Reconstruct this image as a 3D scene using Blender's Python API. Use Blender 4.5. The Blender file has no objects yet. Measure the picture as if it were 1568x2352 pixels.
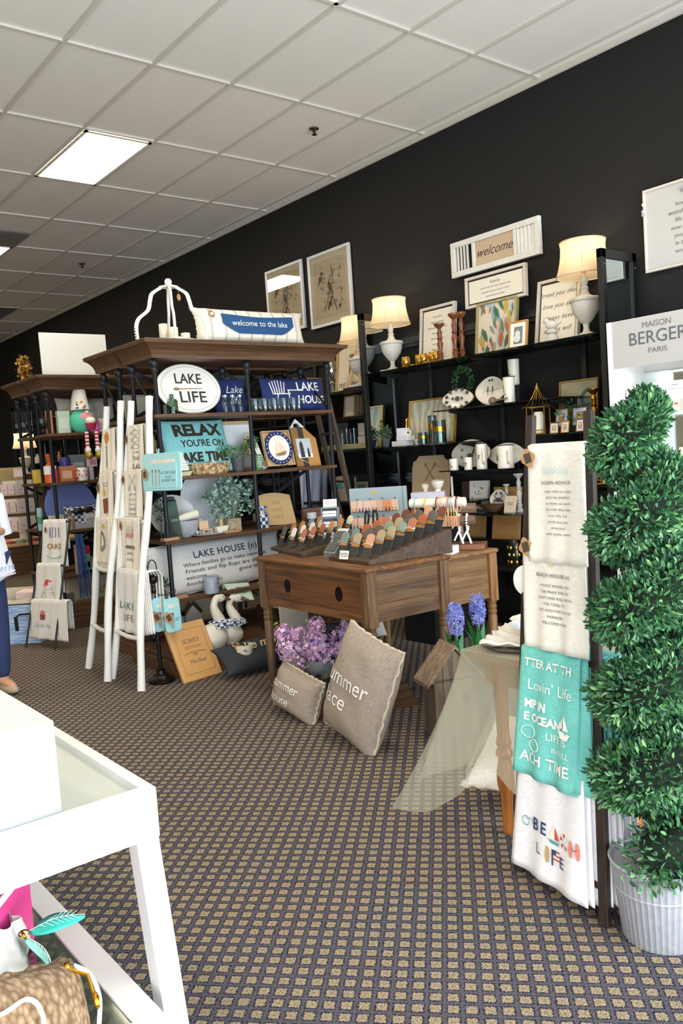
import bpy, math, random
from math import sin, cos, pi, radians, sqrt
from mathutils import Vector, Matrix
random.seed(7)
S = bpy.context.scene
COL = S.collection
# ---------------------------------------------------------------- camera
FPX = 1914.55
YAW, PITCH, ROLL = 0.67032561, -0.0689699, -0.06777701
CAMZ = 1.5
_F = Vector((sin(YAW)*cos(PITCH), cos(YAW)*cos(PITCH), sin(PITCH)))
_R0 = Vector((cos(YAW), -sin(YAW), 0))
_U0 = _R0.cross(_F)
_R = _R0*cos(ROLL) + _U0*sin(ROLL)
_U = -_R0*sin(ROLL) + _U0*cos(ROLL)
cd = bpy.data.cameras.new('camera'); cam = bpy.data.objects.new('camera', cd); COL.objects.link(cam)
cd.sensor_fit = 'VERTICAL'; cd.sensor_height = 22.3; cd.lens = 22.3*FPX/2352
cd.clip_start = 0.05; cd.clip_end = 100
mw = Matrix((( _R.x, _U.x, -_F.x, 0), (_R.y, _U.y, -_F.y, 0), (_R.z, _U.z, -_F.z, CAMZ), (0, 0, 0, 1)))
cam.matrix_world = mw
S.camera = cam
# ---------------------------------------------------------------- world, daylight, exposure
S.view_settings.view_transform = 'Standard'; S.view_settings.look = 'None'
S.view_settings.gamma = 1.0; S.view_settings.use_curve_mapping = False
S.view_settings.exposure = 0.45
w = bpy.data.worlds.new('daylight'); S.world = w; w.use_nodes = True
bg = w.node_tree.nodes['Background']; bg.inputs[0].default_value = (0.72, 0.85, 1, 1); bg.inputs[1].default_value = 1.6

def area(name, loc, rot, sx, sy, power, col, spread=180):
    l = bpy.data.lights.new(name, 'AREA'); l.shape = 'RECTANGLE'; l.size = sx; l.size_y = sy
    l.energy = power; l.color = col; l.spread = radians(spread)
    o = bpy.data.objects.new(name, l); COL.objects.link(o); o.location = loc; o.rotation_euler = rot
    return o
# daylight entering by the shopfront windows behind the photographer
area('daylight_window_right', (2.9, -1.25, 1.75), (radians(90), 0, 0), 4.3, 2.6, 160, (0.70, 0.84, 1.0))
area('daylight_window_left', (-2.6, -1.25, 1.75), (radians(90), 0, 0), 4.6, 2.6, 125, (0.76, 0.87, 1.0))

# added upward fill brightening the ceiling, standing in for light off the pavement outside
area('ceiling_fill', (0.2, -1.2, .55), (radians(132), 0, 0), 8.5, 1.0, 270, (1.0, .96, .88))

# ---------------------------------------------------------------- pixel -> point on a plane of the room
def ray(u, v):
    return _R*((u-784)/FPX) + _U*((1176-v)/FPX) + _F
def P(u, v, x=None, y=None, z=None):
    r = ray(u, v)
    if x is not None: t = x/r.x
    elif y is not None: t = y/r.y
    else: t = (z-CAMZ)/r.z
    return Vector((r.x*t, r.y*t, CAMZ+r.z*t))
def depth(p): return (Vector(p)-Vector((0, 0, CAMZ))).dot(_F)
def FB(u0, v0, u1, v1, x=None, y=None):
    """footprint of something seen in a box on a wall-parallel plane: base centre, width, height"""
    um = (u0+u1)/2; vm = (v0+v1)/2
    b = P(um, v1, x=x, y=y); t = P(um, v0, x=x, y=y)
    a = P(u0, vm, x=x, y=y); c = P(u1, vm, x=x, y=y)
    return b, (c-a).length, t.z-b.z
def RB(u0, v0, u1, v1, x=None, y=None):
    """round thing: base centre, diameter, height"""
    um = (u0+u1)/2
    b = P(um, v1, x=x, y=y); t = P(um, v0, x=x, y=y)
    return b, (u1-u0)*depth(b)/FPX, t.z-b.z

# ---------------------------------------------------------------- materials
def lin(h):
    if not isinstance(h, str): return tuple(h)
    h = h.lstrip('#'); h = h if len(h) == 6 else ''.join(x+x for x in h); c = [int(h[i:i+2], 16)/255 for i in (0, 2, 4)]
    return tuple(x/12.92 if x <= .04045 else ((x+.055)/1.055)**2.4 for x in c)
_mc = {}
def m(h, r=.6, metal=0., bump=0., var=0., scale=30., trans=0., sub=0.):
    k = (h, r, metal, bump, var, scale, trans, sub)
    if k in _mc: return _mc[k]
    mt = bpy.data.materials.new('mat_'+str(h).strip('#')); mt.use_nodes = True
    n = mt.node_tree; b = n.nodes['Principled BSDF']; c = lin(h)
    b.inputs['Base Color'].default_value = (*c, 1); b.inputs['Roughness'].default_value = r
    b.inputs['Metallic'].default_value = metal
    if trans: b.inputs['Transmission Weight'].default_value = trans
    if var or bump:
        tc = n.nodes.new('ShaderNodeTexCoord'); ns = n.nodes.new('ShaderNodeTexNoise')
        ns.inputs['Scale'].default_value = scale; ns.inputs['Detail'].default_value = 5
        n.links.new(tc.outputs['Object'], ns.inputs['Vector'])
        if var:
            mx = n.nodes.new('ShaderNodeMix'); mx.data_type = 'RGBA'
            mx.inputs[6].default_value = (*[x*(1-var) for x in c], 1); mx.inputs[7].default_value = (*[min(1, x*(1+var)) for x in c], 1)
            n.links.new(ns.outputs[0], mx.inputs[0]); n.links.new(mx.outputs[2], b.inputs['Base Color'])
        if bump:
            bp = n.nodes.new('ShaderNodeBump'); bp.inputs['Strength'].default_value = bump; bp.inputs['Distance'].default_value = .004
            n.links.new(ns.outputs[0], bp.inputs['Height']); n.links.new(bp.outputs[0], b.inputs['Normal'])
    _mc[k] = mt; return mt
def wood(a, b_, axis=0, r=.55, sc=1., knots=True):
    k = ('wood', a, b_, axis, r, sc)
    if k in _mc: return _mc[k]
    mt = bpy.data.materials.new('wood_'+a.strip('#')); mt.use_nodes = True
    n = mt.node_tree; p = n.nodes['Principled BSDF']; p.inputs['Roughness'].default_value = r
    tc = n.nodes.new('ShaderNodeTexCoord'); mp = n.nodes.new('ShaderNodeMapping')
    s = [22*sc]*3; s[axis] = 1.6*sc; mp.inputs['Scale'].default_value = s
    n.links.new(tc.outputs['Object'], mp.inputs[0])
    ns = n.nodes.new('ShaderNodeTexNoise'); ns.inputs['Scale'].default_value = 1.6; ns.inputs['Detail'].default_value = 7; ns.inputs['Distortion'].default_value = .7
    n.links.new(mp.outputs[0], ns.inputs['Vector'])
    cr = n.nodes.new('ShaderNodeValToRGB'); cr.color_ramp.elements[0].position = .32; cr.color_ramp.elements[1].position = .68
    cr.color_ramp.elements[0].color = (*lin(a), 1); cr.color_ramp.elements[1].color = (*lin(b_), 1)
    n.links.new(ns.outputs[0], cr.inputs[0]); n.links.new(cr.outputs[0], p.inputs['Base Color'])
    bp = n.nodes.new('ShaderNodeBump'); bp.inputs['Strength'].default_value = .25; bp.inputs['Distance'].default_value = .002
    n.links.new(ns.outputs[0], bp.inputs['Height']); n.links.new(bp.outputs[0], p.inputs['Normal'])
    _mc[k] = mt; return mt
def weave(h, h2, sc=400., r=.9):
    k = ('weave', h, h2, sc)
    if k in _mc: return _mc[k]
    mt = bpy.data.materials.new('weave_'+h.strip('#')); mt.use_nodes = True
    n = mt.node_tree; p = n.nodes['Principled BSDF']; p.inputs['Roughness'].default_value = r
    tc = n.nodes.new('ShaderNodeTexCoord'); outs = []
    for s in ((sc, sc/12, sc/12), (sc/12, sc/12, sc)):
        mp = n.nodes.new('ShaderNodeMapping'); mp.inputs['Scale'].default_value = s
        n.links.new(tc.outputs['Object'], mp.inputs[0])
        ns = n.nodes.new('ShaderNodeTexNoise'); ns.inputs['Scale'].default_value = 1; ns.inputs['Detail'].default_value = 2
        n.links.new(mp.outputs[0], ns.inputs['Vector']); outs.append(ns)
    ad = n.nodes.new('ShaderNodeMath'); ad.operation = 'ADD'
    n.links.new(outs[0].outputs[0], ad.inputs[0]); n.links.new(outs[1].outputs[0], ad.inputs[1])
    mr = n.nodes.new('ShaderNodeMapRange'); mr.inputs[1].default_value = .8; mr.inputs[2].default_value = 1.2
    n.links.new(ad.outputs[0], mr.inputs[0])
    mx = n.nodes.new('ShaderNodeMix'); mx.data_type = 'RGBA'; mx.inputs[6].default_value = (*lin(h), 1); mx.inputs[7].default_value = (*lin(h2), 1)
    n.links.new(mr.outputs[0], mx.inputs[0]); n.links.new(mx.outputs[2], p.inputs['Base Color'])
    _mc[k] = mt; return mt
def glass(h='#f4fafa', t=.97, r=.06):
    k = ('glass', h, t, r)
    if k in _mc: return _mc[k]
    mt = bpy.data.materials.new('glass_'+h.strip('#')); mt.use_nodes = True; n = mt.node_tree
    n.nodes.remove(n.nodes['Principled BSDF']); out = n.nodes['Material Output']
    tr = n.nodes.new('ShaderNodeBsdfTransparent'); tr.inputs[0].default_value = (*[c*t+(1-t)*0 for c in lin(h)], 1)
    gl = n.nodes.new('ShaderNodeBsdfGlossy'); gl.inputs['Roughness'].default_value = r
    fr = n.nodes.new('ShaderNodeLayerWeight'); fr.inputs[0].default_value = .25
    ad = n.nodes.new('ShaderNodeMath'); ad.operation = 'MULTIPLY_ADD'; ad.inputs[1].default_value = .55; ad.inputs[2].default_value = .05
    mx = n.nodes.new('ShaderNodeMixShader')
    n.links.new(fr.outputs['Facing'], ad.inputs[0]); n.links.new(ad.outputs[0], mx.inputs[0])
    n.links.new(tr.outputs[0], mx.inputs[1]); n.links.new(gl.outputs[0], mx.inputs[2]); n.links.new(mx.outputs[0], out.inputs[0])
    _mc[k] = mt; return mt
def emis(h, s):
    mt = bpy.data.materials.new('lit_'+h.strip('#')); mt.use_nodes = True
    b = mt.node_tree.nodes['Principled BSDF']; b.inputs['Base Color'].default_value = (*lin(h), 1)
    b.inputs['Emission Color'].default_value = (*lin(h), 1); b.inputs['Emission Strength'].default_value = s
    return mt
def sheer(h, t, r=.5):
    mt = bpy.data.materials.new('sheer_'+h.strip('#')); mt.use_nodes = True; n = mt.node_tree
    b = n.nodes['Principled BSDF']; b.inputs['Base Color'].default_value = (*lin(h), 1); b.inputs['Roughness'].default_value = r
    b.inputs['Sheen Weight'].default_value = .4
    tr = n.nodes.new('ShaderNodeBsdfTransparent'); mx = n.nodes.new('ShaderNodeMixShader'); mx.inputs[0].default_value = t
    tl = n.nodes.new('ShaderNodeBsdfTranslucent'); tl.inputs[0].default_value = (*lin(h), 1); m2 = n.nodes.new('ShaderNodeMixShader'); m2.inputs[0].default_value = .35
    out = n.nodes['Material Output']
    n.links.new(b.outputs[0], m2.inputs[1]); n.links.new(tl.outputs[0], m2.inputs[2])
    n.links.new(m2.outputs[0], mx.inputs[1]); n.links.new(tr.outputs[0], mx.inputs[2]); n.links.new(mx.outputs[0], out.inputs[0])
    return mt
MIRROR = m('#c9d6d8', .02, 1.0)
GLASS = glass(); GREENGLASS = glass('#9cc0aa', .8); DARKGLASS = glass('#5d7a66', .5)
SHELFGLASS = glass('#9fb5ae', .55)
BLACK = m('#121212', .45); BLK2 = m('#1b1b1d', .35)
IRON = m('#24272d', .45, .4)
WHITE = m('#f2f1ee', .45); CERAM = m('#f0eee8', .15); PAPER = m('#eceae4', .8); CREAM = m('#e9e0cc', .7)
GOLD = m('#c8962e', .22, 1.0); KRAFT = m('#b58a5c', .85); TWINE = m('#cbb796', .9)
ETW = wood('#46301f', '#6b4b30'); ETWY = wood('#46301f', '#6b4b30', 1)
OAK = wood('#c99a62', '#dfb67e'); OAKV = wood('#c99a62', '#dfb67e', 2); DKW = wood('#3a291e', '#5b4431')
INK = m('#2c2f38', .8); GREYINK = m('#77726c', .8)
CANDLE = m('#efe6cf', .5); LEAFG = m('#3f7a3a', .6, var=.35, scale=40)

# ---------------------------------------------------------------- mesh builder
class MB:
    def __init__(s): s.v = []; s.f = []; s.mi = []; s.mats = []; s.cur = 0; s.T = None
    def mat(s, mt):
        if mt not in s.mats: s.mats.append(mt)
        s.cur = s.mats.index(mt); return s
    def add(s, vs, fs):
        o = len(s.v)
        if s.T is not None: vs = [s.T @ Vector(p) for p in vs]
        s.v += [tuple(p) for p in vs]; s.f += [tuple(i+o for i in f) for f in fs]; s.mi += [s.cur]*len(fs); return s
    def box(s, x0, y0, z0, x1, y1, z1):
        return s.add([(x0,y0,z0),(x1,y0,z0),(x1,y1,z0),(x0,y1,z0),(x0,y0,z1),(x1,y0,z1),(x1,y1,z1),(x0,y1,z1)],
                     [(0,3,2,1),(4,5,6,7),(0,1,5,4),(1,2,6,5),(2,3,7,6),(3,0,4,7)])
    def cb(s, c, d):
        return s.box(c[0]-d[0]/2, c[1]-d[1]/2, c[2]-d[2]/2, c[0]+d[0]/2, c[1]+d[1]/2, c[2]+d[2]/2)
    def bar(s, a, b, w, t, up=(0, 0, 1)):
        a = Vector(a); b = Vector(b); d = (b-a).normalized(); up = Vector(up)
        if abs(d.dot(up)) > .95: up = Vector((0, 1, 0))
        x = d.cross(up).normalized()*w/2; z = x.cross(d).normalized()*t/2
        return s.add([a-x-z, a+x-z, a+x+z, a-x+z, b-x-z, b+x-z, b+x+z, b-x+z],
                     [(3,2,1,0),(4,5,6,7),(0,1,5,4),(1,2,6,5),(2,3,7,6),(3,0,4,7)])
    def tube(s, pts, r, n=8, closed=False):
        pts = [Vector(p) for p in pts]; N = len(pts); rs = r if isinstance(r, (list, tuple)) else [r]*N
        vs = []; up = None
        for i, p in enumerate(pts):
            if closed: d = (pts[(i+1) % N]-pts[i-1]).normalized()
            else: d = (pts[min(i+1, N-1)]-pts[max(i-1, 0)]).normalized()
            if up is None:
                up = Vector((0, 0, 1)) if abs(d.z) < .9 else Vector((1, 0, 0))
            x = d.cross(up)
            if x.length < 1e-4: x = d.cross(Vector((.3, 1, .2)))
            x.normalize(); y = x.cross(d).normalized(); up = y
            for k in range(n):
                a = 2*pi*k/n; vs.append(p+x*cos(a)*rs[i]+y*sin(a)*rs[i])
        fs = []
        for i in range(N if closed else N-1):
            j = (i+1) % N
            for k in range(n): k2 = (k+1) % n; fs.append((i*n+k, i*n+k2, j*n+k2, j*n+k))
        if not closed: fs.append(tuple(range(n-1, -1, -1))); fs.append(tuple((N-1)*n+k for k in range(n)))
        return s.add(vs, fs)
    def cyl(s, a, b, r0, r1=None, n=16): return s.tube([a, b], [r0, r0 if r1 is None else r1], n)
    def lathe(s, prof, c=(0, 0, 0), n=20, sx=1., sy=1., flute=0., nf=12):
        vs = []; N = len(prof)
        for r, z in prof:
            for k in range(n):
                a = 2*pi*k/n; q = r*(1+flute*cos(nf*a)); vs.append((c[0]+q*cos(a)*sx, c[1]+q*sin(a)*sy, c[2]+z))
        fs = []
        for i in range(N-1):
            for k in range(n): k2 = (k+1) % n; fs.append((i*n+k, i*n+k2, (i+1)*n+k2, (i+1)*n+k))
        if prof[0][0] > 1e-5: fs.append(tuple(range(n-1, -1, -1)))
        if prof[-1][0] > 1e-5: fs.append(tuple((N-1)*n+k for k in range(n)))
        return s.add(vs, fs)
    def ball(s, c, r, n=12, sc=(1, 1, 1)):
        c = Vector(c); vs = []; fs = []; mm = max(4, n//2+1)
        for i in range(mm+1):
            t = pi*i/mm
            for k in range(n):
                a = 2*pi*k/n; vs.append(c+Vector((r*sin(t)*cos(a)*sc[0], r*sin(t)*sin(a)*sc[1], -r*cos(t)*sc[2])))
        for i in range(mm):
            for k in range(n): k2 = (k+1) % n; fs.append((i*n+k, i*n+k2, (i+1)*n+k2, (i+1)*n+k))
        return s.add(vs, fs)
    def prism(s, pts, y0, y1, plane='xz'):
        """outline in x,z (counter-clockwise seen from -y) given depth along y"""
        N = len(pts)
        if plane == 'xz': vs = [(p[0], y0, p[1]) for p in pts]+[(p[0], y1, p[1]) for p in pts]
        elif plane == 'xy': vs = [(p[0], p[1], y0) for p in pts]+[(p[0], p[1], y1) for p in pts]
        else: vs = [(y0, p[0], p[1]) for p in pts]+[(y1, p[0], p[1]) for p in pts]
        fs = [tuple(range(N)), tuple(range(2*N-1, N-1, -1))]+[((i+1) % N, i, i+N, (i+1) % N+N) for i in range(N)]
        return s.add(vs, fs)
    def grid(s, fn, nu, nv):
        vs = [fn(i/nu, j/nv) for j in range(nv+1) for i in range(nu+1)]
        fs = [(j*(nu+1)+i, j*(nu+1)+i+1, (j+1)*(nu+1)+i+1, (j+1)*(nu+1)+i) for j in range(nv) for i in range(nu)]
        return s.add(vs, fs)
    def sheet(s, fn, nu, nv, th):
        """closed cloth of thickness th; fn(s,t) in the cloth's own frame, back is +y"""
        off = Vector((0, th, 0)); o = [Vector(fn(i/nu, j/nv)) for j in range(nv+1) for i in range(nu+1)]
        K = len(o); vs = o+[p+off for p in o]; W = nu+1; fs = []
        for j in range(nv):
            for i in range(nu):
                a = j*W+i; q = (a, a+1, a+W+1, a+W); fs.append(q); fs.append(tuple(K+x for x in reversed(q)))
        for i in range(nu): fs.append((i+1, i, K+i, K+i+1)); a = nv*W+i; fs.append((a, a+1, K+a+1, K+a))
        for j in range(nv): a = j*W; fs.append((a, a+W, K+a+W, K+a)); a += nu; fs.append((a+W, a, K+a, K+a+W))
        return s.add(vs, fs)
    def build(s, name, mt=None, parent=None, smooth=False, bevel=0., label=None, kind=None, solid=0):
        me = bpy.data.meshes.new(name); me.from_pydata(s.v, [], s.f)
        mats = s.mats if s.mats else [mt if mt else WHITE]
        for a in mats: me.materials.append(a)
        if s.mats: me.polygons.foreach_set('material_index', s.mi)
        if smooth:
            me.polygons.foreach_set('use_smooth', [True]*len(me.polygons)); 
        me.update()
        if smooth: me.set_sharp_from_angle(angle=radians(38))
        o = bpy.data.objects.new(name, me); COL.objects.link(o)
        if parent is not None: o.parent = parent
        if bevel:
            b = o.modifiers.new('bevel', 'BEVEL'); b.width = bevel; b.segments = 2; b.limit_method = 'ANGLE'; b.angle_limit = radians(50)
        if label: o['label'] = label
        if kind: o['kind'] = kind
        return o
def tag(o, label, cat, group=None):
    o['label'] = label; o['category'] = cat
    if group: o['group'] = group
    return o
def thing(name, label, cat, loc, rz=0., tilt=0., group=None, roll=0.):
    o = bpy.data.objects.new(name, None); COL.objects.link(o); o.empty_display_size = .05
    o.location = loc; o.rotation_euler = (radians(tilt), radians(roll), radians(rz)); return tag(o, label, cat, group)
def place(o, loc, rz=0., tilt=0., roll=0.):
    o.location = loc; o.rotation_euler = (radians(tilt), radians(roll), radians(rz)); return o
def dup(root, loc, rz=0., label=None, group=None, tilt=0., scale=None):
    r = root.copy(); COL.objects.link(r); place(r, loc, rz, tilt)
    if scale: r.scale = scale if isinstance(scale, tuple) else (scale,)*3
    if label: r['label'] = label
    if group: r['group'] = group
    for ch in list(root.children):
        c = ch.copy(); COL.objects.link(c); c.parent = r
        for g in ch.children:
            d = g.copy(); COL.objects.link(d); d.parent = c
    return r
# lettering: font curves collected first and turned into meshes in one go at the end
_txt = []
def txt(body, size, mt, parent, x=0., z=0., y=-.002, align='CENTER', width=None, fn=None, shear=0., name='lettering', bold=0., rot=0., depth_=.0006, sp=1., lsp=1.):
    _txt.append((body, size, mt, parent, x, z, y, align, width, fn, shear, name, bold, rot, depth_, sp, lsp))
def run_txt():
    obs = []
    for t in _txt:
        c = bpy.data.curves.new('t', 'FONT'); c.body = t[0]; c.size = t[1]; c.align_x = t[7]; c.align_y = 'CENTER'
        c.shear = t[10]; c.offset = t[12]; c.extrude = 0 if t[9] else t[14]; c.resolution_u = 3; c.space_character = t[15]; c.space_line = t[16]
        o = bpy.data.objects.new('t', c); COL.objects.link(o); obs.append(o)
    dg = bpy.context.evaluated_depsgraph_get(); dg.update()
    for o, t in zip(obs, _txt):
        me = bpy.data.meshes.new_from_object(o.evaluated_get(dg)); c = o.data
        bpy.data.objects.remove(o); bpy.data.curves.remove(c)
        if not len(me.vertices): continue
        xs = [v.co.x for v in me.vertices]; k = 1.
        if t[8]: k = t[8]/max(1e-6, max(xs)-min(xs))
        ca, sa = cos(radians(t[13])), sin(radians(t[13]))
        for v in me.vertices:
            X, Z, Y = v.co.x*k, v.co.y*(k if t[8] and k < 1 else 1), -v.co.z
            X, Z = X*ca-Z*sa, X*sa+Z*ca
            X += t[4]; Z += t[5]
            v.co = t[9](X, Z) if t[9] else (X, Y+t[6], Z)
        me.materials.clear(); me.materials.append(t[2]); me.name = t[11]
        n = bpy.data.objects.new(t[11], me); COL.objects.link(n); n.parent = t[3]
# ================================================================ THE SETTING
CH = 4.182; WX = 5.3
def structure(o): o['kind'] = 'structure'; return o
def carpet():
    mt = bpy.data.materials.new('carpet'); mt.use_nodes = True; n = mt.node_tree; L = n.links.new
    p = n.nodes['Principled BSDF']; p.inputs['Roughness'].default_value = .95; p.inputs['Specular IOR Level'].default_value = .1
    tc = n.nodes.new('ShaderNodeTexCoord'); mp = n.nodes.new('ShaderNodeMapping')
    mp.inputs['Rotation'].default_value = (0, 0, radians(-43.5)); mp.inputs['Scale'].default_value = (1/.0477, 1/.0490, 1)
    L(tc.outputs['Object'], mp.inputs[0])
    # slight waver of the weave
    wn = n.nodes.new('ShaderNodeTexNoise'); wn.inputs['Scale'].default_value = 220; wn.inputs['Detail'].default_value = 2
    L(tc.outputs['Object'], wn.inputs['Vector'])
    ws = n.nodes.new('ShaderNodeVectorMath'); ws.operation = 'MULTIPLY_ADD'; ws.inputs[1].default_value = (.34, .34, 0)
    L(wn.outputs['Color'], ws.inputs[0]); L(mp.outputs[0], ws.inputs[2])
    fr = n.nodes.new('ShaderNodeVectorMath'); fr.operation = 'FRACTION'; L(ws.outputs[0], fr.inputs[0])
    sb = n.nodes.new('ShaderNodeVectorMath'); sb.operation = 'SUBTRACT'; sb.inputs[1].default_value = (.5, .5, 0); L(fr.outputs[0], sb.inputs[0])
    ab = n.nodes.new('ShaderNodeVectorMath'); ab.operation = 'ABSOLUTE'; L(sb.outputs[0], ab.inputs[0])
    sx = n.nodes.new('ShaderNodeSeparateXYZ'); L(ab.outputs[0], sx.inputs[0])
    mxx = n.nodes.new('ShaderNodeMath'); mxx.operation = 'MAXIMUM'; L(sx.outputs[0], mxx.inputs[0]); L(sx.outputs[1], mxx.inputs[1])
    cr = n.nodes.new('ShaderNodeValToRGB'); e = cr.color_ramp.elements
    tan, tan2, navy, gry = lin('#9a8a70'), lin('#74685a'), lin('#1e2239'), lin('#57535a')
    e[0].position = .0; e[0].color = (*tan2, 1); e[1].position = .12; e[1].color = (*tan, 1)
    for pos, c in ((.29, tan), (.32, lin('#54403f')), (.335, navy), (.375, navy), (.40, gry), (.5, gry)):
        q = e.new(pos); q.color = (*c, 1)
    L(mxx.outputs[0], cr.inputs[0])
    n2 = n.nodes.new('ShaderNodeTexNoise'); n2.inputs['Scale'].default_value = 230; n2.inputs['Detail'].default_value = 1
    L(tc.outputs['Object'], n2.inputs['Vector'])
    mr = n.nodes.new('ShaderNodeMapRange'); mr.inputs[1].default_value = .35; mr.inputs[2].default_value = .65; mr.inputs[3].default_value = .5; mr.inputs[4].default_value = 1.32
    L(n2.outputs[0], mr.inputs[0])
    ml = n.nodes.new('ShaderNodeVectorMath'); ml.operation = 'SCALE'; L(cr.outputs[0], ml.inputs[0]); L(mr.outputs[0], ml.inputs['Scale'])
    L(ml.outputs[0], p.inputs['Base Color'])
    bp = n.nodes.new('ShaderNodeBump'); bp.inputs['Strength'].default_value = .5; bp.inputs['Distance'].default_value = .003
    L(n2.outputs[0], bp.inputs['Height']); L(bp.outputs[0], p.inputs['Normal'])
    return mt
X0, X1, Y0, Y1 = -9., WX, -1.6, 30.
structure(MB().box(X0, Y0, -.1, X1, Y1, 0).build('floor', carpet()))
structure(MB().box(X0, Y0, CH+.01, X1, Y1, CH+.12).build('ceiling', m('#dcd8d0', .95, bump=.25, var=.06, scale=90)))
structure(MB().box(WX, Y0-.1, 0, WX+.15, Y1+.1, CH+.1).build('wall_right', m('#0d0b0a', .8, bump=.05, scale=60)))
structure(MB().box(X0-.15, Y0-.1, 0, X0, Y1+.1, CH+.1).build('wall_left', m('#b9a78c', .9)))
structure(MB().box(X0, Y1, 0, X1, Y1+.15, CH+.1).build('wall_back', m('#8d7f6c', .9)))
g = MB(); TX0 = 2.158; TDX = .6045; TY0 = 5.181; TDY = 1.2192   # ceiling grid of 2x4 ft tiles
for i in range(-18, 6):
    x = TX0+i*TDX; g.box(x-.012, Y0, CH-.006, x+.012, Y1, CH+.009)
for j in range(-5, 20):
    y = TY0+j*TDY; g.box(X0, y-.012, CH-.0055, X1, y+.012, CH+.009)
g.box(WX-.02, Y0, CH-.03, WX, Y1, CH+.009)
structure(g.build('trim_1', m('#c6c1b8', .6)))
# shopfront behind the photographer: sill, piers and head around glass
f = MB().box(X0, Y0-.15, 0, X1, Y0, .42).box(X0, Y0-.15, 3.1, X1, Y0, CH+.1)
for a, b in ((X0, -7.6), (-5.1, -4.9), (-.35, .55), (5.1, X1)): f.box(a, Y0-.15, .42, b, Y0, 3.1)
structure(f.build('wall_front', m('#d8d2c6', .8)))
for k, (a, b) in enumerate(((-7.6, -5.1), (-4.9, -.35), (.55, 5.1))):
    q = MB().mat(m('#4a4d50', .4, .6))
    for x in (a+.03, (a+b)/2, b-.03): q.box(x-.03, Y0-.1, .42, x+.03, Y0-.04, 3.1)
    q.box(a, Y0-.1, .42, b, Y0-.04, .48); q.box(a, Y0-.1, 3.04, b, Y0-.04, 3.1)
    fo = structure(q.build('window_%d' % (k+1)))
    MB().box(a, Y0-.075, .45, b, Y0-.069, 3.07).build('pane', glass('#eef6f6', .95), fo)
structure(MB().box(WX-.015, Y0, 0, WX, Y1, .1).build('baseboard_right', BLACK))
# recessed light panels and air grilles
def light_panel(i, j, label, lamp=True):
    x = TX0+i*TDX; y = TY0+j*TDY
    t = thing('ceiling_light', label, 'ceiling light', (x+TDX/2, y+TDY/2, CH-.012), group='ceiling light panels')
    w, h = TDX/2-.016, TDY/2-.016
    q = MB()
    for a in ((-w, -h, w, -h+.028), (-w, h-.028, w, h), (-w, -h, -w+.028, h), (w-.028, -h, w, h)): q.box(a[0], a[1], -.002, a[2], a[3], .008)
    q.build('frame', m('#d9d4c8', .5), t)
    MB().box(-w+.028, -h+.028, 0, w-.028, h-.028, .006).build('diffuser', LITM, t)
LITM = emis('#fff0d2', 17)
for j, lb in ((1, 'bright recessed light panel nearest the white lattice sprinkler area, fully in view'), (4, 'recessed light panel cut off by the left edge of the photo'), (7, 'recessed light panel farthest down the ceiling'), (-2, 'recessed light panel at the very top edge of the photo')):
    light_panel(1, j, lb)
for i in (-5, -11):
    for j in (-2, 1, 4, 7, 10): light_panel(i, j, 'recessed light panel over the left side of the shop')
def grille(i, j, d, label, col):
    x = TX0+i*TDX; y = TY0+j*TDY
    t = thing('ceiling_vent', label, 'vent', (x+TDX/2, y+TDY*d/2, CH-.014))
    w, h = TDX/2-.016, TDY*d/2-.016
    MB().box(-w, -h, .004, w, h, .01).build('backing', m(col, .7), t)
    q = MB()
    for k in range(14):
        yy = -h+2*h*(k+.5)/14; q.box(-w, yy-.006, -.006, w, yy+.006, .003)
    q.build('louvre', m('#5b564e', .6), t)
grille(1, 3.5, .5, 'grey louvred ceiling vent beside the left edge light panel', '#6b655c')
grille(3, 7, 1, 'dark ceiling return grille far down the shop', '#211f1d')
def sprinkler(u, v, label):
    p = P(u, v, z=CH); t = thing('fire_sprinkler', label, 'sprinkler', (p.x, p.y, CH))
    MB().lathe([(0, -.002), (.035, -.006), (.04, -.001), (.04, .002)], n=18).build('escutcheon', m('#8d8a85', .25, 1.), t, True)
    q = MB().cyl((0, 0, -.045), (0, 0, 0), .008); q.lathe([(0, -.05), (.022, -.048), (.022, -.045), (0, -.044)], n=14)
    for s in (-1, 1): q.tube([(s*.008, 0, -.008), (s*.018, 0, -.022), (s*.006, 0, -.044)], .0025, 6)
    q.build('deflector', m('#4b4a49', .3, 1.), t, True)
sprinkler(721, 296, 'chrome sprinkler head on the ceiling near the middle'); sprinkler(188, 606, 'chrome sprinkler head on the ceiling at far left')
# ================================================================ black wall display: mirrored uprights, rails, brackets, glass shelves
def upright(y, label):
    t = thing('display_upright', label, 'display frame', (WX-.02, y, 0), -90, group='mirrored display uprights')   # local x = -world y, local -y = -world x
    q = MB(); D = .42; H = 2.73
    for a in ((-.02, -D, 0, .02, -D+.05, H), (-.02, -.06, 0, .02, -.012, H), (-.02, -D, H-.06, .02, -.012, H), (-.02, -D, 0, .02, -.012, .1)): q.box(*a)
    q.build('frame', BLACK, t, bevel=.003)
    MB().box(-.006, -D+.05, .1, .006, -.06, H-.06).build('mirror', MIRROR, t)
    for z in (.12, H-.1):
        for yy in (-D+.025, -.036): MB().ball((.021, yy, z), .007, 8).build('screw', m('#999', .3, 1.), t)
YB = [3.24, 5.70, 8.16, 10.62, 13.08, 15.54]
for k, y in enumerate(YB):
    upright(y, ['tall black mirrored upright rising beside the white branded cabinet', 'tall black mirrored upright reflecting the lamp, left of the stepped glass shelves',
                'black mirrored upright behind the rustic wood shelving'][k] if k < 3 else 'black mirrored upright far down the black wall')
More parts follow.
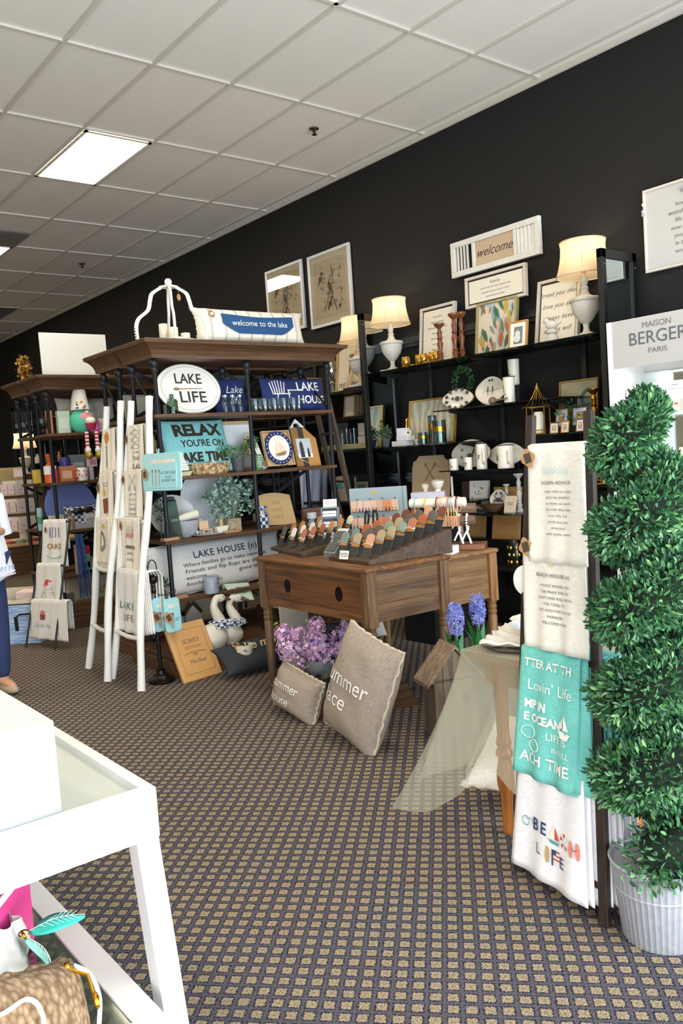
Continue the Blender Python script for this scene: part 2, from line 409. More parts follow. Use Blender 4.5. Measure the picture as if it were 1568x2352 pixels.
def rails(y0, y1, label, zs):
    t = thing('wall_rail', label, 'wall rail', (WX-.005, (y0+y1)/2, 0), -90, group='black mounting rails on the wall'); w = (y1-y0)/2-.03
    for z in zs:
        q = MB().box(-w, -.02, z, w, 0, z+.09).box(-w, -.035, z+.03, w, -.02, z+.06); q.build('rail', BLK2, t, bevel=.002)
    for x in (-w*.66, 0, w*.66): MB().box(x-.02, -.03, .3, x+.02, 0, 2.5).build('standard', BLK2, t)
    for x in (-w*.66, 0, w*.66):
        for z in (1.0, 1.4, 1.9, 2.45): MB().ball((x, -.031, z), .008, 8).build('screw', m('#bbb', .3, 1.), t)
rails(3.24, 5.70, 'black rails behind the stepped glass shelves', (2.42, 1.2))
rails(5.70, 8.16, 'black rails behind the tan photo frames', (2.42, 1.2))
for a, b in zip(YB[2:-1], YB[3:]): rails(a, b, 'black rails on the far wall bay', (2.42, 1.2))
def glass_shelf(y0, y1, z, label, dx=.37):
    t = thing('glass_shelf', label, 'shelf', (WX-.03, (y0+y1)/2, z), -90); w = (y1-y0)/2
    MB().box(-w, -dx-.03, -.01, w, 0, 0).build('pane', SHELFGLASS, t)
    nb = 3 if y1-y0 > 1.5 else 2
    for k in range(nb):
        x = -w+.12+(2*w-.24)*k/(nb-1)
        MB().prism([(0, -.011), (-dx*.9, -.011), (-dx*.9, -.024), (0, -.075)], x-.006, x+.006, 'yz').build('bracket', BLK2, t)
def black_shelf(y0, y1, z, label, dx=.39, group=None):
    w = (y1-y0)/2; return place(tag(MB().box(-w, -dx, -.025, w, 0, 0).build('wall_shelf', BLACK, bevel=.002), label, 'shelf', group), (WX-.025, (y0+y1)/2, z), -90)
ZS = 2.195
glass_shelf(3.27, 5.67, ZS, 'long glass top shelf carrying the lamps and framed sayings')
glass_shelf(4.50, 5.67, 1.535, 'glass shelf under the marbled tray and the glass canisters')
glass_shelf(3.62, 4.86, 1.80, 'glass shelf holding the bird platters')
glass_shelf(3.95, 4.83, 1.31, 'glass shelf holding the stag platter and white pitcher')
glass_shelf(3.27, 4.62, .967, 'low glass shelf with the crab plate and wooden bowl')
glass_shelf(3.26, 3.88, 1.545, 'glass shelf with the gold lantern and tiny gold frames')
glass_shelf(3.26, 3.58, 1.17, 'small glass shelf under the second gold lantern')
glass_shelf(4.55, 5.67, 1.06, 'glass shelf behind the earring board')
black_shelf(5.74, 8.12, 2.085, 'black shelf carrying the tan photo frames'); black_shelf(5.74, 8.12, 1.84, 'short drop black shelf under the flower trinket boxes', .36)
black_shelf(5.74, 8.12, 1.54, 'black shelf with the yellow and white boxes and glasses'); black_shelf(5.74, 8.12, 1.05, 'black shelf behind the grey card spinner')
black_shelf(3.3, 4.9, .55, 'lowest black wall shelf under the carved breadboard')
for k in range(2, 5):
    for z in (2.1, 1.7, 1.3, .9, .45): black_shelf(YB[k]+.04, YB[k+1]-.04, z, 'black shelf in the far wall bays', group='far wall bay shelves')
# ================================================================ rustic shelving units (wood cornice and shelves, iron posts)
LV = (1.885, 1.415, .945, .50)
def etagere(x0, x1, yf, yb, label, top=2.42, fx=0.):
    """x0..x1 posts' centre lines, yf/yb front and back posts"""
    xm, ym = (x0+x1)/2, (yf+yb)/2; w, d = (x1-x0)/2, (yb-yf)/2
    t = thing('etagere', label, 'shelving unit', (xm, ym, 0))
    # stepped base plinth
    MB().box(-w-.09-fx*.3, -d-.13-fx, 0, w+.09, d+.06, .10).box(-w-.07-fx*.3, -d-.11-fx, .10, w+.07, d+.05, .135).build('base', ETW, t, bevel=.006)
    # cornice with cove profile, swept round front and sides
    prof = [(0, -.13), (.012, -.13), (.015, -.105), (.03, -.075), (.055, -.05), (.075, -.035), (.095, -.03), (.10, -.012), (.10, 0)]
    q = MB(); a, b = w+.03, d+.05
    for i in range(len(prof)-1):
        (o1, z1), (o2, z2) = prof[i], prof[i+1]; z1 += top; z2 += top
        for (sx0, sy0, sx1, sy1) in ((-1, -1, 1, -1), (1, -1, 1, 1), (1, 1, -1, 1), (-1, 1, -1, -1)):
            k1 = .25 if sy0 > 0 else 1; k2 = .25 if sy1 > 0 else 1
            q.add([(sx0*(a+o1), sy0*(b+o1*k1), z1), (sx1*(a+o1), sy1*(b+o1*k2), z1), (sx1*(a+o2), sy1*(b+o2*k2), z2), (sx0*(a+o2), sy0*(b+o2*k1), z2)], [(0, 1, 2, 3)])
    q.add([(-a-.1, -b-.1, top), (a+.1, -b-.1, top), (a+.1, b+.025, top), (-a-.1, b+.025, top)], [(0, 1, 2, 3)])
    q.add([(-a, -b, top-.13), (a, -b, top-.13), (a, b, top-.13), (-a, b, top-.13)], [(3, 2, 1, 0)])
    q.build('cornice', ETW, t)
    for z in LV: MB().box(-w-.03, -d-.02, z-.028, w+.03, d+.02, z).build('shelf', ETW, t, bevel=.003)
    for x in (-w, 0, w):
        for s in (-1, 1):
            y = s*d; pr = [(.022, .135), (.024, .15), (.034, .16), (.036, .18), (.024, .205), (.017, .22), (.017, 2.19), (.024, 2.20), (.026, 2.21), (.02, 2.225), (.03, 2.245), (.033, 2.262), (.026, 2.28), (.018, 2.29)]
            MB().lathe(pr, (x, y, 0), 12).build('post', IRON, t, True)
    for z0, z1 in ((LV[0], 2.28), (LV[1], LV[0]), (LV[2], LV[1]), (LV[3], LV[2]), (.135, LV[3])):
        for xa, xb in ((-w, 0), (0, w)):
            if z1-z0 < .3: continue
            q = MB().bar((xa, d+.012, z0), (xb, d+.012, z1-.03), .03, .006, (0, 1, 0)).bar((xa, d+.02, z1-.03), (xb, d+.02, z0), .03, .006, (0, 1, 0))
            if (z0 == LV[0]) or (z0 == LV[2]) or z0 == LV[3]: q.build('cross_brace', IRON, t)
    for s in (-1, 1):
        MB().bar((s*w, -d, LV[0]+.0), (s*w, d, 2.25), .025, .006, (1, 0, 0)).build('side_brace', IRON, t)
    return t
etagere(2.82, 4.42, 5.65, 6.03, 'rustic wood and iron shelving unit in front, topped by the blue lake bolster', fx=.27)
etagere(2.82, 4.42, 6.27, 6.57, 'wood and iron shelving unit backing onto the front one, behind the white lantern frame')
etagere(2.84, 4.44, 7.98, 8.28, 'farther wood and iron shelving unit holding the party gnome', 2.43)
etagere(2.84, 4.44, 8.53, 8.83, 'wood and iron shelving unit at the back of the gnome shelves', 2.43)
# ================================================================ white pole ladders leaning on the shelving
def pole_ladder(fl, fr, tl, tr, label, rungs, r=.026, bend=.012, mat=None, name='white_ladder'):
    fl, fr, tl, tr = [Vector(p) for p in (fl, fr, tl, tr)]
    t = thing(name, label, 'ladder', (fl+fr)/2); B = (fl+fr)/2
    mt = mat or m('#ecebe9', .6, bump=.4, var=.05, scale=18)
    for a, b, ph in ((fl, tl, 0), (fr, tr, 2)):
        pts = []
        for k in range(15):
            s = k/14; p = a.lerp(b, s)-B
            pts.append(p+Vector((bend*sin(s*9+ph), bend*cos(s*7+ph*2), 0)))
        MB().tube(pts, [r*(1+.08*sin(k*1.7+ph)) for k in range(15)], 12).build('rail', mt, t, True)
    for s in rungs:
        a = fl.lerp(tl, s)-B; b = fr.lerp(tr, s)-B; mid = (a+b)/2+Vector((0, 0, -.012))
        MB().tube([a, mid, b], r*.62, 10).build('rung', mt, t, True)
    return t
T0, T1 = 2.655, 2.665
WL = {}
def tops(u, v, x): return P(u, v, x=x)
A_f, A_r = P(205, 1536, z=0), P(243, 1566, z=0); A_tl, A_tr = P(245, 934, x=2.66), P(281, 922, x=2.66)
B_f, B_r = P(259, 1560, z=0), P(320, 1588, z=0); B_tl, B_tr = P(301, 921, x=2.68), P(346, 911, x=2.68)
RG = (.17, .385, .565, .735, .895)
pole_ladder(A_f, A_r, A_tl, A_tr, 'white pole ladder on the left with the fringed camping towel', RG)
pole_ladder(B_f, B_r, B_tl, B_tr, 'white pole ladder on the right with the lake life towel', RG)
# ================================================================ cloths hung on rungs
def cloth(name, label, cat, tl, tr, bl, br, mt, group=None, drop_back=.25, wave=.008, ph=0., th=.004, nf=2.5, backoff=.03, bmat=None, fringe=False):
    """cloth folded over a rung: tl,tr on the rung, bl,br lower front corners; returns thing and mapping for prints"""
    tl, tr, bl, br = [Vector(p) for p in (tl, tr, bl, br)]
    c = (tl+tr)/2; t = thing(name, label, cat, c, group=group)
    xr = (tr-tl).normalized(); dn = ((bl+br)/2-c).normalized(); nrm = xr.cross(dn)
    if nrm.dot(Vector((0, 0, CAMZ))-c) < 0: nrm = -nrm
    def fn(s, q):     # s 0..1 across, q 0..1 down
        top = tl.lerp(tr, s); bot = bl.lerp(br, s); p = top.lerp(bot, q)-c
        return p+nrm*(wave*sin(s*pi*2*nf+ph+q*1.5)*(.25+q)+.004)
    q = MB(); nu, nv = 22, 16; W = nu+1
    for j in range(nv+1):
        for i in range(nu+1): q.v.append(tuple(fn(i/nu, j/nv)))
    for j in range(nv):
        for i in range(nu): a = j*W+i; q.f.append((a, a+W, a+W+1, a+1)); q.mi.append(0)
    # over the rung and down the back
    def bk(s, w_):
        top = tl.lerp(tr, s)-c; L = drop_back
        if w_ < .2: a = w_/.2*pi; return top+nrm*(.004-backoff/2*(1-cos(a)))+Vector((0, 0, .012*sin(a)))
        e = (w_-.2)/.8; return top+nrm*(.004-backoff+.5*wave*sin(s*pi*2*nf+ph))+Vector((0, 0, -L*e))
    q.grid(lambda i, j: bk(i, j), nu, 8)
    o = q.build('cloth', mt, t, True); sd = o.modifiers.new('solid', 'SOLIDIFY'); sd.thickness = th; sd.offset = -1
    Wd = (tr-tl).length; Hh = ((bl+br)/2-c).length
    def pr(X, Z):      # metres: X from centre, Z down from the top as negative
        s = .5+X/Wd; qq = -Z/Hh
        return Vector(fn(s, qq))+nrm*.005
    if fringe:
        fr_ = MB()
        for k in range(46):
            a = fn(k/45, 1.); fr_.bar(a, Vector(a)+Vector((0, 0, -.03))+xr*random.uniform(-.004, .004), .0025, .0025, tuple(nrm))
        fr_.build('fringe', mt, t, kind='stuff')
    return t, pr, Wd, Hh, nrm
def gift_tag(parent, p, rz, sz=.05, loc=None):
    """kraft swing tag as a part of the cloth"""
    q = MB(); s = sz; out = []
    for k in range(24):
        a = 2*pi*k/24; rr = s*(.5+.07*cos(4*a)); out.append((rr*cos(a)*.9, rr*sin(a)*1.15))
    q.mat(KRAFT).prism(out, -.001, .001).mat(m('#4b4034', .8)).box(-.012*sz/.05, -.0018, -.016*sz/.05, .012*sz/.05, -.001, .016*sz/.05)
    o = q.build('swing_tag', parent=parent, label='brown kraft swing tag'); o.location = p; o.rotation_euler = (radians(-8), radians(-18), radians(rz)); return o
LINEN = weave('#f0e8da', '#e6dccb', 500); WLINEN = weave('#f2efeb', '#e6e2de', 500)
def lad(a, b, s, inset=.03):
    p = a[0].lerp(a[1], s); q = b[0].lerp(b[1], s); d = (q-p).normalized()*inset
    return p+d, q-d
LA = ((A_f, A_tl), (A_r, A_tr)); LB = ((B_f, B_tl), (B_r, B_tr))
def rung_towel(Ld, s, drop, label, mt=LINEN, skew=0., spread=.0, **k):
    p, q = lad(Ld[0], Ld[1], s, .045); out = Vector((-.03, 0, .016)); p = p+out; q = q+out
    ln = (Ld[0][1]-Ld[0][0]).normalized()
    bl = p+Vector((-.02, -skew+spread, -drop)); br = q+Vector((-.02, -skew-spread, -drop))
    return cloth('dish_towel', label, 'towel', p, q, bl, br, mt, **k)
DARKT = m('#5b544c', .9); BLUET = m('#5a7f93', .9)
# right ladder, top to bottom
t, pr, W_, H_, nn = rung_towel(LB, RG[4], .36, 'cream dish towel with three line drawn fish and the words THAT BASS'); Wb = W_
def fish(parent, pr, cx, cz, L=.1, mt=GREYINK):
    pts = [(cx+L*(-.5+k/10), cz+.018*sin(pi*k/10)) for k in range(11)]+[(cx+L*(.5-k/10), cz-.014*sin(pi*k/10)) for k in range(1, 10)]
    q = MB()
    loop = [pr(x, z) for x, z in pts]; q.tube(loop, .0012, 4, closed=True)
    q.tube([pr(cx-L*.5, cz), pr(cx-L*.6, cz+.014), pr(cx-L*.6, cz-.014)], .0012, 4, closed=True)
    q.tube([pr(cx-.01, cz+.018), pr(cx+.005, cz+.03), pr(cx+.02, cz+.017)], .0012, 4)
    q.build('printed_fish', mt, parent)
for k in range(3): fish(t, pr, .01, -.05-.05*k, .13)
txt('ALL ABOUT', .02, DARKT, t, fn=pr, x=.02, z=-.19); txt('THAT', .045, DARKT, t, fn=pr, x=.03, z=-.235, sp=1.1); txt('BASS', .055, DARKT, t, fn=pr, x=.03, z=-.295, sp=1.1)
gift_tag(t, pr(-.14, -.09), -90, .06)
t, pr, *_ = rung_towel(LB, RG[3], .34, 'cream dish towel with crossed oars reading I just want to go to the lake', ph=1)
q = MB()
for s in (-1, 1): q.tube([pr(s*.05, -.03), pr(-s*.03, -.11)], .002, 5); q.tube([pr(-s*.03, -.11), pr(-s*.045, -.14)], [.004, .006], 5)
q.build('printed_oars', m('#8b9a96', .8), t)
for k, (b, sz) in enumerate((('I JUST WANT', .022), ('TO GO TO', .022), ('THE LAKE &', .022), ('IGNORE', .033), ('ADULTING', .026))): txt(b, sz, DARKT, t, fn=pr, x=.01, z=-.17-.035*k)
gift_tag(t, pr(-.15, -.06), -90, .06)
t, pr, *_ = rung_towel(LB, RG[2], .36, 'cream dish towel with a pink camper reading weekends are for the lake', ph=2)
q = MB().mat(m('#cfc7bb', .8)).add([pr(.055*cos(a)-.0, -.10+.055*sin(a)) for a in [pi*k/12 for k in range(13)]], [tuple(range(13))])
q.mat(m('#d98f8a', .8)).add([pr(-.055, -.10), pr(-.055, -.13), pr(.055, -.13), pr(.055, -.10)], [(0, 1, 2, 3)])
q.build('printed_camper', parent=t)
for k, (b, sz) in enumerate((('WEEKENDS', .03), ('ARE FOR', .026), ('THE LAKE', .026))): txt(b, sz, DARKT, t, fn=pr, x=.01, z=-.20-.045*k, bold=.001 if k == 0 else 0)
gift_tag(t, pr(-.15, -.05), -90, .055)
for k in range(7):
    t, pr, *_ = rung_towel(LB, RG[1], .44-.004*k, 'white lake life dish towel in front on the lowest used rung' if k == 0 else 'white linen towel layered behind the lake life towel', WLINEN, group=None if k == 0 else 'white towels behind the lake life towel', ph=k*.8, spread=.035+.006*k, drop_back=.40, wave=.006, backoff=.035+.012*k)
    if k: t.location.x += .008*k; t.location.y -= .014*k
    else:
        txt('LAKE', .075, m('#4d6a72', .8), t, fn=pr, x=-.02, z=-.25, sp=1.3, shear=.1); txt('LIFE', .07, m('#7a5d55', .8), t, fn=pr, x=-.01, z=-.335, sp=1.2)
# left ladder
t, pr, *_ = rung_towel(LA, RG[4], .32, 'cream towel with an orange sun and canoe on the left white ladder', ph=.5)
q = MB().mat(m('#d38a3c', .8)).add([pr(.045*cos(a)-.03, -.06+.045*sin(a)) for a in [2*pi*k/16 for k in range(16)]], [tuple(range(16))])
q.mat(m('#9b927f', .8)).add([pr(-.03+.03*sin(pi*k/8)-.03, -.12-.18*k/8) for k in range(9)]+[pr(-.03-.0*sin(pi*k/8)+.05-.03, -.12-.18*k/8) for k in range(8, -1, -1)], [tuple(range(18))])
q.build('printed_canoe', parent=t)
t, pr, *_ = rung_towel(LA, RG[3], .35, 'cream towel with a beer toasting print on the left white ladder', ph=1.5)
txt('THE LAKE\nIS CALLING', .02, DARKT, t, fn=pr, x=.0, z=-.09)
q = MB().mat(m('#d3b13c', .8)).add([pr(.02*cos(a)-.02, -.15+.03*sin(a)) for a in [2*pi*k/12 for k in range(12)]], [tuple(range(12))])
q.mat(m('#8a4a35', .8)).add([pr(-.05, -.2), pr(.05, -.19), pr(.06, -.3), pr(-.03, -.31)], [(0, 1, 2, 3)]); q.build('printed_picture', parent=t)
gift_tag(t, pr(-.16, -.11), -90, .07)
for k in range(5):
    t, pr, *_ = rung_towel(LA, RG[2], .34+.006*k, 'fringed cream camping towel at the front of its stack on the left ladder' if k == 0 else 'striped edge fringed towel layered behind the camping towel', ph=k, spread=.03, fringe=True, group=None if k == 0 else 'fringed towels on the left white ladder', drop_back=.3, backoff=.03+.01*k)
    if k: t.location.x += .006*k; t.location.y -= .03*k
    else:
        q = MB().mat(m('#8e8674', .8)).add([pr(-.01+.045*cos(a), -.17+.08*sin(a)) for a in [2*pi*j/16 for j in range(16)]], [tuple(range(16))])
        q.mat(m('#d8b33a', .8)).add([pr(.02+.02*cos(a), -.06+.02*sin(a)) for a in [2*pi*j/12 for j in range(12)]], [tuple(range(12))]); q.build('printed_camper', parent=t)
# ================================================================ pot holder hanging from the front ladder
def pot_holder(label, tl, tr, h, group=None, sc=1.):
    tl = Vector(tl); tr = Vector(tr); w = (tr-tl).length; rz = math.degrees(math.atan2((tr-tl).y, (tr-tl).x))
    t = thing('pot_holder', label, 'pot holder', (tl+tr)/2+Vector((0, 0, -h)), rz, -3, group)
    AQ = m('#a9dbe0', .9, bump=.3, scale=60)
    def rr(w, h, r, z0=0.):
        o = []
        for cx, cz, a0 in ((w/2-r, z0+r, -90), (w/2-r, z0+h-r, 0), (-w/2+r, z0+h-r, 90), (-w/2+r, z0+r, 180)):
            for k in range(5): a = radians(a0+90*k/4); o.append((cx+r*cos(a), cz+r*sin(a)))
        return o
    MB().prism(rr(w, h, .025), -.006, .006).build('pad', AQ, t, bevel=.003)
    MB().tube([(p[0], 0, p[1]) for p in rr(w, h, .025)], .0065, 8, closed=True).build('binding', m('#9fd6dd', .8), t, True)
    MB().prism(rr(w*.82, h*.68, .012, h*.06), -.0105, -.006).build('pocket', AQ, t)
    MB().box(-w*.27, -.0095, h*.72, w*.36, -.0065, h*.84).build('plaid_cloth', weave('#d9cdb9', '#f0ece2', 90), t)
    MB().tube([(-w*.1, 0, h), (-w*.12, 0, h+.035), (-w*.06, 0, h+.035), (-w*.07, 0, h)], .004, 6).build('loop', AQ, t, True)
    for k in range(3):
        x = -w*.22+k*w*.09
        MB().cyl((x, -.012, h*.1), (x, -.012, h*.5), .0018, n=6).ball((x, -.012, h*.53), .008, 8, (1, .3, 1.6)).build('wooden_utensil', m('#8a6a4d', .7), t, True)
    gift_tag(t, (-w*.4, -.02, h*.45), 0, .07*sc)
    txt('AT THE LAKE\non yo\'\nROWIN\' IN?', .026*sc, m('#5c8f9a', .8), t, x=w*.2, z=h*.36, y=-.0115, width=w*.4)
    return t
pot_holder('square aqua pot holder hung at the top of the right white ladder', P(325, 1046, x=2.5), P(391, 1040, x=2.5)+Vector((.06, 0, 0)), .24)
def proj(p):
    d = Vector(p)-Vector((0, 0, CAMZ)); z = d.dot(_F); return 784+FPX*d.dot(_R)/z, 1176-FPX*d.dot(_U)/z
# ================================================================ pine side tables
PINE = wood('#523520', '#85582f', 1, .5); PINEV = wood('#4c3424', '#80603f', 2, .5); PINEG = wood('#4c3524', '#7a5a3c', 0, .5)
LP = wood('#76502f', '#a57748', 2, .5); LPX = wood('#6e4f33', '#98724b', 0, .5)
def turned_leg(t, x, y, top, mt, blk=.065, z0=.0, split=.56):
    MB().box(x-blk/2, y-blk/2, split, x+blk/2, y+blk/2, top).lathe([(.018, z0), (.026, z0+.015), (.026, z0+.035), (.019, z0+.045), (.024, z0+.09), (.030, split-.10), (.024, split-.085), (.031, split-.075), (.031, split-.062), (.025, split-.055), (.031, split-.045), (.031, split-.032), (.026, split-.026), (.03, split-.012), (.034, split)], (x, y, 0), 16).build('leg', mt, t, True)
def pine_table(label, loc, rz, w, d, h, mt, mtx, mtv, drawer):
    t = thing('side_table', label, 'table', loc, rz); a, b = w/2, d/2
    # top with a rounded worn edge
    o = [(-a, -b), (a, -b), (a, b), (-a, b)]
    MB().box(-a, -b, h-.028, a, b, h).build('tabletop', mt, t, bevel=.011)
    i = .045; ap = h-.035-(h-.315)
    for s in (-1, 1):
        MB().box(-a+i+.03, s*(b-i)-.012, h-.31, a-i-.03, s*(b-i)+.012, h-.028).build('apron', mtx, t)
        q = MB()
        for k in range(3): q.box(-a+i+.04, s*(b-i+.012), h-.29+k*.083, a-i-.04, s*(b-i+.017), h-.29+k*.083+.078)
        q.build('end_panel', mtx, t, bevel=.003)
    MB().box(a-i-.012, -b+i+.03, h-.31, a-i+.012, b-i-.03, h-.028).build('apron', mt, t)
    MB().box(-a+i-.012, -b+i+.03, h-.31, -a+i+.012, b-i-.03, h-.028).build('apron', mt, t)
    if drawer:
        dr = MB().box(-a+i-.022, -b+i+.05, h-.255, -a+i-.012, b-i-.05, h-.075).build('drawer', wood('#472a17', '#744825', 1, .45), t, bevel=.003)
        for y in (-b*.5, b*.42):
            q = MB(); T = q.lathe([(.034, 0), (.034, .004), (.02, .006), (.016, .004), (.009, .006), (0, .007)], n=20, sy=1.)
            o = q.build('pull', m('#1e1a17', .35, .8), dr, True); o.location = (-a+i-.022, y, h-.165); o.rotation_euler = (0, radians(-90), 0); o.scale = (1.25, .95, 1)
    for x in (-a+i, a-i):
        for y in (-b+i, b-i): turned_leg(t, x, y, h-.028, mtv, split=h-.33)
    return t
pine_table('dark worn pine side table with a drawer and the bracelet card trays', (3.165, 3.965, 0), -2, .63, 1.16, .88, PINE, PINEG, PINEV, True)
pine_table('lighter pine side table behind, carrying the bracelet stands', (3.745, 4.04, 0), -1, .51, 1.13, .85, wood('#6e4b2e', '#966d45', 1, .5), LPX, LP, False)
# ================================================================ bracelet card trays on the dark table
TZ = .881
CARDC = ['#7e9089', '#b5a382', '#d9a184', '#62605c', '#b4633c', '#7f4436', '#8da292', '#c07860']
def card_proto(col, lb, mask='#3d3c3b'):
    t = thing('bracelet_card', lb, 'bracelet card', (0, 0, -5))
    o = []
    for k in range(9): a = pi*k/8; o.append((.026*cos(a), .122+.012*sin(a)))
    q = MB().mat(m(mask, .8)).prism([(-.03, 0), (.03, 0), (.029, .062), (-.029, .062)], -.001, .001)
    q.mat(m('#c58a4a', .8)).prism([(-.029, .062), (.029, .062), (.028, .082), (-.028, .082)], -.001, .001)
    q.mat(m(col, .8)).prism([(-.028, .082), (.028, .082)]+[(.028*cos(pi*k/8), .118+.02*sin(pi*k/8)) for k in range(9)], -.001, .001)
    q.build('card', parent=t)
    q = MB(); n = 16
    for k in range(n):
        a = 2*pi*k/n; q.ball((.031*cos(a), -.006+.009*sin(a), .078+.004*sin(a*3)), .0042, 6)
    t.scale = (1.36, 1, 1.1)
    q.build('bracelet', m(random.choice(['#d8cfc6', '#3d4440', '#8a8f94', '#c9b7a5']), .35), t, True)
    return t

def proto_card(c):
    names = {'#7e9089': 'grey green', '#b5a382': 'khaki', '#d9a184': 'peach', '#62605c': 'charcoal', '#b4633c': 'rust', '#7f4436': 'dark red', '#8da292': 'pale sage', '#c07860': 'terracotta', '#e9dfc4': 'cream', '#f2efe8': 'white', '#c98f55': 'tan'}
    return card_proto(c, names[c]+' bracelet card'), names[c]
_cp = {}
def put_card(c, loc, rz, tilt, where, group):
    if c not in _cp: _cp[c] = proto_card(c)+(False,)
    pr_, nm, used = _cp[c]
    if not used:
        _cp[c] = (pr_, nm, True); place(pr_, loc, rz, tilt); pr_['label'] = nm+' bracelet card '+where; pr_['group'] = group+', '+nm; return pr_
    return dup(pr_, loc, rz, nm+' bracelet card '+where, group+', '+nm, tilt)
def card_tray(label, A, Bp, Cp, rise, rows, cols, where, group, seq, sc=1.):
    """A left front corner, Bp right front corner, Cp right back corner"""
    A, Bp, Cp = Vector(A), Vector(Bp), Vector(Cp); ex = (Bp-A); wd = ex.length; ex.normalize(); ey = Vector((-ex.y, ex.x, 0)); L = abs((Cp-Bp).dot(ey))
    rz = math.degrees(math.atan2(ex.y, ex.x)); t = thing('card_tray', label, 'display tray', (A+Bp)/2, rz)
    h = .022
    MB().prism([(0, 0), (L, 0), (L, rise+h), (0, h)], -wd/2-.004, wd/2+.004, 'yz').build('tray', DKW, t, bevel=.002)
    c = (A+Bp)/2
    for j in range(rows-1, -1, -1):
        for i in range(cols):
            q = (j+.35)/rows; z = h+rise*q
            p = c+ex*(wd*((i+.5)/cols-.5))*.95+ey*(L*q)+Vector((0, 0, TZ-c.z+z-.002))
            put_card(seq(i, j), p, rz, -24, where, group)
    return t
def sq1(i, j): return [['#7e9089', '#7e9089', '#b4633c', '#b4633c', '#c07860', '#7f4436', '#7f4436', '#b4633c'], ['#b5a382', '#62605c', '#62605c', '#8da292', '#b5a382', '#62605c', '#62605c', '#d9a184'], ['#d9a184', '#b5a382', '#b5a382', '#8da292', '#c07860', '#b4633c', '#62605c', '#7f4436']][i][j]
def sq2(i, j): return [['#62605c', '#c98f55', '#c98f55', '#8da292', '#c98f55', '#8da292'], ['#f2efe8']*3+['#e9dfc4']*3, ['#c07860', '#c07860', '#b4633c', '#c98f55', '#c98f55', '#e9dfc4']][i][j]
card_tray('long dark wood tray of coloured bracelet cards at the table corner', P(756, 1287, z=TZ), P(846, 1299, z=TZ), P(946, 1260, z=TZ), .12, 8, 3, 'in the large tray at the table corner', 'cards in the large tray', sq1)
card_tray('smaller dark wood tray of pale and rust bracelet cards at the far end', P(622, 1264, z=TZ), P(691, 1280, z=TZ), P(752, 1252, z=TZ), .07, 6, 3, 'in the small tray at the far end of the table', 'cards in the small tray', sq2)
p = P(798, 1283, z=TZ+.02); q = thing('sign_card', 'small white printed sign card in front of the large bracelet tray', 'sign', p+Vector((-.03, .0, .0)), -82, -15)
MB().box(-.034, -.001, 0, .034, .001, .05).build('card', PAPER, q); txt('wrap bracelets\nstone of courage\nwear or gift', .009, GREYINK, q, z=.026, y=-.0015)
# metal wedge display with rings
p = P(741, 1287, z=TZ); t = thing('ring_display', 'brushed metal wedge display holding a silver bangle, between the card trays', 'display', (p.x+.05, p.y, TZ), -80)
MB().prism([(0, 0), (.17, 0), (.17, .16), (.15, .17), (0, .04)], -.045, .045, 'yz').build('wedge', m('#9aa0a6', .35, .7), t, bevel=.002)
q = MB().mat(m('#4d4c4b', .6)); q.T = Matrix.Translation((0, -.001, .042)) @ Matrix.Rotation(radians(41), 4, 'X'); q.box(-.035, .01, 0, .035, .17, .003); q.build('insert', parent=t)
MB().tube([(.028*cos(a), .06+.02*sin(a), .10+.028*sin(a)) for a in [2*pi*k/24 for k in range(24)]], .0022, 6, closed=True).build('bangle', m('#dcdcdc', .15, 1.), t, True)
# blue books and plate
p = P(966, 1283, z=.852)
for k, (lb, c) in enumerate((('blue box with white lettering under the small plate, bottom of the pair', '#3b9bd0'), ('pale blue box lying under the small white plate, upper of the pair', '#bcd9e8'))):
    t = thing('gift_box', lb, 'box', (3.50-.0, 3.66, .881+.021*k), 8+3*k)
    MB().box(-.085, -.07, 0, .085, .07, .02).build('box', m(c, .4), t, bevel=.002); txt('dish towel set', .014, WHITE if k == 0 else GREYINK, t, z=.01, y=-.0715)
MB().lathe([(0, .002), (.04, 0), (.07, .012), (.072, .014), (.04, .005), (0, .004)], n=28).build('small_plate', CERAM, None, True)
tag(place(bpy.data.objects['small_plate'], (3.50, 3.66, .923)), 'small white plate lying on the blue boxes', 'plate')
# T shaped bracelet stands
def t_stand(label, loc, rz, bar_m, pole_m, base_m, bars, base, pole_h, octo=False):
    t = thing('bracelet_stand', label, 'jewellery stand', loc, rz)
    MB().box(-base[0]/2, -base[1]/2, 0, base[0]/2, base[1]/2, base[2]).build('base', base_m, t, bevel=.003)
    MB().box(-.012, -.012, base[2], .012, .012, pole_h).build('pole', pole_m, t, bevel=.003)
    for (y, z, L, r) in bars:
        MB().cyl((-L/2, y, z), (L/2, y, z), r, n=8 if octo else 20).build('bar', bar_m, t, not octo, bevel=.002)
    return t
BPOS = (3.62, 3.62, .851)
WST = t_stand('white T shaped stand loaded with pastel tassel bracelets', BPOS, -68, m('#e4dac6', .6), m('#ece9e4', .5), m('#efece6', .5), [(0, .315, .36, .029)], (.20, .12, .05), .30)
cols = ['#5aa7a0', '#d9b45c', '#c9a24d', '#2c2826', '#d88f6e', '#dba98f', '#e5b39c', '#d7cfc4', '#e2856b', '#5fa3a8', '#e59682', '#f0e6da', '#2f3b55', '#d78a72']
xs = [-.14, -.075, -.07, .0, .015, .03, .045, .06, .075, .085, .10, .115, .13, .14]
ca, sa = cos(radians(-68)), sin(radians(-68))
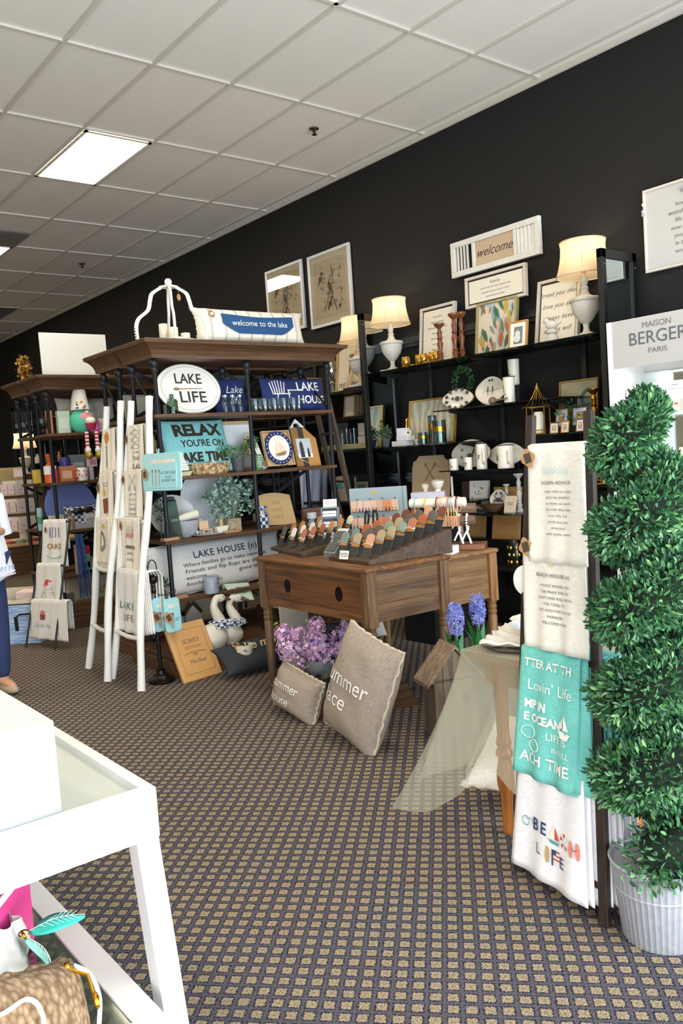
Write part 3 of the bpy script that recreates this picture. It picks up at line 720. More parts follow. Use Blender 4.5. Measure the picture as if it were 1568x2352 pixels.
for k, (c, x) in enumerate(zip(cols, xs)):
    loc = (BPOS[0]+ca*x, BPOS[1]+sa*x, BPOS[2]+.315)
    t = thing('tassel_bracelet', ('teal' if c in ('#5aa7a0', '#5fa3a8') else 'gold' if 'd9b' in c or 'c9a' in c else 'dark' if c[1] in '2' else 'pale' if c[1:3] in ('d7', 'f0') else 'coral')+' beaded bracelet with kraft tags on the white bar, number of its colour', 'bracelet', loc, -68+random.uniform(-6, 6), group='bracelets on the white bar')
    t['label'] = 'beaded tassel bracelet hanging on the white cylindrical bar'
    MB().tube([(0, .034*cos(a), -.012+.044*sin(a)) for a in [2*pi*j/20 for j in range(20)]], .0035, 6, closed=True).build('band', m(c, .5), t, True)
    q = MB().mat(m('#c9a24d', .3, .9)).cyl((0, -.03, -.03), (.002, -.034, -.085), .0016, n=5).mat(m(random.choice(['#c98f6a', '#d8b28f', '#e8ddd0', '#b9805a']), .8)).bar((.002, -.034, -.08), (.004+random.uniform(-.01, .01), -.036, -.145), .015, .002, (0, 1, 0))
    q.build('tassel', parent=t)
DW = wood('#5a4334', '#806451', 0, .6)
D2 = (3.86, 3.66, .851)
t_stand('dark wood two bar stand with pearl bracelets beside the white stand', D2, -55, DW, m('#8d6f60', .5), wood('#6a4128', '#8e5c3a', 0, .4), [(0, .255, .20, .033), (-.07, .185, .20, .03)], (.30, .17, .035), .24, True)
for k, (x, y, z) in enumerate(((-.02, 0, .255), (.0, -.07, .185), (.05, -.07, .185))):
    a_ = radians(-55); t = thing('pearl_bracelet', 'white pearl bracelet with ribbon on the dark wood bar', 'bracelet', (D2[0]+cos(a_)*x-sin(a_)*y, D2[1]+sin(a_)*x+cos(a_)*y, D2[2]+z), -55, group='pearl bracelets on the dark stand')
    q = MB()
    for j in range(18): a = 2*pi*j/18; q.ball((0, .041*cos(a), -.012+.05*sin(a)), .0075, 8)
    q.build('beads', m('#efe9e2', .25), t, True)
    q = MB(); q.bar((0, -.04, -.06), (-.03, -.045, -.12), .01, .001, (0, 1, 0)).bar((0, -.04, -.06), (.025, -.045, -.14), .012, .001, (0, 1, 0)); q.build('ribbon', PAPER, t)
# earring board, wire word, card spinner
t = thing('earring_board', 'grey painted board hung with rows of pink earring cards', 'display board', (3.86, 4.45, .851), -52)
MB().box(-.2, -.008, 0, .2, .008, .40).box(.19, -.02, 0, .21, .02, .40).build('board', m('#97a6ab', .5), t)
MB().box(-.04, -.0095, .355, .0, -.008, .375).build('label_plate', m('#c7a86b', .4, .5), t)
for z in (.32, .2, .08):
    for x in (-.14, -.05, .04, .13): MB().cyl((x, -.008, z), (x, -.05, z+.005), .003, n=6).build('hook', BLACK, t)
ev = [P(1, 1, z=0)]; a_ = radians(-52)
for r_, z in enumerate((.31, .19, .07)):
    for k in range(7):
        x = -.165+.048*k; yy = -.02-.006*(k % 3); loc = (3.86+cos(a_)*x-sin(a_)*yy, 4.45+sin(a_)*x+cos(a_)*yy, .851+z-.075)
        e = thing('earring_card', 'pink earring card hung on the grey board', 'earring card', loc, -52+random.uniform(-5, 5), group='earring cards on the grey board')
        MB().box(-.026, -.001, 0, .026, .001, .075).build('card', m(['#e3bda6', '#dcab92', '#d9885f'][(k+r_) % 3 if k > 3 else 0], .8), e)
        q = MB()
        for s in (-1, 1): q.ball((s*.011, -.004, .02), .0045, 6).ball((s*.011, -.004, .005), .006, 6, (1, .5, 1.6))
        q.build('earring', m(random.choice(['#b9b5ae', '#3b4a73', '#c9a24d', '#3f3d3a']), .3, .6), e, True)
# wire word sculpture (cursive hello)
t = thing('wire_word', 'black metal cursive word standing in front of the earring board', 'word ornament', (3.60, 4.28, .881), -60)
def curve(pts, n=8):
    o = []
    for i in range(len(pts)-1):
        p0, p1, p2, p3 = [Vector(pts[max(0, min(len(pts)-1, i+k))]) for k in (-1, 0, 1, 2)]
        for k in range(n):
            s = k/n; o.append(.5*((2*p1)+(-p0+p2)*s+(2*p0-5*p1+4*p2-p3)*s*s+(-p0+3*p1-3*p2+p3)*s**3))
    return o+[Vector(pts[-1])]
wp = [(-.17, .03), (-.14, .12), (-.15, .17), (-.165, .12), (-.155, .02), (-.13, .09), (-.11, .08), (-.10, .02), (-.06, .05), (-.045, .10), (-.075, .10), (-.07, .03), (-.02, .05), (.02, .19), (-.0, .22), (-.01, .1), (.01, .02), (.06, .08), (.08, .2), (.055, .22), (.05, .1), (.07, .02), (.10, .05), (.13, .10), (.10, .10), (.10, .03), (.14, .03), (.16, .08)]
MB().tube(curve([(x, 0, z) for x, z in wp]), .0075, 8).build('wire', BLACK, t, True)
t = thing('card_spinner', 'grey card holder tower with stacked little boxes and a white sign card', 'display tower', (3.35, 4.72, 0.0), -45)
t.location = P(818, 1240, z=.881); t.location = (3.34, 4.33, .881)
q = MB().mat(m('#8c979c', .45)).box(-.055, -.05, 0, -.05, .05, .28).box(.05, -.05, 0, .055, .05, .28).box(-.055, .045, 0, .055, .05, .28)
for z in (0, .07, .14, .21, .275): q.box(-.055, -.05, z, .055, .05, z+.005)
q.build('tower', parent=t)
for z in (.01, .03, .08, .10, .15, .17, .22, .24):
    MB().box(-.045, -.056, z, .045, .03, z+.017).mat(m('#e6dfe0', .5)).build('drawer_box', m('#ddd6d9', .5), t)
s_ = thing('sign_card', 'white printed sign card standing on top of the grey card tower', 'sign', (3.34, 4.33, 1.162), -45, -10)
MB().box(-.045, -.001, 0, .045, .001, .05).build('card', PAPER, s_); txt('handmade cards\ngift boxes and tags\nplease ask us', .009, m('#a05a50', .8), s_, z=.026, y=-.0015, name='lettering')
# ================================================================ under and in front of the dark table
def cushion(name, label, w, h, th, loc, rz, tilt, mt, n=22, fr=None, cat='pillow', wr=0., roll=0., sub=None, pin=.12):
    t = thing(name, label, cat, Vector(loc)+Vector((0, 0, .04*abs(sin(radians(tilt)))+.001)), rz, tilt, roll=roll)
    def sh(s, q):       # s,q in -1..1 -> outline pinched between the corners
        kx = 1-pin*.5*(1-abs(q)**2)*0-pin*(abs(s)**2)*(1-abs(q)**2)*.0
        x = s*w/2*(1-pin*(1-q*q)*abs(s)**3*.0-pin*(1-abs(q)**3)*.5*abs(s)); z = q*h/2*(1-pin*(1-abs(s)**3)*.5*abs(q)); return x, z+h/2
    def tk(s, q): return th/2*((max(0, 1-abs(s)**3.2))*(max(0, 1-abs(q)**3.2)))**.5
    def side(sg):
        def f(i, j):
            s = sin((i-.5)*pi); q = sin((j-.5)*pi); x, z = sh(s, q)
            wv = wr*sin(q*9+s*2.5)*sin(s*3+1)*(1-s*s)**.5 if wr else 0
            return (x, sg*(tk(s, q)+wv+.0015), z)
        return f
    q = MB(); q.grid(side(-1), n, n); b = MB(); b.grid(side(1), n, n)
    o = len(q.v); q.v += b.v; q.f += [tuple(reversed([k+o for k in f])) for f in b.f]; q.mi += [0]*len(b.f)
    q.build('cover', mt, t, True)
    def pr(X, Z):   # metres from centre
        s = max(-1, min(1, X/(w/2))); qq = max(-1, min(1, Z/(h/2))); x, z = sh(s, qq)
        wv = wr*sin(qq*9+s*2.5)*sin(s*3+1)*(1-s*s)**.5 if wr else 0
        return Vector((x, -(tk(s, qq)+wv+.007), z))
    if fr:
        pts = []
        for k in range(120):
            a = k/30; e = int(a); f_ = (a-e)*2-1
            s, qq = ((f_, -1), (1, f_), (-f_, 1), (-1, -f_))[e % 4]; x, z = sh(s, qq); pts.append(Vector((x+.003*sin(k*2.1), .004*sin(k*1.3), z+.003*cos(k*1.9))))
        MB().tube(pts, [.0055+.003*abs(sin(k*2.3)) for k in range(120)], 5, closed=True).build('fringe', fr, t, True)
    return t, pr
FLAX = weave('#8f8278', '#a89a8c', 420); FRG = m('#cdbfa6', .95, bump=.6, scale=200)
pb = P(815, 1735, z=0)
cw = Vector((2.62, 3.40, .0))
t, pr = cushion('throw_pillow', 'large taupe throw pillow lettered summer place leaning on the table', .48, .58, .21, (2.60, 3.36, .0), -97, -15, FLAX, fr=FRG, wr=.007, roll=12)
txt('summer', .115, WHITE, t, fn=pr, x=-.03, z=.03, width=.40); txt('place', .115, WHITE, t, fn=pr, x=-.11, z=-.085, width=.27)
t, pr = cushion('throw_pillow', 'small taupe throw pillow lettered summer house in front of the bucket', .42, .26, .18, (2.67, 3.95, .0), -92, -16, FLAX, fr=FRG, wr=.004, roll=9)
txt('summer', .075, WHITE, t, fn=pr, x=-.03, z=.03, width=.27); txt('house', .075, WHITE, t, fn=pr, x=-.06, z=-.055, width=.20)
# galvanised bucket with lilacs
bl = Vector((2.92, 3.98, 0)); t = thing('flower_bucket', 'tall galvanised bucket behind the two taupe pillows', 'bucket', bl)
GALV = m('#8f989a', .42, .75, bump=.1, var=.15, scale=14)
MB().lathe([(0, 0), (.085, 0), (.09, .01), (.098, .13), (.101, .135), (.099, .14), (.102, .148), (.1, .154), (.103, .162), (.112, .29), (.116, .293), (.113, .296), (.104, .29), (.09, .03), (0, .02)], n=36).build('bucket', GALV, t, True)
for a in (-1, 1): MB().tube([(.1*a, -.03, .27), (.125*a, 0, .255), (.1*a, .03, .27)], .004, 6).build('handle', GALV, t, True)
def flower_mass(name, label, c, blobs, mats, n, size, cat='flowers', leaf=None, stems=None):
    t = thing(name, label, cat, c)
    q = MB(); 
    for mt in mats: q.mat(mt)
    for (bx, by, bz, br) in blobs:
        for k in range(n):
            d = Vector((random.gauss(0, 1), random.gauss(0, 1), random.gauss(0, 1))).normalized(); p = Vector((bx, by, bz))+Vector((d.x*br, d.y*br, d.z*br*1.15))*random.uniform(.72, 1.)
            q.cur = random.randrange(len(mats)); u_ = d.cross(Vector((0, 0, 1)) if abs(d.z) < .9 else Vector((1, 0, 0))).normalized(); w_ = u_.cross(d)
            for kk in range(4):
                a = pi/2*kk+k; e1 = (u_*cos(a)+w_*sin(a)); e2 = (u_*cos(a+1.2)+w_*sin(a+1.2)); e0 = (u_*cos(a+.6)+w_*sin(a+.6))
                q.add([p, p+e1*size*.6+d*.003, p+e0*size*1.1+d*.005, p+e2*size*.6+d*.003], [(0, 1, 2, 3)])
    q.build('blossoms', parent=t, kind='stuff')
    if stems:
        s = MB()
        for (bx, by, bz, br) in blobs: s.tube([stems, (bx*.6, by*.6, (bz+stems[2])/2), (bx, by, bz)], .003, 5)
        s.build('stems', m('#4d5a34', .7), t, True)
    if leaf:
        l = MB()
        for (x, y, z) in leaf:
            for k in range(5):
                a = random.uniform(0, 6.28); d = Vector((cos(a)*.7, sin(a)*.7, .5)).normalized()*.028; s_ = d.cross(Vector((0, 0, 1))).normalized()*.010; p = Vector((x, y, z))
                l.add([p, p+d*.5+s_, p+d, p+d*.5-s_], [(0, 1, 2, 3)])
        l.build('leaves', m('#8fae4c', .6), t)
    return t
LIL = [m('#c096c2', .8), m('#d9aecb', .8), m('#e9cfe0', .8), m('#a57cb8', .8), m('#c490ae', .8)]
flower_mass('lilac_bunch', 'bunch of pink and purple lilacs in the galvanised bucket', bl+Vector((0, 0, .29)), [(-.17, .13, .16, .055), (-.16, .10, .08, .075), (-.1, .08, .14, .06), (0, 0, .08, .085), (.0, .02, .19, .055), (-.06, -.03, .1, .075), (.12, -.08, .10, .08), (.15, -.10, .18, .055), (.04, -.06, .0, .07), (-.09, .03, .02, .07), (.11, -.08, .03, .06), (-.04, -.06, .03, .06)], LIL, 120, .0155, leaf=[(-.21, .15, .22), (-.2, .14, .13), (-.05, .05, .22), (.02, .0, .15), (.17, -.1, .23), (.02, .01, .24)], stems=(0, 0, -.1))
# ================================================================ dark wooden ladder with beach towels
LF, RF = P(1193, 2000, z=0), P(1390, 2128, z=0); LT, RT = Vector((2.43, 1.93, 1.60)), Vector((2.43, 1.69, 1.60))
LT = P(1219, 955, x=2.43); RT = P(1351, 943, x=2.43)
DKL = wood('#1d1511', '#3a2c25', 2, .5)
t = thing('towel_ladder', 'dark stained wooden ladder hung with beach towels', 'ladder', (LF+RF)/2); B = (LF+RF)/2
for a, b in ((LF, LT), (RF, RT)): MB().bar(a-B, b-B, .034, .022, (1, 0, 0)).build('rail', DKL, t, bevel=.003)
def sv(v, a=LF, b=LT):
    lo, hi = 0., 1.
    for _ in range(30):
        mdl = (lo+hi)/2
        if proj(a.lerp(b, mdl))[1] > v: lo = mdl
        else: hi = mdl
    return lo
RS = [sv(v) for v in (1035, 1262, 1488, 1735, 1925)]
for s in RS: MB().bar(LF.lerp(LT, s)-B, RF.lerp(RT, s)-B, .026, .02).build('rung', DKL, t, bevel=.002)
def lt(s, drop, label, mt, l=.012, r=.012, dx=0., bl=0., br=0., **k):
    a, b = LF.lerp(LT, s), RF.lerp(RT, s); d = (b-a).normalized(); o = Vector((-.03, -.012, .016)); lf_ = (LF-LT)/(LT.z)+Vector((-.03, -.01, 0)); rf_ = (RF-RT)/(RT.z)+Vector((-.03, -.01, 0)); dy = Vector((0, dx, 0))
    p, q = a+d*l+o+dy, b-d*r+o+dy
    return cloth('beach_towel' if 'teal' in label or 'beach life' in label or 'white towel' in label else 'dish_towel', label, 'towel', p, q, p+d*(bl)+lf_*drop, q+d*br+rf_*drop, mt, **k)
W2 = weave('#eeebe3', '#e3dfd5', 500)
t, pr, W_, H_, nn = lt(RS[0], .40, 'white ocean advice kitchen towel on the top rung of the dark ladder', W2, bl=.03, wave=.005, l=.005, r=.01, drop_back=.5)
for z in (-.085, -.098): MB().tube([pr(-.055+.11*k/24, z+.006*sin(k*1.57)) for k in range(25)], .0009, 4).build('printed_waves', m('#a8d4d2', .8), t)
txt('OCEAN ADVICE', .02, INK, t, fn=pr, x=.0, z=-.135, width=.125, sp=1.1)
for k, b in enumerate(('make time to coast', "don't be shellfish", 'be shore to smile', 'roll with the tides', 'seas the day', 'avoid any pier', 'pressure', 'make some waves')):
    txt(b, .0125, INK, t, fn=pr, x=.01, z=-.165-.021*k, sp=1.15)
gift_tag(t, pr(-.105, -.045)+Vector((-.012, 0, 0)), -80, .055)
t, pr, W_, H_, nn = lt(RS[1], .34, 'white beach house definition kitchen towel on the second rung', W2, bl=.03, wave=.007, ph=1, l=-.004, r=.022)
sun = MB()
for k in range(16): a = 2*pi*k/16; sun.tube([pr(-.005+.009*cos(a), -.05+.009*sin(a)), pr(-.005+.016*cos(a), -.05+.016*sin(a))], .0009, 4)
sun.build('printed_sun', m('#e6cf5c', .8), t)
txt('BEACH HOUSE (n)', .02, INK, t, fn=pr, x=-.0, z=-.095, width=.15, sp=1.05)
for k, b in enumerate(('A PLACE WHERE YOU', 'CAN MAKE TIME TO', 'COAST AND ROLL WITH', "THE TIDES. IT'S", 'JUST ANOTHER DAY IN', 'PARADISE.', 'WELCOME HOME.')):
    txt(b, .0125, INK, t, fn=pr, x=.008, z=-.13-.021*k, sp=1.1)
gift_tag(t, pr(-.11, -.005)+Vector((-.01, 0, .004)), -80, .055)
TEAL = weave('#7cd0c8', '#6cc2bb', 500)
for k in range(8):
    t, pr, W_, H_, nn = lt(RS[2], .425-.007*k, 'front teal beach towel lettered life is better and jump in the ocean' if k == 0 else 'teal beach towel layered behind the front one on the third rung', TEAL, bl=-.01-.0*k, br=(-.03 if k == 0 else .0)+.004*k, wave=.009, ph=.4*k, l=.0+.004*k, r=.05-.010*k if k else .055, group=None if k == 0 else 'teal towels behind the front one', backoff=.03+.008*k, drop_back=.36)
    if k: t.location.x += .012*k; t.location.y -= .006*k
    else:
        WT = m('#eef1ee', .85)
        def pt(X, Z): return pr(X, Z-.0)
        for b, sz, x, z, kw in (('TTER AT TH', .06, -.0, -.05, dict(bold=.0015, width=.215)), ("Lovin' Life", .05, .01, -.125, dict(width=.20)), ('MP IN', .045, -.05, -.19, dict(bold=.002, width=.10)), ('E OCEAN', .045, -.02, -.235, dict(bold=.002, width=.16)), ('LIFE IS', .035, .05, -.28, dict(width=.09)), ('IN FULL', .033, .065, -.32, dict(width=.085)), ('ACH TIME', .05, .0, -.37, dict(bold=.001, width=.22))):
            txt(b, sz, WT, t, fn=pr, x=x, z=z, **kw)
        q = MB(); q.add([pr(.075, -.20), pr(.075, -.235), pr(.05, -.24)], [(0, 1, 2)]).add([pr(.08, -.19), pr(.105, -.24), pr(.08, -.24)], [(0, 1, 2)]).add([pr(.05, -.245), pr(.11, -.25), pr(.1, -.27), pr(.065, -.268)], [(0, 1, 2, 3)])
        q.build('printed_sailboat', WT, t)
        for cx, cz in ((-.08, -.285), (-.05, -.325)): MB().tube([pr(cx+.028*cos(a), cz+.02*sin(a)) for a in [2*pi*j/20 for j in range(20)]], .0018, 4, closed=True).build('printed_sunglass_lens', WT, t)
for k in range(7):
    t, pr, W_, H_, nn = lt(RS[3], .365-.003*k, 'front white beach life towel low on the dark ladder' if k == 0 else 'white towel layered behind the front beach life towel', weave('#f0eef2', '#e6e3e8', 500), bl=-.01, br=.0+.003*k, wave=.006, ph=.5*k, l=.0, r=.06-.008*k, group=None if k == 0 else 'white towels behind the beach life one', backoff=.03+.008*k)
    if k: t.location.x += .013*k; t.location.y -= .006*k
    else:
        NV = m('#2f3f63', .8); RD = m('#c9503f', .8); TQ = m('#57a39a', .8); PK = m('#dd8a7b', .8); TN = m('#b79c6a', .8)
        for b, x, mt in (('B', -.055, NV), ('E', -.015, NV)): txt(b, .055, mt, t, fn=pr, x=x, z=-.205, bold=.0008)
        q = MB().mat(m('#efe6d0', .8)).add([pr(.028, -.175), pr(.028, -.222), pr(.008, -.22)], [(0, 1, 2)]).mat(RD).add([pr(.03, -.18), pr(.048, -.222), pr(.03, -.222)], [(0, 1, 2)]).mat(TQ).add([pr(.005, -.226), pr(.05, -.228), pr(.042, -.238), pr(.014, -.236)], [(0, 1, 2, 3)])
        q.build('printed_boat_letter', parent=t)
        q = MB()
        for j in range(9):
            a0 = radians(40+35*j)
            q.mat(RD if j % 2 else WHITE); a1 = a0+radians(35)
            q.add([pr(.072+.02*cos(a0), -.212+.024*sin(a0)), pr(.072+.02*cos(a1), -.212+.024*sin(a1)), pr(.072+.011*cos(a1), -.212+.013*sin(a1)), pr(.072+.011*cos(a0), -.212+.013*sin(a0))], [(0, 1, 2, 3)])
        q.build('printed_life_ring_letter', parent=t)
        q = MB().mat(PK)
        for cx in (.104, .13): q.add([pr(cx+.009*cos(a), -.22+.026*sin(a)) for a in [2*pi*j/14 for j in range(14)]], [tuple(range(14))])
        q.mat(NV).tube([pr(.104, -.215), pr(.117, -.222), pr(.13, -.215)], .001, 4); q.build('printed_sandal_letter', parent=t)
        MB().tube([pr(-.1+.013*cos(a), -.208+.015*sin(a)) for a in [2*pi*j/16 for j in range(16)]], .0012, 4, closed=True).tube([pr(-.1, -.2), pr(-.075, -.195), pr(-.07, -.21)], .0012, 4).build('printed_bicycle', TQ, t)
        txt('L', .05, m('#7f7a6a', .8), t, fn=pr, x=-.035, z=-.275); txt('E', .05, NV, t, fn=pr, x=.06, z=-.285)
        MB().add([pr(.003+.008*cos(a), -.277+.028*sin(a)) for a in [2*pi*j/14 for j in range(14)]], [tuple(range(14))]).build('printed_surfboard_letter', TN, t)
        q = MB().mat(NV).add([pr(.018, -.255), pr(.018, -.305), pr(.024, -.305), pr(.024, -.255)], [(0, 1, 2, 3)]).add([pr(.024, -.255), pr(.024, -.27), pr(.035, -.27), pr(.035, -.255)], [(0, 1, 2, 3)])
        for j in range(5): q.mat(RD if j % 2 == 0 else WHITE).add([pr(.035 if j < 3 else .024, -.255-.006*j), pr(.035 if j < 3 else .024, -.261-.006*j), pr(.05, -.261-.006*j), pr(.05, -.255-.006*j)], [(0, 1, 2, 3)])
        q.build('printed_flag_letter', parent=t)
# ================================================================ sheer covered table with dishes
TH = .71; TX, TY = 2.33, 2.22
t = thing('accent_table', 'small wooden table with turned orange legs under a sheer cloth', 'table', (TX+.35, TY-.36, 0), 0)
OW = wood('#8a4e22', '#bb7636', 2, .35)
MB().box(-.35, -.36, TH-.03, .35, .36, TH).build('tabletop', wood('#8e6a48', '#a9845c', 0), t, bevel=.004)
for s in (-1, 1): MB().box(-.3, s*.31-.01, TH-.12, .3, s*.31+.01, TH-.03).box(s*.31-.01, -.3, TH-.12, s*.31+.01, .3, TH-.03).build('apron', wood('#8e6a48', '#a9845c', 0), t)
for x in (-.30, .30):
    for y in (-.30, .24):
        MB().lathe([(.016, 0), (.022, .012), (.021, .03), (.024, .15), (.028, .17), (.034, .21), (.033, .25), (.026, .285), (.024, .30), (.033, .31), (.033, .325), (.026, .335), (.026, .345), (.031, .355), (.027, .375), (.024, .39), (.028, .6), (.03, TH-.12), (.03, TH-.03)], (x, y, 0), 18).build('leg', OW, t, True)
SH = sheer('#c9c8b2', .58)
def drape(i, j):
    # from the table's top out and down on the left: j 0..1 outward, i 0..1 along the edge (y decreasing)
    y = TY+.02-i*.62
    corner = math.exp(-((i-.0)/.32)**2)
    out = (.12+.10*corner)*(j**1.3); drop = (.545+.10*corner-.16*math.exp(-((i-.42)/.16)**2)+.02*sin(i*14))*j
    fold = .028*sin(i*17+1)*j+.012*sin(i*39)*j
    return (TX-.008-out*.9-fold*.6-TX, y+(.19*corner*j**1.4)+fold-TY, TH+.006-drop*.96)
t = thing('table_cloth', 'sheer sage organza cloth draped over the small table', 'tablecloth', (TX, TY, 0))
MB().grid(drape, 60, 30).build('drape', SH, t, True)
def drape2(i, j):
    x = -.0+i*.72; return (x, .012+.13*j+.02*sin(i*20)*j+(.18*math.exp(-(i/.3)**2))*j, TH+.006-(.52+.1*math.exp(-(i/.3)**2))*j)
MB().grid(drape2, 40, 16).build('back_drape', SH, t, True)
MB().box(-.008, -.74, TH+.001, .72, .012, TH+.006).build('top_layer', SH, t)
# dishes
MB().lathe([(0, 0), (.13, .0), (.19, .006), (.195, .01), (.12, .008), (0, .006)], n=9).build('placemat', wood('#6a6253', '#93876f', 0), None)
tag(place(bpy.data.objects['placemat'], (2.54, 2.08, TH+.007), 20), 'dark slate coloured placemat under the dishes', 'placemat')
def sqplate(nm, label, loc, w, rz, rise, mt=CERAM, cat='plate'):
    def f(i, j):
        s, q = i*2-1, j*2-1; r_ = max(abs(s), abs(q)); return (s*w/2*(1+.04*sin(q*12)), q*w/2*(1+.04*sin(s*12)), rise*max(0, r_-.55)**1.3*2.2+.004*sin(s*14)*sin(q*14)*(r_ > .6))
    q = MB().grid(f, 26, 26); o = q.build(nm, mt, None, True); sd = o.modifiers.new('solid', 'SOLIDIFY'); sd.thickness = .005; return tag(place(o, loc, rz), label, cat)
sqplate('platter', 'large square white textured platter on the sheer covered table', (2.54, 2.05, TH+.02), .34, 25, .035, m('#efeadf', .25, bump=.4, scale=60))
MB().lathe([(0, .0), (.035, .0), (.04, .008), (.07, .05), (.10, .062), (.102, .066), (.068, .058), (.035, .014), (0, .01)], n=32, flute=.03, nf=6).build('bowl', m('#dfe0ee', .2), None, True)
tag(place(bpy.data.objects['bowl'], (2.52, 2.03, TH+.028)), 'white wavy rimmed bowl nested on the square platter', 'bowl')
MB().lathe([(0, 0), (.16, .0), (.19, .02), (.195, .028), (.185, .028), (.15, .012), (0, .01)], n=40, sx=1.15, sy=.75, flute=.01, nf=20).build('scalloped_platter', m('#f1ecdf', .25, bump=.5, scale=50), None, True)
tag(place(bpy.data.objects['scalloped_platter'], (2.74, 2.05, TH+.05), -50), 'oval white relief platter behind the square platter', 'plate')
t = thing('cake_plate', 'stack of white square plates behind the dark ladder', 'plate', (2.86, 1.86, TH+.007))
MB().box(-.13, -.13, 0, .13, .13, .13).build('box', m('#d9d9dc', .6), t, bevel=.004); MB().box(-.131, -.131, .12, .131, .131, .135).build('rim', m('#b8b0a4', .6, bump=.5, scale=120), t)
t['label'] = 'white square lidded box standing behind the top left of the teal towels'; t['category'] = 'box'; t.name = 'lidded_box'
# pillow under the table
t, pr = cushion('floor_pillow', 'white fringed pillow lying under the small table', .46, .42, .13, (2.50, 2.18, .05), -75, -62, weave('#ded9cf', '#eeeae2', 300), fr=m('#cbbda8', .95), pin=.2)
# green lantern behind the ladder foot
lp = P(1305, 2075, z=0); t = thing('candle_lantern', 'olive green metal lantern on the floor behind the dark ladder', 'lantern', (2.235, 1.625, 0), 8); t.scale = (.85, .85, .6)
OL = m('#6b6a46', .5, .3, var=.2, scale=25)
q = MB().box(-.10, -.10, .02, .10, .10, .04).box(-.085, -.085, .04, .085, .085, .055)
for x in (-.09, .09):
    for y in (-.09, .09): q.box(x-.012, y-.012, 0, x+.012, y+.012, .02)
for x in (-.07, .07):
    for y in (-.07, .07): q.box(x-.01, y-.01, .055, x+.01, y+.01, .30)
q.box(-.085, -.085, .30, .085, .085, .315); q.build('frame', OL, t, bevel=.002)
MB().lathe([(.11, .315), (.10, .33), (.03, .38), (.02, .40), (0, .41)], n=4).build('roof', OL, t)
for s in (-1, 1): MB().box(-.06, s*.068, .055, .06, s*.07, .30).build('pane', GLASS, t); MB().box(s*.068, -.06, .055, s*.07, .06, .30).build('pane', GLASS, t)
# ================================================================ spiral boxwood in ribbed zinc pot
tp = Vector((2.18, 1.345, 0)); t = thing('topiary', 'tall spiral boxwood topiary in the ribbed zinc pot', 'plant', tp+Vector((0, 0, .0)))
pot = thing('planter_pot', 'ribbed whitewashed zinc pot holding the spiral topiary', 'plant pot', tp)
ZN = m('#a9adb6', .5, .35, bump=.35, var=.18, scale=45)
MB().lathe([(0, 0), (.108, 0), (.110, .004), (.126, .15), (.129, .152), (.130, .158), (.128, .161), (.137, .232)], n=132, flute=.012, nf=44).lathe([(.137, .23), (.142, .232), (.144, .238), (.139, .243), (.132, .238), (.128, .20), (0, .195)], n=60).build('pot', ZN, pot, True)
MB().lathe([(0, .19), (.128, .20), (.12, .21), (0, .212)], n=30).build('moss', m('#20261a', 1, bump=1, scale=60), t)
q = MB().tube([(.004*sin(k), .004*cos(k*1.3), .19+k*.11) for k in range(12)], .013, 10); q.build('stem', m('#4a3a2c', .9, bump=.5), t, True)
NT = 5.35; ZA, ZB = .285, 1.60
def hel(s):
    ph = radians(196)+2*pi*NT*s; rr = (.100-.034*s); tr = .104-.028*s
    if s > .93: k = (s-.93)/.07; rr *= 1-k*.8; tr *= 1-.55*k
    return Vector((rr*cos(ph), rr*sin(ph), ZA+(ZB-ZA)*s)), tr, ph
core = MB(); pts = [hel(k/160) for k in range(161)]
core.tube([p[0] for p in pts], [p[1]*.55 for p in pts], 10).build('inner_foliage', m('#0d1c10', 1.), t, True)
LM = [m(c, .38, var=.25, scale=12) for c in ('#35663f', '#47794d', '#2b5239', '#6a995c')]
lf = MB()
for mt in LM: lf.mat(mt)
NL = 25000
for k in range(NL):
    s = (k+random.random())/NL; c, tr, ph = hel(s); c2 = hel(min(1, s+.004))[0]; tan = (c2-c)
    if tan.length < 1e-6: tan = Vector((0, 0, 1))
    tan.normalize(); a = random.uniform(0, 2*pi); e1 = tan.cross(Vector((0, 0, 1))).normalized(); e2 = e1.cross(tan).normalized()
    d = (e1*cos(a)+e2*sin(a)+tan*random.uniform(-.35, .35)).normalized()
    if s > .96 or s < .03: d = (d+Vector((random.gauss(0, .5), random.gauss(0, .5), (.5 if s > .5 else -.5)+random.gauss(0, .4)))).normalized()
    p = c+d*tr*random.uniform(.55, .97); g = (d*.75+Vector((random.gauss(0, .38), random.gauss(0, .38), random.gauss(.18, .38)))).normalized()
    L = random.uniform(.019, .030); w_ = L*.2; sd = g.cross(Vector((random.gauss(0, 1), random.gauss(0, 1), random.gauss(0, 1)))).normalized(); up = sd.cross(g)*w_*.5
    lf.cur = 3 if random.random() < .12 else random.randrange(3)
    lf.add([p, p+g*L*.4+sd*w_+up, p+g*L*.75+sd*w_*.8+up, p+g*L, p+g*L*.75-sd*w_*.8+up, p+g*L*.4-sd*w_+up, p+g*L*.55], [(0, 1, 6), (1, 2, 6), (2, 3, 6), (3, 4, 6), (4, 5, 6), (5, 0, 6)])
lf.build('leaves', parent=t, kind='stuff')
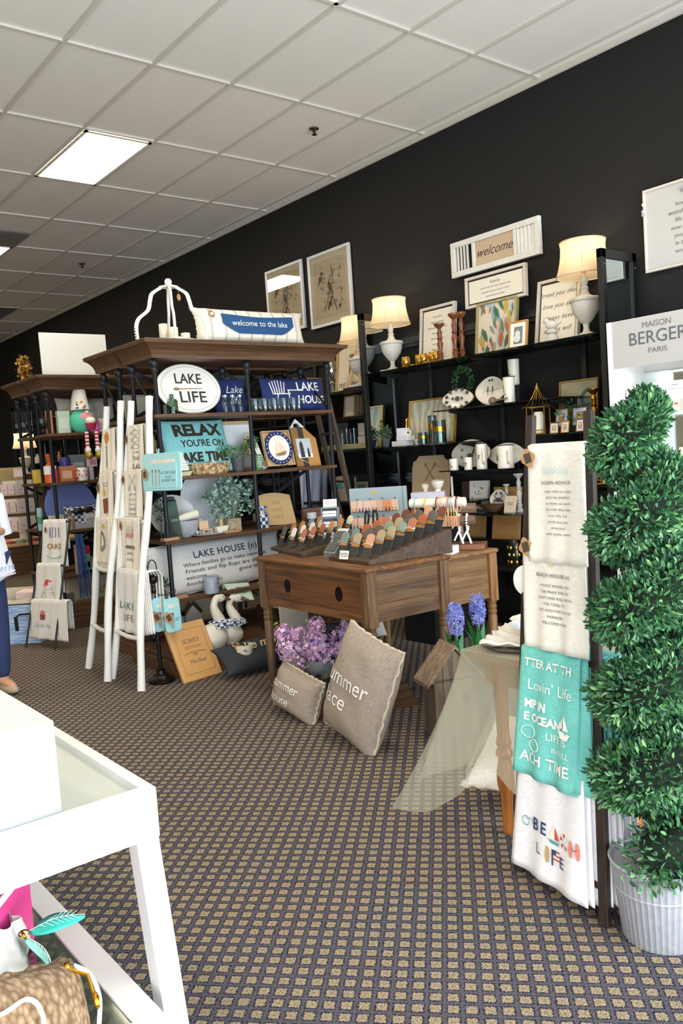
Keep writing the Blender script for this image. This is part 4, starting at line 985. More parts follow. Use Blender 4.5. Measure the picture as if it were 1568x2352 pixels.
# ================================================================ white branded fragrance cabinet against the wall
bx, by = 4.78, 3.145; t = thing('display_cabinet', 'tall white lit fragrance cabinet with a grey lettered header at the right', 'cabinet', (bx, by, 0), -90)
CW, CD, CHh = 1.05, .38, 2.225   # local x from 0 (far end) to CW
CWM = m('#dededd', .35)
q = MB().box(0, 0, 0, .03, CD, CHh).box(CW-.03, 0, 0, CW, CD, CHh).box(0, 0, CHh-.02, CW, CD, CHh).box(0, CD-.01, 0, CW, CD, CHh)
q.build('carcass', CWM, t, bevel=.002)
MB().box(-.004, -.012, .0, .034, 0, CHh).build('edge_post', m('#e3e4e8', .3), t, bevel=.003)
MB().box(.036, -.008, CHh-.30, CW-.02, .0, CHh-.004).build('header', m('#b9b8b8', .5), t)
MB().box(.03, CD-.03, .1, CW-.03, CD-.012, CHh-.32).build('mirror_back', m('#dfeae4', .06, .9), t)
for z in (.25, .72, 1.18, 1.615, 1.56-.4): 
    if z != 1.56-.4: MB().box(.03, .005, z-.012, CW-.03, CD-.03, z).build('shelf', m('#f4f8f8', .2), t)
MB().box(.05, .0, .0, CW-.05, .01, .2).build('drawer_front', CWM, t)
txt('MAISON', .055, GREYINK, t, x=.345, z=CHh-.055, y=-.0095, width=.19); txt('BERGER', .12, m('#5d6066', .6), t, x=.345, z=CHh-.135, y=-.0095, width=.385); txt('PARIS', .045, GREYINK, t, x=.345, z=CHh-.215, y=-.0095, width=.125)
l = bpy.data.lights.new('cabinet_strip', 'AREA'); l.shape = 'RECTANGLE'; l.size = .9; l.size_y = .05; l.energy = 2.5; l.color = (1, .98, .92)
lo = bpy.data.objects.new('cabinet_strip', l); COL.objects.link(lo); lo.parent = t; lo.location = (CW/2, .06, CHh-.31)
def frag_box(k):
    b = thing('fragrance_box', 'white diffuser gift box on the cabinet top shelf', 'box', (bx+.10, by-.155-.235*k, 1.616), -90, group='white gift boxes on the cabinet top shelf')
    if k == 0: b['label'] = 'white three bottle gift box at the left end of the cabinet top shelf'; del b['group']
    MB().box(-.105, 0, 0, .105, .07, .20).build('carton', m('#d9d6d4', .5), b, bevel=.002)
    MB().box(-.105, -.001, .148, .105, .0, .150).build('band', m('#5a5a5e', .5), b)
    for j in range(3):
        MB().box(-.085+.07*j-.0, -.0015, .01, -.05+.07*j, 0, .08).build('bottle_window', m('#ffffff', .3), b)
        MB().box(-.08+.07*j, -.003, .05, -.055+.07*j, -.0015, .065).build('printed_motif', m(['#d9894a', '#b5543f', '#6a6e3c'][j], .6), b)
        if j < 2: MB().box(-.045+.07*j, -.0015, .01, -.022+.07*j, 0, .085).build('slot', m('#a6a49c', .6), b)
    txt('BERGER', .012, GREYINK, b, z=.175, y=-.0015)
for k in range(4): frag_box(k)
def bottle_set(x, z, label):
    b = thing('perfume_lamp', label, 'bottle', (bx+.10, by-x, z), -90)
    MB().lathe([(0, 0), (.045, 0), (.055, .03), (.05, .075), (.02, .10), (.018, .12), (0, .12)], n=20).build('glass_body', glass('#b9aa9c', .7), b, True)
    MB().lathe([(.02, .115), (.024, .12), (.024, .145), (.0, .15)], n=16).build('cap', m('#c9c9c9', .2, 1.), b, True)
bottle_set(.20, 1.181, 'clear perfume lamp with silver cap, left one on the cabinet middle shelf'); bottle_set(.62, 1.181, 'smoked perfume lamp right of the topiary tip on the cabinet middle shelf')
b = thing('info_card', 'white printed card on the cabinet middle shelf above the topiary', 'card', (bx+.20, by-.45, 1.181), -90, -6); MB().box(-.12, -.001, 0, .12, .001, .22).build('card', PAPER, b); txt('HOME FRAGRANCE', .018, GREYINK, b, z=.18, y=-.0015)
# rolled white papers / bolts in a basket behind the dark ladder
for k, (x, y, h, r) in enumerate(((3.30, 2.06, .82, .05), (3.18, 1.90, .80, .065), (3.30, 1.83, .83, .06))):
    o = MB().lathe([(0, 0), (r, 0), (r, h-.04), (r*.8, h-.01), (r*.4, h), (0, h)], n=24).build('fabric_bolt', m('#e4e4ec', .7, bump=.3, scale=90), None, True)
    tag(place(o, (x, y, 0), 0, 0), ['white wrapped fabric bolt nearest the ladder, far one', 'white wrapped fabric bolt half hidden by the dark ladder', 'white wrapped fabric bolt just left of the topiary'][k], 'bolt')
# ================================================================ white tray table in the foreground with bags beneath
wt = thing('tray_table', 'white tray topped table cut off by the left edge, leg splayed', 'table', (.815, 1.80, 0))
WP = m('#dcdcdb', .4)
TW, TL, TT = 1.1, 1.9, .75      # extends to -x and +y
q = MB().box(-TW, 0, TT-.12, 0, .03, TT).box(-.03, .03, TT-.12, 0, TL-.03, TT).box(-TW, TL-.03, TT-.12, 0, TL, TT).box(-TW, .03, TT-.12, -TW+.03, TL-.03, TT)
q.build('apron', WP, wt, bevel=.002)
MB().box(-TW+.03, .03, TT-.035, -.03, TL-.03, TT-.02).build('tray_top', m('#c3c6bd', .25), wt)
def wleg(x, y, sx, sy):
    a = (x-.030*sx, y-.030*sy, TT-.121); MB().bar(a, (x-.030*sx+.005*sx, y+.075*sy, 0), .056, .056, (0, 1, 0)).build('leg', WP, wt, bevel=.003)
wleg(0, 0, 1, -1); wleg(0, TL, 1, 1); wleg(-TW, 0, -1, -1); wleg(-TW, TL, -1, 1)
ls = MB(); LSZ = .30
ls.box(-.15, -.17, LSZ-.03, -.085, TL-.05, LSZ).box(-TW+.085, -.17, LSZ-.03, -TW+.15, TL-.05, LSZ).box(-TW+.15, TL-.11, LSZ-.03, -.15, TL-.05, LSZ).box(-TW+.15, -.17, LSZ-.03, -.15, -.11, LSZ)
ls.build('lower_frame', m('#ebe8e6', .4), wt, bevel=.002)
MB().box(-TW+.15, -.11, LSZ-.012, -.15, TL-.11, LSZ-.006).build('glass_shelf', glass('#d5ebe2', .85), wt)
r = thing('display_riser', 'white square box riser standing in the tray of the foreground table', 'box', (.0, 0, 0))
e1 = P(143, 1866, z=TT-.02)
rr_ = ray(122, 1655); zt = CAMZ+rr_.z*(e1.xy.length/rr_.xy.length)
r.location = (e1.x, e1.y, TT-.02)
MB().box(-.55, 0, 0, 0, 1.0, zt-TT+.02).build('box', WP, r, bevel=.003)
# ================================================================ bags under the foreground table
def straw(h='#ab9070', h2='#75593f', sc=60):
    mt = bpy.data.materials.new('straw'); mt.use_nodes = True; n = mt.node_tree; p = n.nodes['Principled BSDF']; p.inputs['Roughness'].default_value = .85
    tc = n.nodes.new('ShaderNodeTexCoord'); vo = n.nodes.new('ShaderNodeTexVoronoi'); vo.inputs['Scale'].default_value = sc
    cr = n.nodes.new('ShaderNodeValToRGB'); cr.color_ramp.elements[0].color = (*lin(h), 1); cr.color_ramp.elements[1].color = (*lin(h2), 1); cr.color_ramp.elements[1].position = .75; cr.color_ramp.elements[0].position = .2
    n.links.new(tc.outputs['Object'], vo.inputs['Vector']); n.links.new(vo.outputs['Distance'], cr.inputs[0]); n.links.new(cr.outputs[0], p.inputs['Base Color'])
    bp = n.nodes.new('ShaderNodeBump'); bp.inputs['Strength'].default_value = .8; bp.inputs['Distance'].default_value = .004; n.links.new(vo.outputs['Distance'], bp.inputs['Height']); n.links.new(bp.outputs[0], p.inputs['Normal'])
    return mt
STRAW = straw()
LZ = .30
t, pr = cushion('straw_bag', 'tan crocheted straw clutch bag with a zip, bottom left corner', .46, .20, .13, (.42, 1.64, LZ+.0), 36, -24, STRAW, fr=None, cat='bag', pin=.05, roll=24)
MB().tube([(x/20*.21, -.0+.004*sin(x), .192+.004*cos(x*.7)) for x in range(-20, 21)], .012, 8).build('braided_rim', STRAW, t, True)
MB().tube([(x/20*.19, -.014, .187) for x in range(-20, 21)], .004, 6).build('zip', m('#6d5138', .5), t, True)
MB().tube([(.15, -.04, .175), (.165, -.075, .15), (.16, -.085, .10)], .004, 6).ball((.15, -.04, .18), .011, 8).ball((.16, -.087, .095), .010, 8, (.7, .7, 1.8)).build('zip_pull', GOLD, t, True)
MB().tube(curve([(-.23, -.07, .16), (-.15, -.075, .13), (-.06, -.08, .14), (-.03, -.085, .10), (-.04, -.08, 0)]), .0045, 6).build('cord', WHITE, t, True)
MB().tube(curve([(.19, -.03, .18), (.215, -.05, .15), (.2, -.07, .1), (.21, -.05, .05)]), .0055, 6).build('white_strap', WHITE, t, True)
t = thing('handbag', 'hot pink handbag with a white trim, cut by the left edge under the white table', 'bag', (.50, 2.10, LZ), 50)
MB().box(-.13, -.05, 0, .13, .05, .22).build('body', m('#e5468f', .35), t, bevel=.02)
MB().box(-.135, -.053, .195, .135, -.048, .215).build('trim', m('#f2e9ef', .4), t)
MB().tube([(-.09, 0, .21), (-.08, 0, .3), (.0, 0, .34), (.08, 0, .3), (.09, 0, .21)], .008, 8).build('handle', m('#e8408c', .35), t, True)
MB().tube([(.13+.018*cos(a), -.02, .17+.022*sin(a)) for a in [2*pi*k/16 for k in range(16)]], .003, 6, closed=True).build('ring', GOLD, t, True)
sc_ = thing('scarf', 'white and gold patterned scarf knotted beside the pink handbag', 'scarf', (.50, 2.02, LZ), 20)
def bun(i, j):
    a = i*2*pi; z = j*.16; r_ = (.055+.012*sin(a*5+z*30))*(1-.35*abs(j-.5)*2); return (r_*cos(a), r_*sin(a), z)
MB().grid(bun, 40, 16).build('cloth', m('#ece6dc', .7, var=.2, scale=35), sc_, True)
def leaf_charm(label, loc, rz, tilt, c, roll):
    t = thing('leaf_charm', label, 'bag charm', loc, rz, tilt, roll=roll); L = .125; W_ = .03
    def f(i, j):
        s = i; w_ = W_*sin(pi*s**.85)**.8*(j*2-1); return (s*L, w_, .012*sin(pi*s)-abs(j*2-1)*.006)
    o = MB().grid(f, 16, 6).build('leaf', m(c, .55), t, True); sd = o.modifiers.new('s', 'SOLIDIFY'); sd.thickness = .002
    q = MB().tube([(s*L/12, 0, .0135*sin(pi*s/12)+.0025) for s in range(13)], .0009, 4)
    for k in range(2, 9):
        for sg in (-1, 1): x = k*L/11; q.tube([(x, 0, .0135*sin(pi*k/11)+.002), (x+.018, sg*W_*.6*sin(pi*k/11), .0135*sin(pi*k/11)-.001)], .0007, 4)
    q.build('stitching', m('#e9f4f0', .7), t)
    MB().tube([(-.012+.012*cos(a), .012*sin(a)*.9, 0) for a in [2*pi*k/12 for k in range(12)]], .0018, 5, closed=True).build('ring', GOLD, t, True)
p1 = P(66, 2138, x=.56)
leaf_charm('bright teal leather leaf charm pointing right over the table rail', P(68, 2140, z=.45), -12, 12, '#3fc0ac', 0)
leaf_charm('pale aqua leather leaf charm hanging below the bright teal one', P(60, 2155, z=.44), 20, 30, '#9adbc6', 62)
# ================================================================ shopper at the left edge
def person():
    bx_, by_ = 1.545, 6.0
    t = thing('person', 'person in white floral lace hemmed blouse and dark jeans at the left edge', 'person', (bx_, by_, 0), 10)
    # joints (front is -y)
    V = {'pelvis': (0, 0, .92), 'waist': (0, .0, 1.06), 'chest': (0, .01, 1.26), 'neckb': (0, .01, 1.42), 'neck': (0, 0, 1.48), 'head': (0, -.015, 1.56), 'top': (0, -.01, 1.66),
         'hr': (.09, 0, .88), 'kr': (.115, -.01, .49), 'ar': (.12, .015, .09), 'fr': (.13, -.13, .035), 'hl': (-.09, 0, .88), 'kl': (-.11, -.03, .49), 'al': (-.12, .02, .09), 'fl': (-.13, -.12, .035),
         'sr': (.17, .01, 1.38), 'er': (.21, .02, 1.12), 'wr': (.09, -.19, 1.14), 'pr': (.03, -.22, 1.15), 'sl': (-.17, .01, 1.38), 'el': (-.22, .03, 1.11), 'wl': (-.2, -.12, .92), 'pl': (-.19, -.16, .86)}
    R_ = {'pelvis': .125, 'waist': .11, 'chest': .125, 'neckb': .07, 'neck': .048, 'head': .082, 'top': .07, 'hr': .088, 'kr': .058, 'ar': .04, 'fr': .036, 'hl': .088, 'kl': .058, 'al': .04, 'fl': .036, 'sr': .052, 'er': .04, 'wr': .027, 'pr': .03, 'sl': .052, 'el': .04, 'wl': .027, 'pl': .03}
    E = [('pelvis', 'waist'), ('waist', 'chest'), ('chest', 'neckb'), ('neckb', 'neck'), ('neck', 'head'), ('head', 'top'), ('pelvis', 'hr'), ('hr', 'kr'), ('kr', 'ar'), ('ar', 'fr'), ('pelvis', 'hl'), ('hl', 'kl'), ('kl', 'al'), ('al', 'fl'), ('neckb', 'sr'), ('sr', 'er'), ('er', 'wr'), ('wr', 'pr'), ('neckb', 'sl'), ('sl', 'el'), ('el', 'wl'), ('wl', 'pl')]
    def skin(name, V, R_, E, mt, root, sub=2):
        ks = list(V); me = bpy.data.meshes.new(name); me.from_pydata([V[k] for k in ks], [(ks.index(a), ks.index(b)) for a, b in E], []); me.materials.append(mt)
        o = bpy.data.objects.new(name, me); COL.objects.link(o); o.parent = t
        o.modifiers.new('skin', 'SKIN').use_smooth_shade = True
        if not me.skin_vertices: me.attributes.new('s', 'FLOAT', 'POINT')
        sk = me.skin_vertices[0].data if me.skin_vertices else None
        if sk:
            for k, d in zip(ks, sk):
                r_ = R_[k]; d.radius = r_ if isinstance(r_, tuple) else (r_, r_); d.use_root = (k == root)
        s = o.modifiers.new('sub', 'SUBSURF'); s.levels = s.render_levels = sub; return o
    SK = m('#c99a7c', .5)
    V2 = dict(V)
    for sd, sx in (('r', 1), ('l', -1)):       # fingers
        pb_ = Vector(V['p'+sd])
        for k in range(4):
            a = pb_+Vector((0, -.022+.015*k, -.03)); b = a+Vector((0, -.008+.003*k, -.035+(.006 if k in (0, 3) else 0))); c = b+Vector((-sx*.008, .006, -.03))
            for nm, pt, r_ in (('a', a, .0095), ('b', b, .0085), ('c', c, .0075)): V2['f%s%d%s' % (sd, k, nm)] = tuple(pt); R_['f%s%d%s' % (sd, k, nm)] = r_
            E += [('p'+sd, 'f%s%da' % (sd, k)), ('f%s%da' % (sd, k), 'f%s%db' % (sd, k)), ('f%s%db' % (sd, k), 'f%s%dc' % (sd, k))]
        a = pb_+Vector((-sx*.01, -.035, .0)); b = a+Vector((-sx*.006, -.018, -.03)); V2['t'+sd] = tuple(a); V2['u'+sd] = tuple(b); R_['t'+sd] = .011; R_['u'+sd] = .009; E += [('p'+sd, 't'+sd), ('t'+sd, 'u'+sd)]
    try: skin('body', V2, R_, E, SK, 'pelvis')
    except Exception as ex: print('skin', ex)
    J = m('#27335c', .8, bump=.3, var=.2, scale=30)
    VJ = {k: V[k] for k in ('pelvis', 'hr', 'kr', 'ar', 'hl', 'kl', 'al')}
    skin('jeans', VJ, {'pelvis': .145, 'hr': .11, 'kr': .078, 'ar': .062, 'hl': .11, 'kl': .078, 'al': .062}, E[6:9]+E[10:13], J, 'pelvis')
    BL = m('#e6ebf6', .8, bump=.3, var=.04, scale=12)
    def bl(i, j):
        a = i*2*pi; z = 1.44-j*.62; r_ = (.10+.045*sin(min(1, j*2.2)*pi/2)+.10*max(0, j-.35)**1.3)*(1+.035*sin(a*7)*j); return (1.3*r_*cos(a), r_*.95*sin(a)+.0, z-(.03 if j > .98 else 0)*sin(a*3))
    b = MB().grid(bl, 64, 20).build('blouse', BL, t, True); b.modifiers.new('s', 'SOLIDIFY').thickness = .004
    for z_, w_ in ((.02, .006), (.10, .003), (.12, .003)):
        MB().tube([Vector(bl(k/60, 1-z_)) for k in range(60)], w_, 5, closed=True).build('lace_band', WHITE, b)
    q = MB()
    for k in range(44):
        c = Vector(bl(k/44, .91)); n_ = Vector((c.x, c.y, 0)).normalized(); c += n_*.006; tg = n_.cross(Vector((0, 0, 1))); u_ = Vector((0, 0, 1))
        q.tube([c+tg*.013*cos(a)+u_*.016*sin(a) for a in [2*pi*j/8 for j in range(8)]], .0022, 4, closed=True)
    q.build('lace_motif', m('#8f9ac0', .8), b, kind='stuff')
    q = MB()
    for k in range(60):
        i, j = random.random(), random.uniform(.1, .8); c = Vector(bl(i, j)); n_ = Vector((c.x, c.y, 0)).normalized(); c += n_*.006; tg = n_.cross(Vector((0, 0, 1)))
        q.add([c, c+tg*.010+Vector((0, 0, .008)), c+Vector((0, 0, .018)), c-tg*.008+Vector((0, 0, .008))], [(0, 1, 2, 3)])
    q.build('printed_flower', m('#8b93c4', .8), b, kind='stuff')
    for sx in (-1, 1): MB().tube([(sx*.12, .01, 1.42), (sx*.18, .015, 1.36), (sx*.205, .025, 1.2), (sx*.222, .03, 1.10)], [.05, .068, .066, .07], 14).build('sleeve', BL, t, True)
    # hair, face
    MB().ball((0, .018, 1.60), .105, 18, (.95, 1.0, 1.12)).ball((0, .06, 1.50), .075, 14, (1.1, .7, 1.6)).build('hair', m('#6a4a30', .6, bump=.6, scale=60), t, True)
    MB().ball((0, -.112, 1.575), .012, 8, (.8, 1, 1.5)).build('nose', SK, t, True)
    for sx in (-1, 1): MB().ball((sx*.031, -.096, 1.595), .011, 8).build('eye', m('#40332b', .2), t, True); MB().ball((sx*.093, .0, 1.575), .018, 8, (.4, .7, 1.3)).build('ear', SK, t, True)
    MB().ball((0, -.103, 1.535), .018, 8, (1.2, .5, .4)).build('mouth', m('#a8564e', .5), t, True)
    for sx in (-1, 1): MB().ball((sx*.125, -.06, .035), .05, 12, (.85, 2.3, .7)).build('shoe', m('#b9a48d', .6), t, True)
person()
# ================================================================ blue striped tote and things beside the left towel ladder
t = thing('storage_tote', 'blue striped fabric storage tote with black handle on the carpet', 'tote', (2.36, 7.72, 0), -40)
def tote_mat():
    mt = bpy.data.materials.new('blue_stripe'); mt.use_nodes = True; n = mt.node_tree; p = n.nodes['Principled BSDF']; p.inputs['Roughness'].default_value = .9
    tc = n.nodes.new('ShaderNodeTexCoord'); mp = n.nodes.new('ShaderNodeMapping'); mp.inputs['Scale'].default_value = (5, 5, 60); ns = n.nodes.new('ShaderNodeTexNoise'); ns.inputs['Scale'].default_value = 1.5
    cr = n.nodes.new('ShaderNodeValToRGB'); cr.color_ramp.elements[0].color = (*lin('#7fa6dc'), 1); cr.color_ramp.elements[1].color = (*lin('#bfd3ee'), 1); cr.color_ramp.elements[0].position = .42; cr.color_ramp.elements[1].position = .55
    n.links.new(tc.outputs['Object'], mp.inputs[0]); n.links.new(mp.outputs[0], ns.inputs[0]); n.links.new(ns.outputs[0], cr.inputs[0]); n.links.new(cr.outputs[0], p.inputs['Base Color']); return mt
w_, d_, h_ = .40, .22, .36
q = MB().mat(tote_mat()).add([(-w_/2+.02, -d_/2, 0), (w_/2-.02, -d_/2, 0), (w_/2-.02, d_/2, 0), (-w_/2+.02, d_/2, 0), (-w_/2, -d_/2-.02, h_), (w_/2, -d_/2-.02, h_), (w_/2, d_/2+.02, h_), (-w_/2, d_/2+.02, h_)], [(0, 3, 2, 1), (0, 1, 5, 4), (1, 2, 6, 5), (2, 3, 7, 6), (3, 0, 4, 7)])
q.build('body', parent=t)
MB().tube([(-w_/2, -d_/2-.02, h_), (w_/2, -d_/2-.02, h_), (w_/2, d_/2+.02, h_), (-w_/2, d_/2+.02, h_)], .006, 6, closed=True).build('binding', BLACK, t)
MB().grid(lambda i, j: (-w_/2+w_*i, -d_/2-.02+(d_+.04)*0-.0+.0*j, h_+.10*j*(1-.6*sin(pi*i))), 16, 3).grid(lambda i, j: (w_/2, -d_/2-.02+(d_+.04)*i, h_+.09*j*(1-.3*sin(pi*i))), 8, 3).grid(lambda i, j: (-w_/2+w_*i, d_/2+.02, h_+.12*j), 8, 3).build('open_flap', m('#ddd2bc', .9), t, True)
MB().tube([(-.02, -d_/2-.015, .15), (-.02, -d_/2-.022, .24), (.02, -d_/2-.035, .27), (.17, -d_/2-.035, .275)], .009, 6).bar((-.02, -d_/2-.012, .12), (-.02, -d_/2-.022, .25), .03, .006, (0, 1, 0)).build('handle', BLACK, t)
o = MB().box(-.09, -.07, 0, .09, .07, .09).build('small_box', m('#f0d5cf', .7), None); tag(place(o, (2.42, 7.70, .37), -50, 6), 'pale pink box poking out of the blue tote', 'box')
# black easel ladder with cake, bicycle and cupcake towels
f1, f2 = P(130, 1497, z=0), P(87, 1470, z=0); k1, k2 = P(140, 1190, y=f1.y+.22), P(103, 1195, y=f2.y+.22)
f1, f2 = Vector((2.40, 7.10, 0)), Vector((2.26, 7.42, 0)); k1, k2 = Vector((2.65, 7.14, 1.10)), Vector((2.53, 7.44, 1.10))
t = thing('towel_rack', 'small black ladder rack with cake, bicycle and cupcake towels at left', 'ladder', (f1+f2)/2); B = (f1+f2)/2
for a, b in ((f1, k1), (f2, k2)): MB().tube([a-B, b-B], .009, 8).build('rail', BLACK, t, True)
for s in (.98, .64, .36): MB().tube([f1.lerp(k1, s)-B, f2.lerp(k2, s)-B], .007, 8).build('rung', BLACK, t, True)
def rk(s, drop, label, w0=0., **k):
    a, b = f2.lerp(k2, s), f1.lerp(k1, s); o = Vector((-.02, 0, .014)); d = (b-a).normalized()
    return cloth('dish_towel', label, 'towel', a+o+d*.02, b+o-d*.02, a+o+Vector((-.03, w0, -drop)), b+o+Vector((-.03, -w0*.3, -drop)), WLINEN, **k)
t, pr, *_ = rk(.98, .40, 'white birthday cake towel at the top of the black rack')
txt('CAKE', .09, m('#a9792f', .7), t, fn=pr, x=0, z=-.23, bold=.001, width=.17)
q = MB()
for k in range(4): q.tube([pr(-.05+.035*k, -.06), pr(-.05+.035*k, -.15)], .003, 5)
q.build('printed_candle', m('#56507a', .8), t); MB().tube([pr(-.09+.18*k/12, -.31-.02*sin(pi*k/12)) for k in range(13)], .004, 5).build('printed_plate', m('#7ad0b4', .8), t)
gift_tag(t, pr(-.10, -.08), -80, .05)
t, pr, *_ = rk(.64, .38, 'white towel with a red flowered bicycle in the middle of the black rack', .03)
q = MB()
for cx in (-.045, .045): q.tube([pr(cx+.032*cos(a), -.28+.036*sin(a)) for a in [2*pi*j/16 for j in range(16)]], .0016, 4, closed=True)
q.tube([pr(-.045, -.28), pr(-.02, -.22), pr(.04, -.22), pr(.045, -.28)], .0016, 4).tube([pr(.04, -.22), pr(.03, -.19)], .0016, 4); q.build('printed_bicycle', m('#8c8a80', .8), t)
q = MB()
for k in range(9): q.ball(pr(random.uniform(-.03, .03), random.uniform(-.2, -.14)), .010, 8, (1, .3, 1))
q.build('printed_flower', m('#d9534f', .8), t)
for k in range(5):
    t, pr, *_ = rk(.36, .34, 'white birthday cupcake towel at the bottom of the black rack' if k == 0 else 'white towel layered behind the cupcake towel', .06, group=None if k == 0 else 'towels behind the cupcake towel', ph=k, backoff=.03+.01*k)
    if k: t.location.x += .012*k; t.location.y -= .03*k
    else:
        q = MB().mat(m('#dd8b80', .8)).add([pr(.03*cos(a), -.12+.035*sin(a)) for a in [pi*k/10 for k in range(11)]], [tuple(range(11))]).mat(m('#8b5540', .8)).add([pr(-.03, -.12), pr(.03, -.12), pr(.022, -.17), pr(-.022, -.17)], [(3, 2, 1, 0)]); q.build('printed_cupcake', parent=t)
        txt('Birthday', .05, m('#9fb9bd', .8), t, fn=pr, x=0, z=-.22, shear=.3, width=.17)
# ================================================================ goods on the front shelving unit (shelf heights LV, front edge y=5.62)
def frontbox(u0, v0, u1, v1, y, z): 
    b, w, h = FB(u0, v0, u1, v1, y=y); b.z = z; return b, w, h
def solo(mb, name, mt, label, cat, loc, rz=0., tilt=0., group=None, smooth=False, bevel=0., roll=0.):
    return tag(place(mb.build(name, mt, None, smooth, bevel), loc, rz, tilt, roll), label, cat, group)
def picture(name, label, cat, loc, rz, w, h, fm, bm, tilt=0., fw=.025, fd=.022, mat_w=0., matm=None, glassy=False, roll=0., group=None):
    t = thing(name, label, cat, loc, rz, tilt, roll=roll, group=group)
    q = MB()
    for a in ((-w/2, 0, w/2, fw), (-w/2, h-fw, w/2, h), (-w/2, fw, -w/2+fw, h-fw), (w/2-fw, fw, w/2, h-fw)): q.box(a[0], -fd, a[1], a[2], 0, a[3])
    q.build('frame', fm, t, bevel=.002)
    MB().box(-w/2+fw, -fd*.45, fw, w/2-fw, -.002, h-fw).build('print', bm, t)
    if mat_w:
        q = MB(); e = fw+mat_w
        for a in ((-w/2+fw, fw, w/2-fw, e), (-w/2+fw, h-e, w/2-fw, h-fw), (-w/2+fw, e, -w/2+e, h-e), (w/2-e, e, w/2-fw, h-e)): q.box(a[0], -fd*.62, a[1], a[2], -fd*.45, a[3])
        q.build('mount', matm or CREAM, t)
    if glassy: MB().box(-w/2+fw, -fd*.8, fw, w/2-fw, -fd*.74, h-fw).build('glazing', glass('#ffffff', .93, .01), t)
    return t
# --- on top
TOPZ = 2.42
t = thing('open_lantern', 'open white beaded wood lantern frame on top of the front shelving unit', 'lantern', (3.06, 5.78, TOPZ), 22)
WD = m('#efece6', .7, bump=.4, var=.05, scale=40); a_ = .195
MB().box(-a_, -a_, 0, a_, -a_+.03, .022).box(-a_, a_-.03, 0, a_, a_, .022).box(-a_, -a_+.03, 0, -a_+.03, a_-.03, .022).box(a_-.03, -a_+.03, 0, a_, a_-.03, .022).build('base', WD, t, bevel=.003)
MB().box(-.05, -.05, .425, .05, .05, .44).ball((0, 0, .468), .028, 14).cyl((0, 0, .43), (0, 0, .45), .012).build('finial', WD, t, True)
for sx in (-1, 1):
    for sy in (-1, 1):
        k = curve([(sx*.18, sy*.18, .02), (sx*.183, sy*.183, .13), (sx*.165, sy*.165, .2), (sx*.115, sy*.115, .26), (sx*.10, sy*.10, .33), (sx*.085, sy*.085, .385), (sx*.035, sy*.035, .43)], 6)
        q = MB().tube(k, .011, 8)
        for p in k[::1]: q.ball(Vector(p)+Vector((sx*.010, sy*.010, .002)), .007, 6)
        q.build('curved_arm', WD, t, True)
o = solo(MB().cyl((0, 0, .03), (0, 0, .06), .0012, n=5).ball((0, 0, 0), .022, 10, (1, .25, 1.2)), 'price_tag', KRAFT, 'brown paper tag hanging in the white lantern frame', 'tag', (3.13, 5.76, TOPZ+.355), 20)
for k, (x, y, h, r, lb) in enumerate(((3.03, 5.86, .165, .034, 'tallest ivory pillar candle in the white lantern frame'), (3.06, 5.76, .125, .036, 'middle ivory pillar candle with a melted rim in the lantern frame'), (3.16, 5.76, .085, .036, 'short ivory pillar candle at the right in the lantern frame'))):
    t = thing('pillar_candle', lb, 'candle', (x, y, TOPZ)); MB().lathe([(0, 0), (r, 0), (r, h-.004), (r*.93, h), (r*.8, h-.012), (0, h-.016)], n=20).build('wax', CANDLE, t, True); MB().cyl((0, 0, h-.016), (.001, 0, h-.002), .0015, n=5).build('wick', BLACK, t)
STRP = bpy.data.materials.new('ticking_stripe'); STRP.use_nodes = True; n_ = STRP.node_tree; p_ = n_.nodes['Principled BSDF']; p_.inputs['Roughness'].default_value = .9
tc = n_.nodes.new('ShaderNodeTexCoord'); mp = n_.nodes.new('ShaderNodeMapping'); mp.inputs['Scale'].default_value = (8.7, 0, 0); sp_ = n_.nodes.new('ShaderNodeSeparateXYZ'); fr = n_.nodes.new('ShaderNodeMath'); fr.operation = 'FRACT'
cr = n_.nodes.new('ShaderNodeValToRGB'); e = cr.color_ramp.elements; e[0].color = (*lin('#ece5d6'), 1); e[1].color = (*lin('#ece5d6'), 1); cr.color_ramp.interpolation = 'CONSTANT'
for a, c in ((.42, '#a9a7a6'), (.45, '#ece5d6'), (.48, '#a9a7a6'), (.52, '#ece5d6'), (.55, '#a9a7a6'), (.58, '#ece5d6')): x = e.new(a); x.color = (*lin(c), 1)
n_.links.new(tc.outputs['Object'], mp.inputs[0]); n_.links.new(mp.outputs[0], sp_.inputs[0]); n_.links.new(sp_.outputs[0], fr.inputs[0]); n_.links.new(fr.outputs[0], cr.inputs[0]); n_.links.new(cr.outputs[0], p_.inputs['Base Color'])
t, pr = cushion('lake_bolster', 'long striped bolster pillow with a blue canoe patch reading welcome to the lake', 1.07, .30, .20, (3.80, 5.80, TOPZ), -1, -10, STRP, n=30, fr=m('#d9d0bf', .95), pin=.16)
q = MB(); N_ = 24
def can(i, j):
    s = i*2-1; zt = .085-.025*(1-abs(s)**1.5); zb = -.085+.16*max(0, abs(s)-.55)**1.4*1.6; X = s*.36+.03
    return pr(X, zb+(zt-zb)*j)+Vector((0, -.004, 0))
MB().grid(can, 30, 8).build('canoe_patch', m('#24507f', .9, bump=.3, scale=60), t, True)
txt('welcome to the lake', .075, WHITE, t, fn=lambda X, Z, pr=pr: pr(X, Z)+Vector((0, -.011, 0)), x=.03, z=.0, width=.55)
o = gift_tag(t, pr(-.41, .08)+Vector((0, -.005, 0)), 0, .055); MB().box(-.013, -.003, -.012, .013, -.002, .012).build('price_label', WHITE, o)
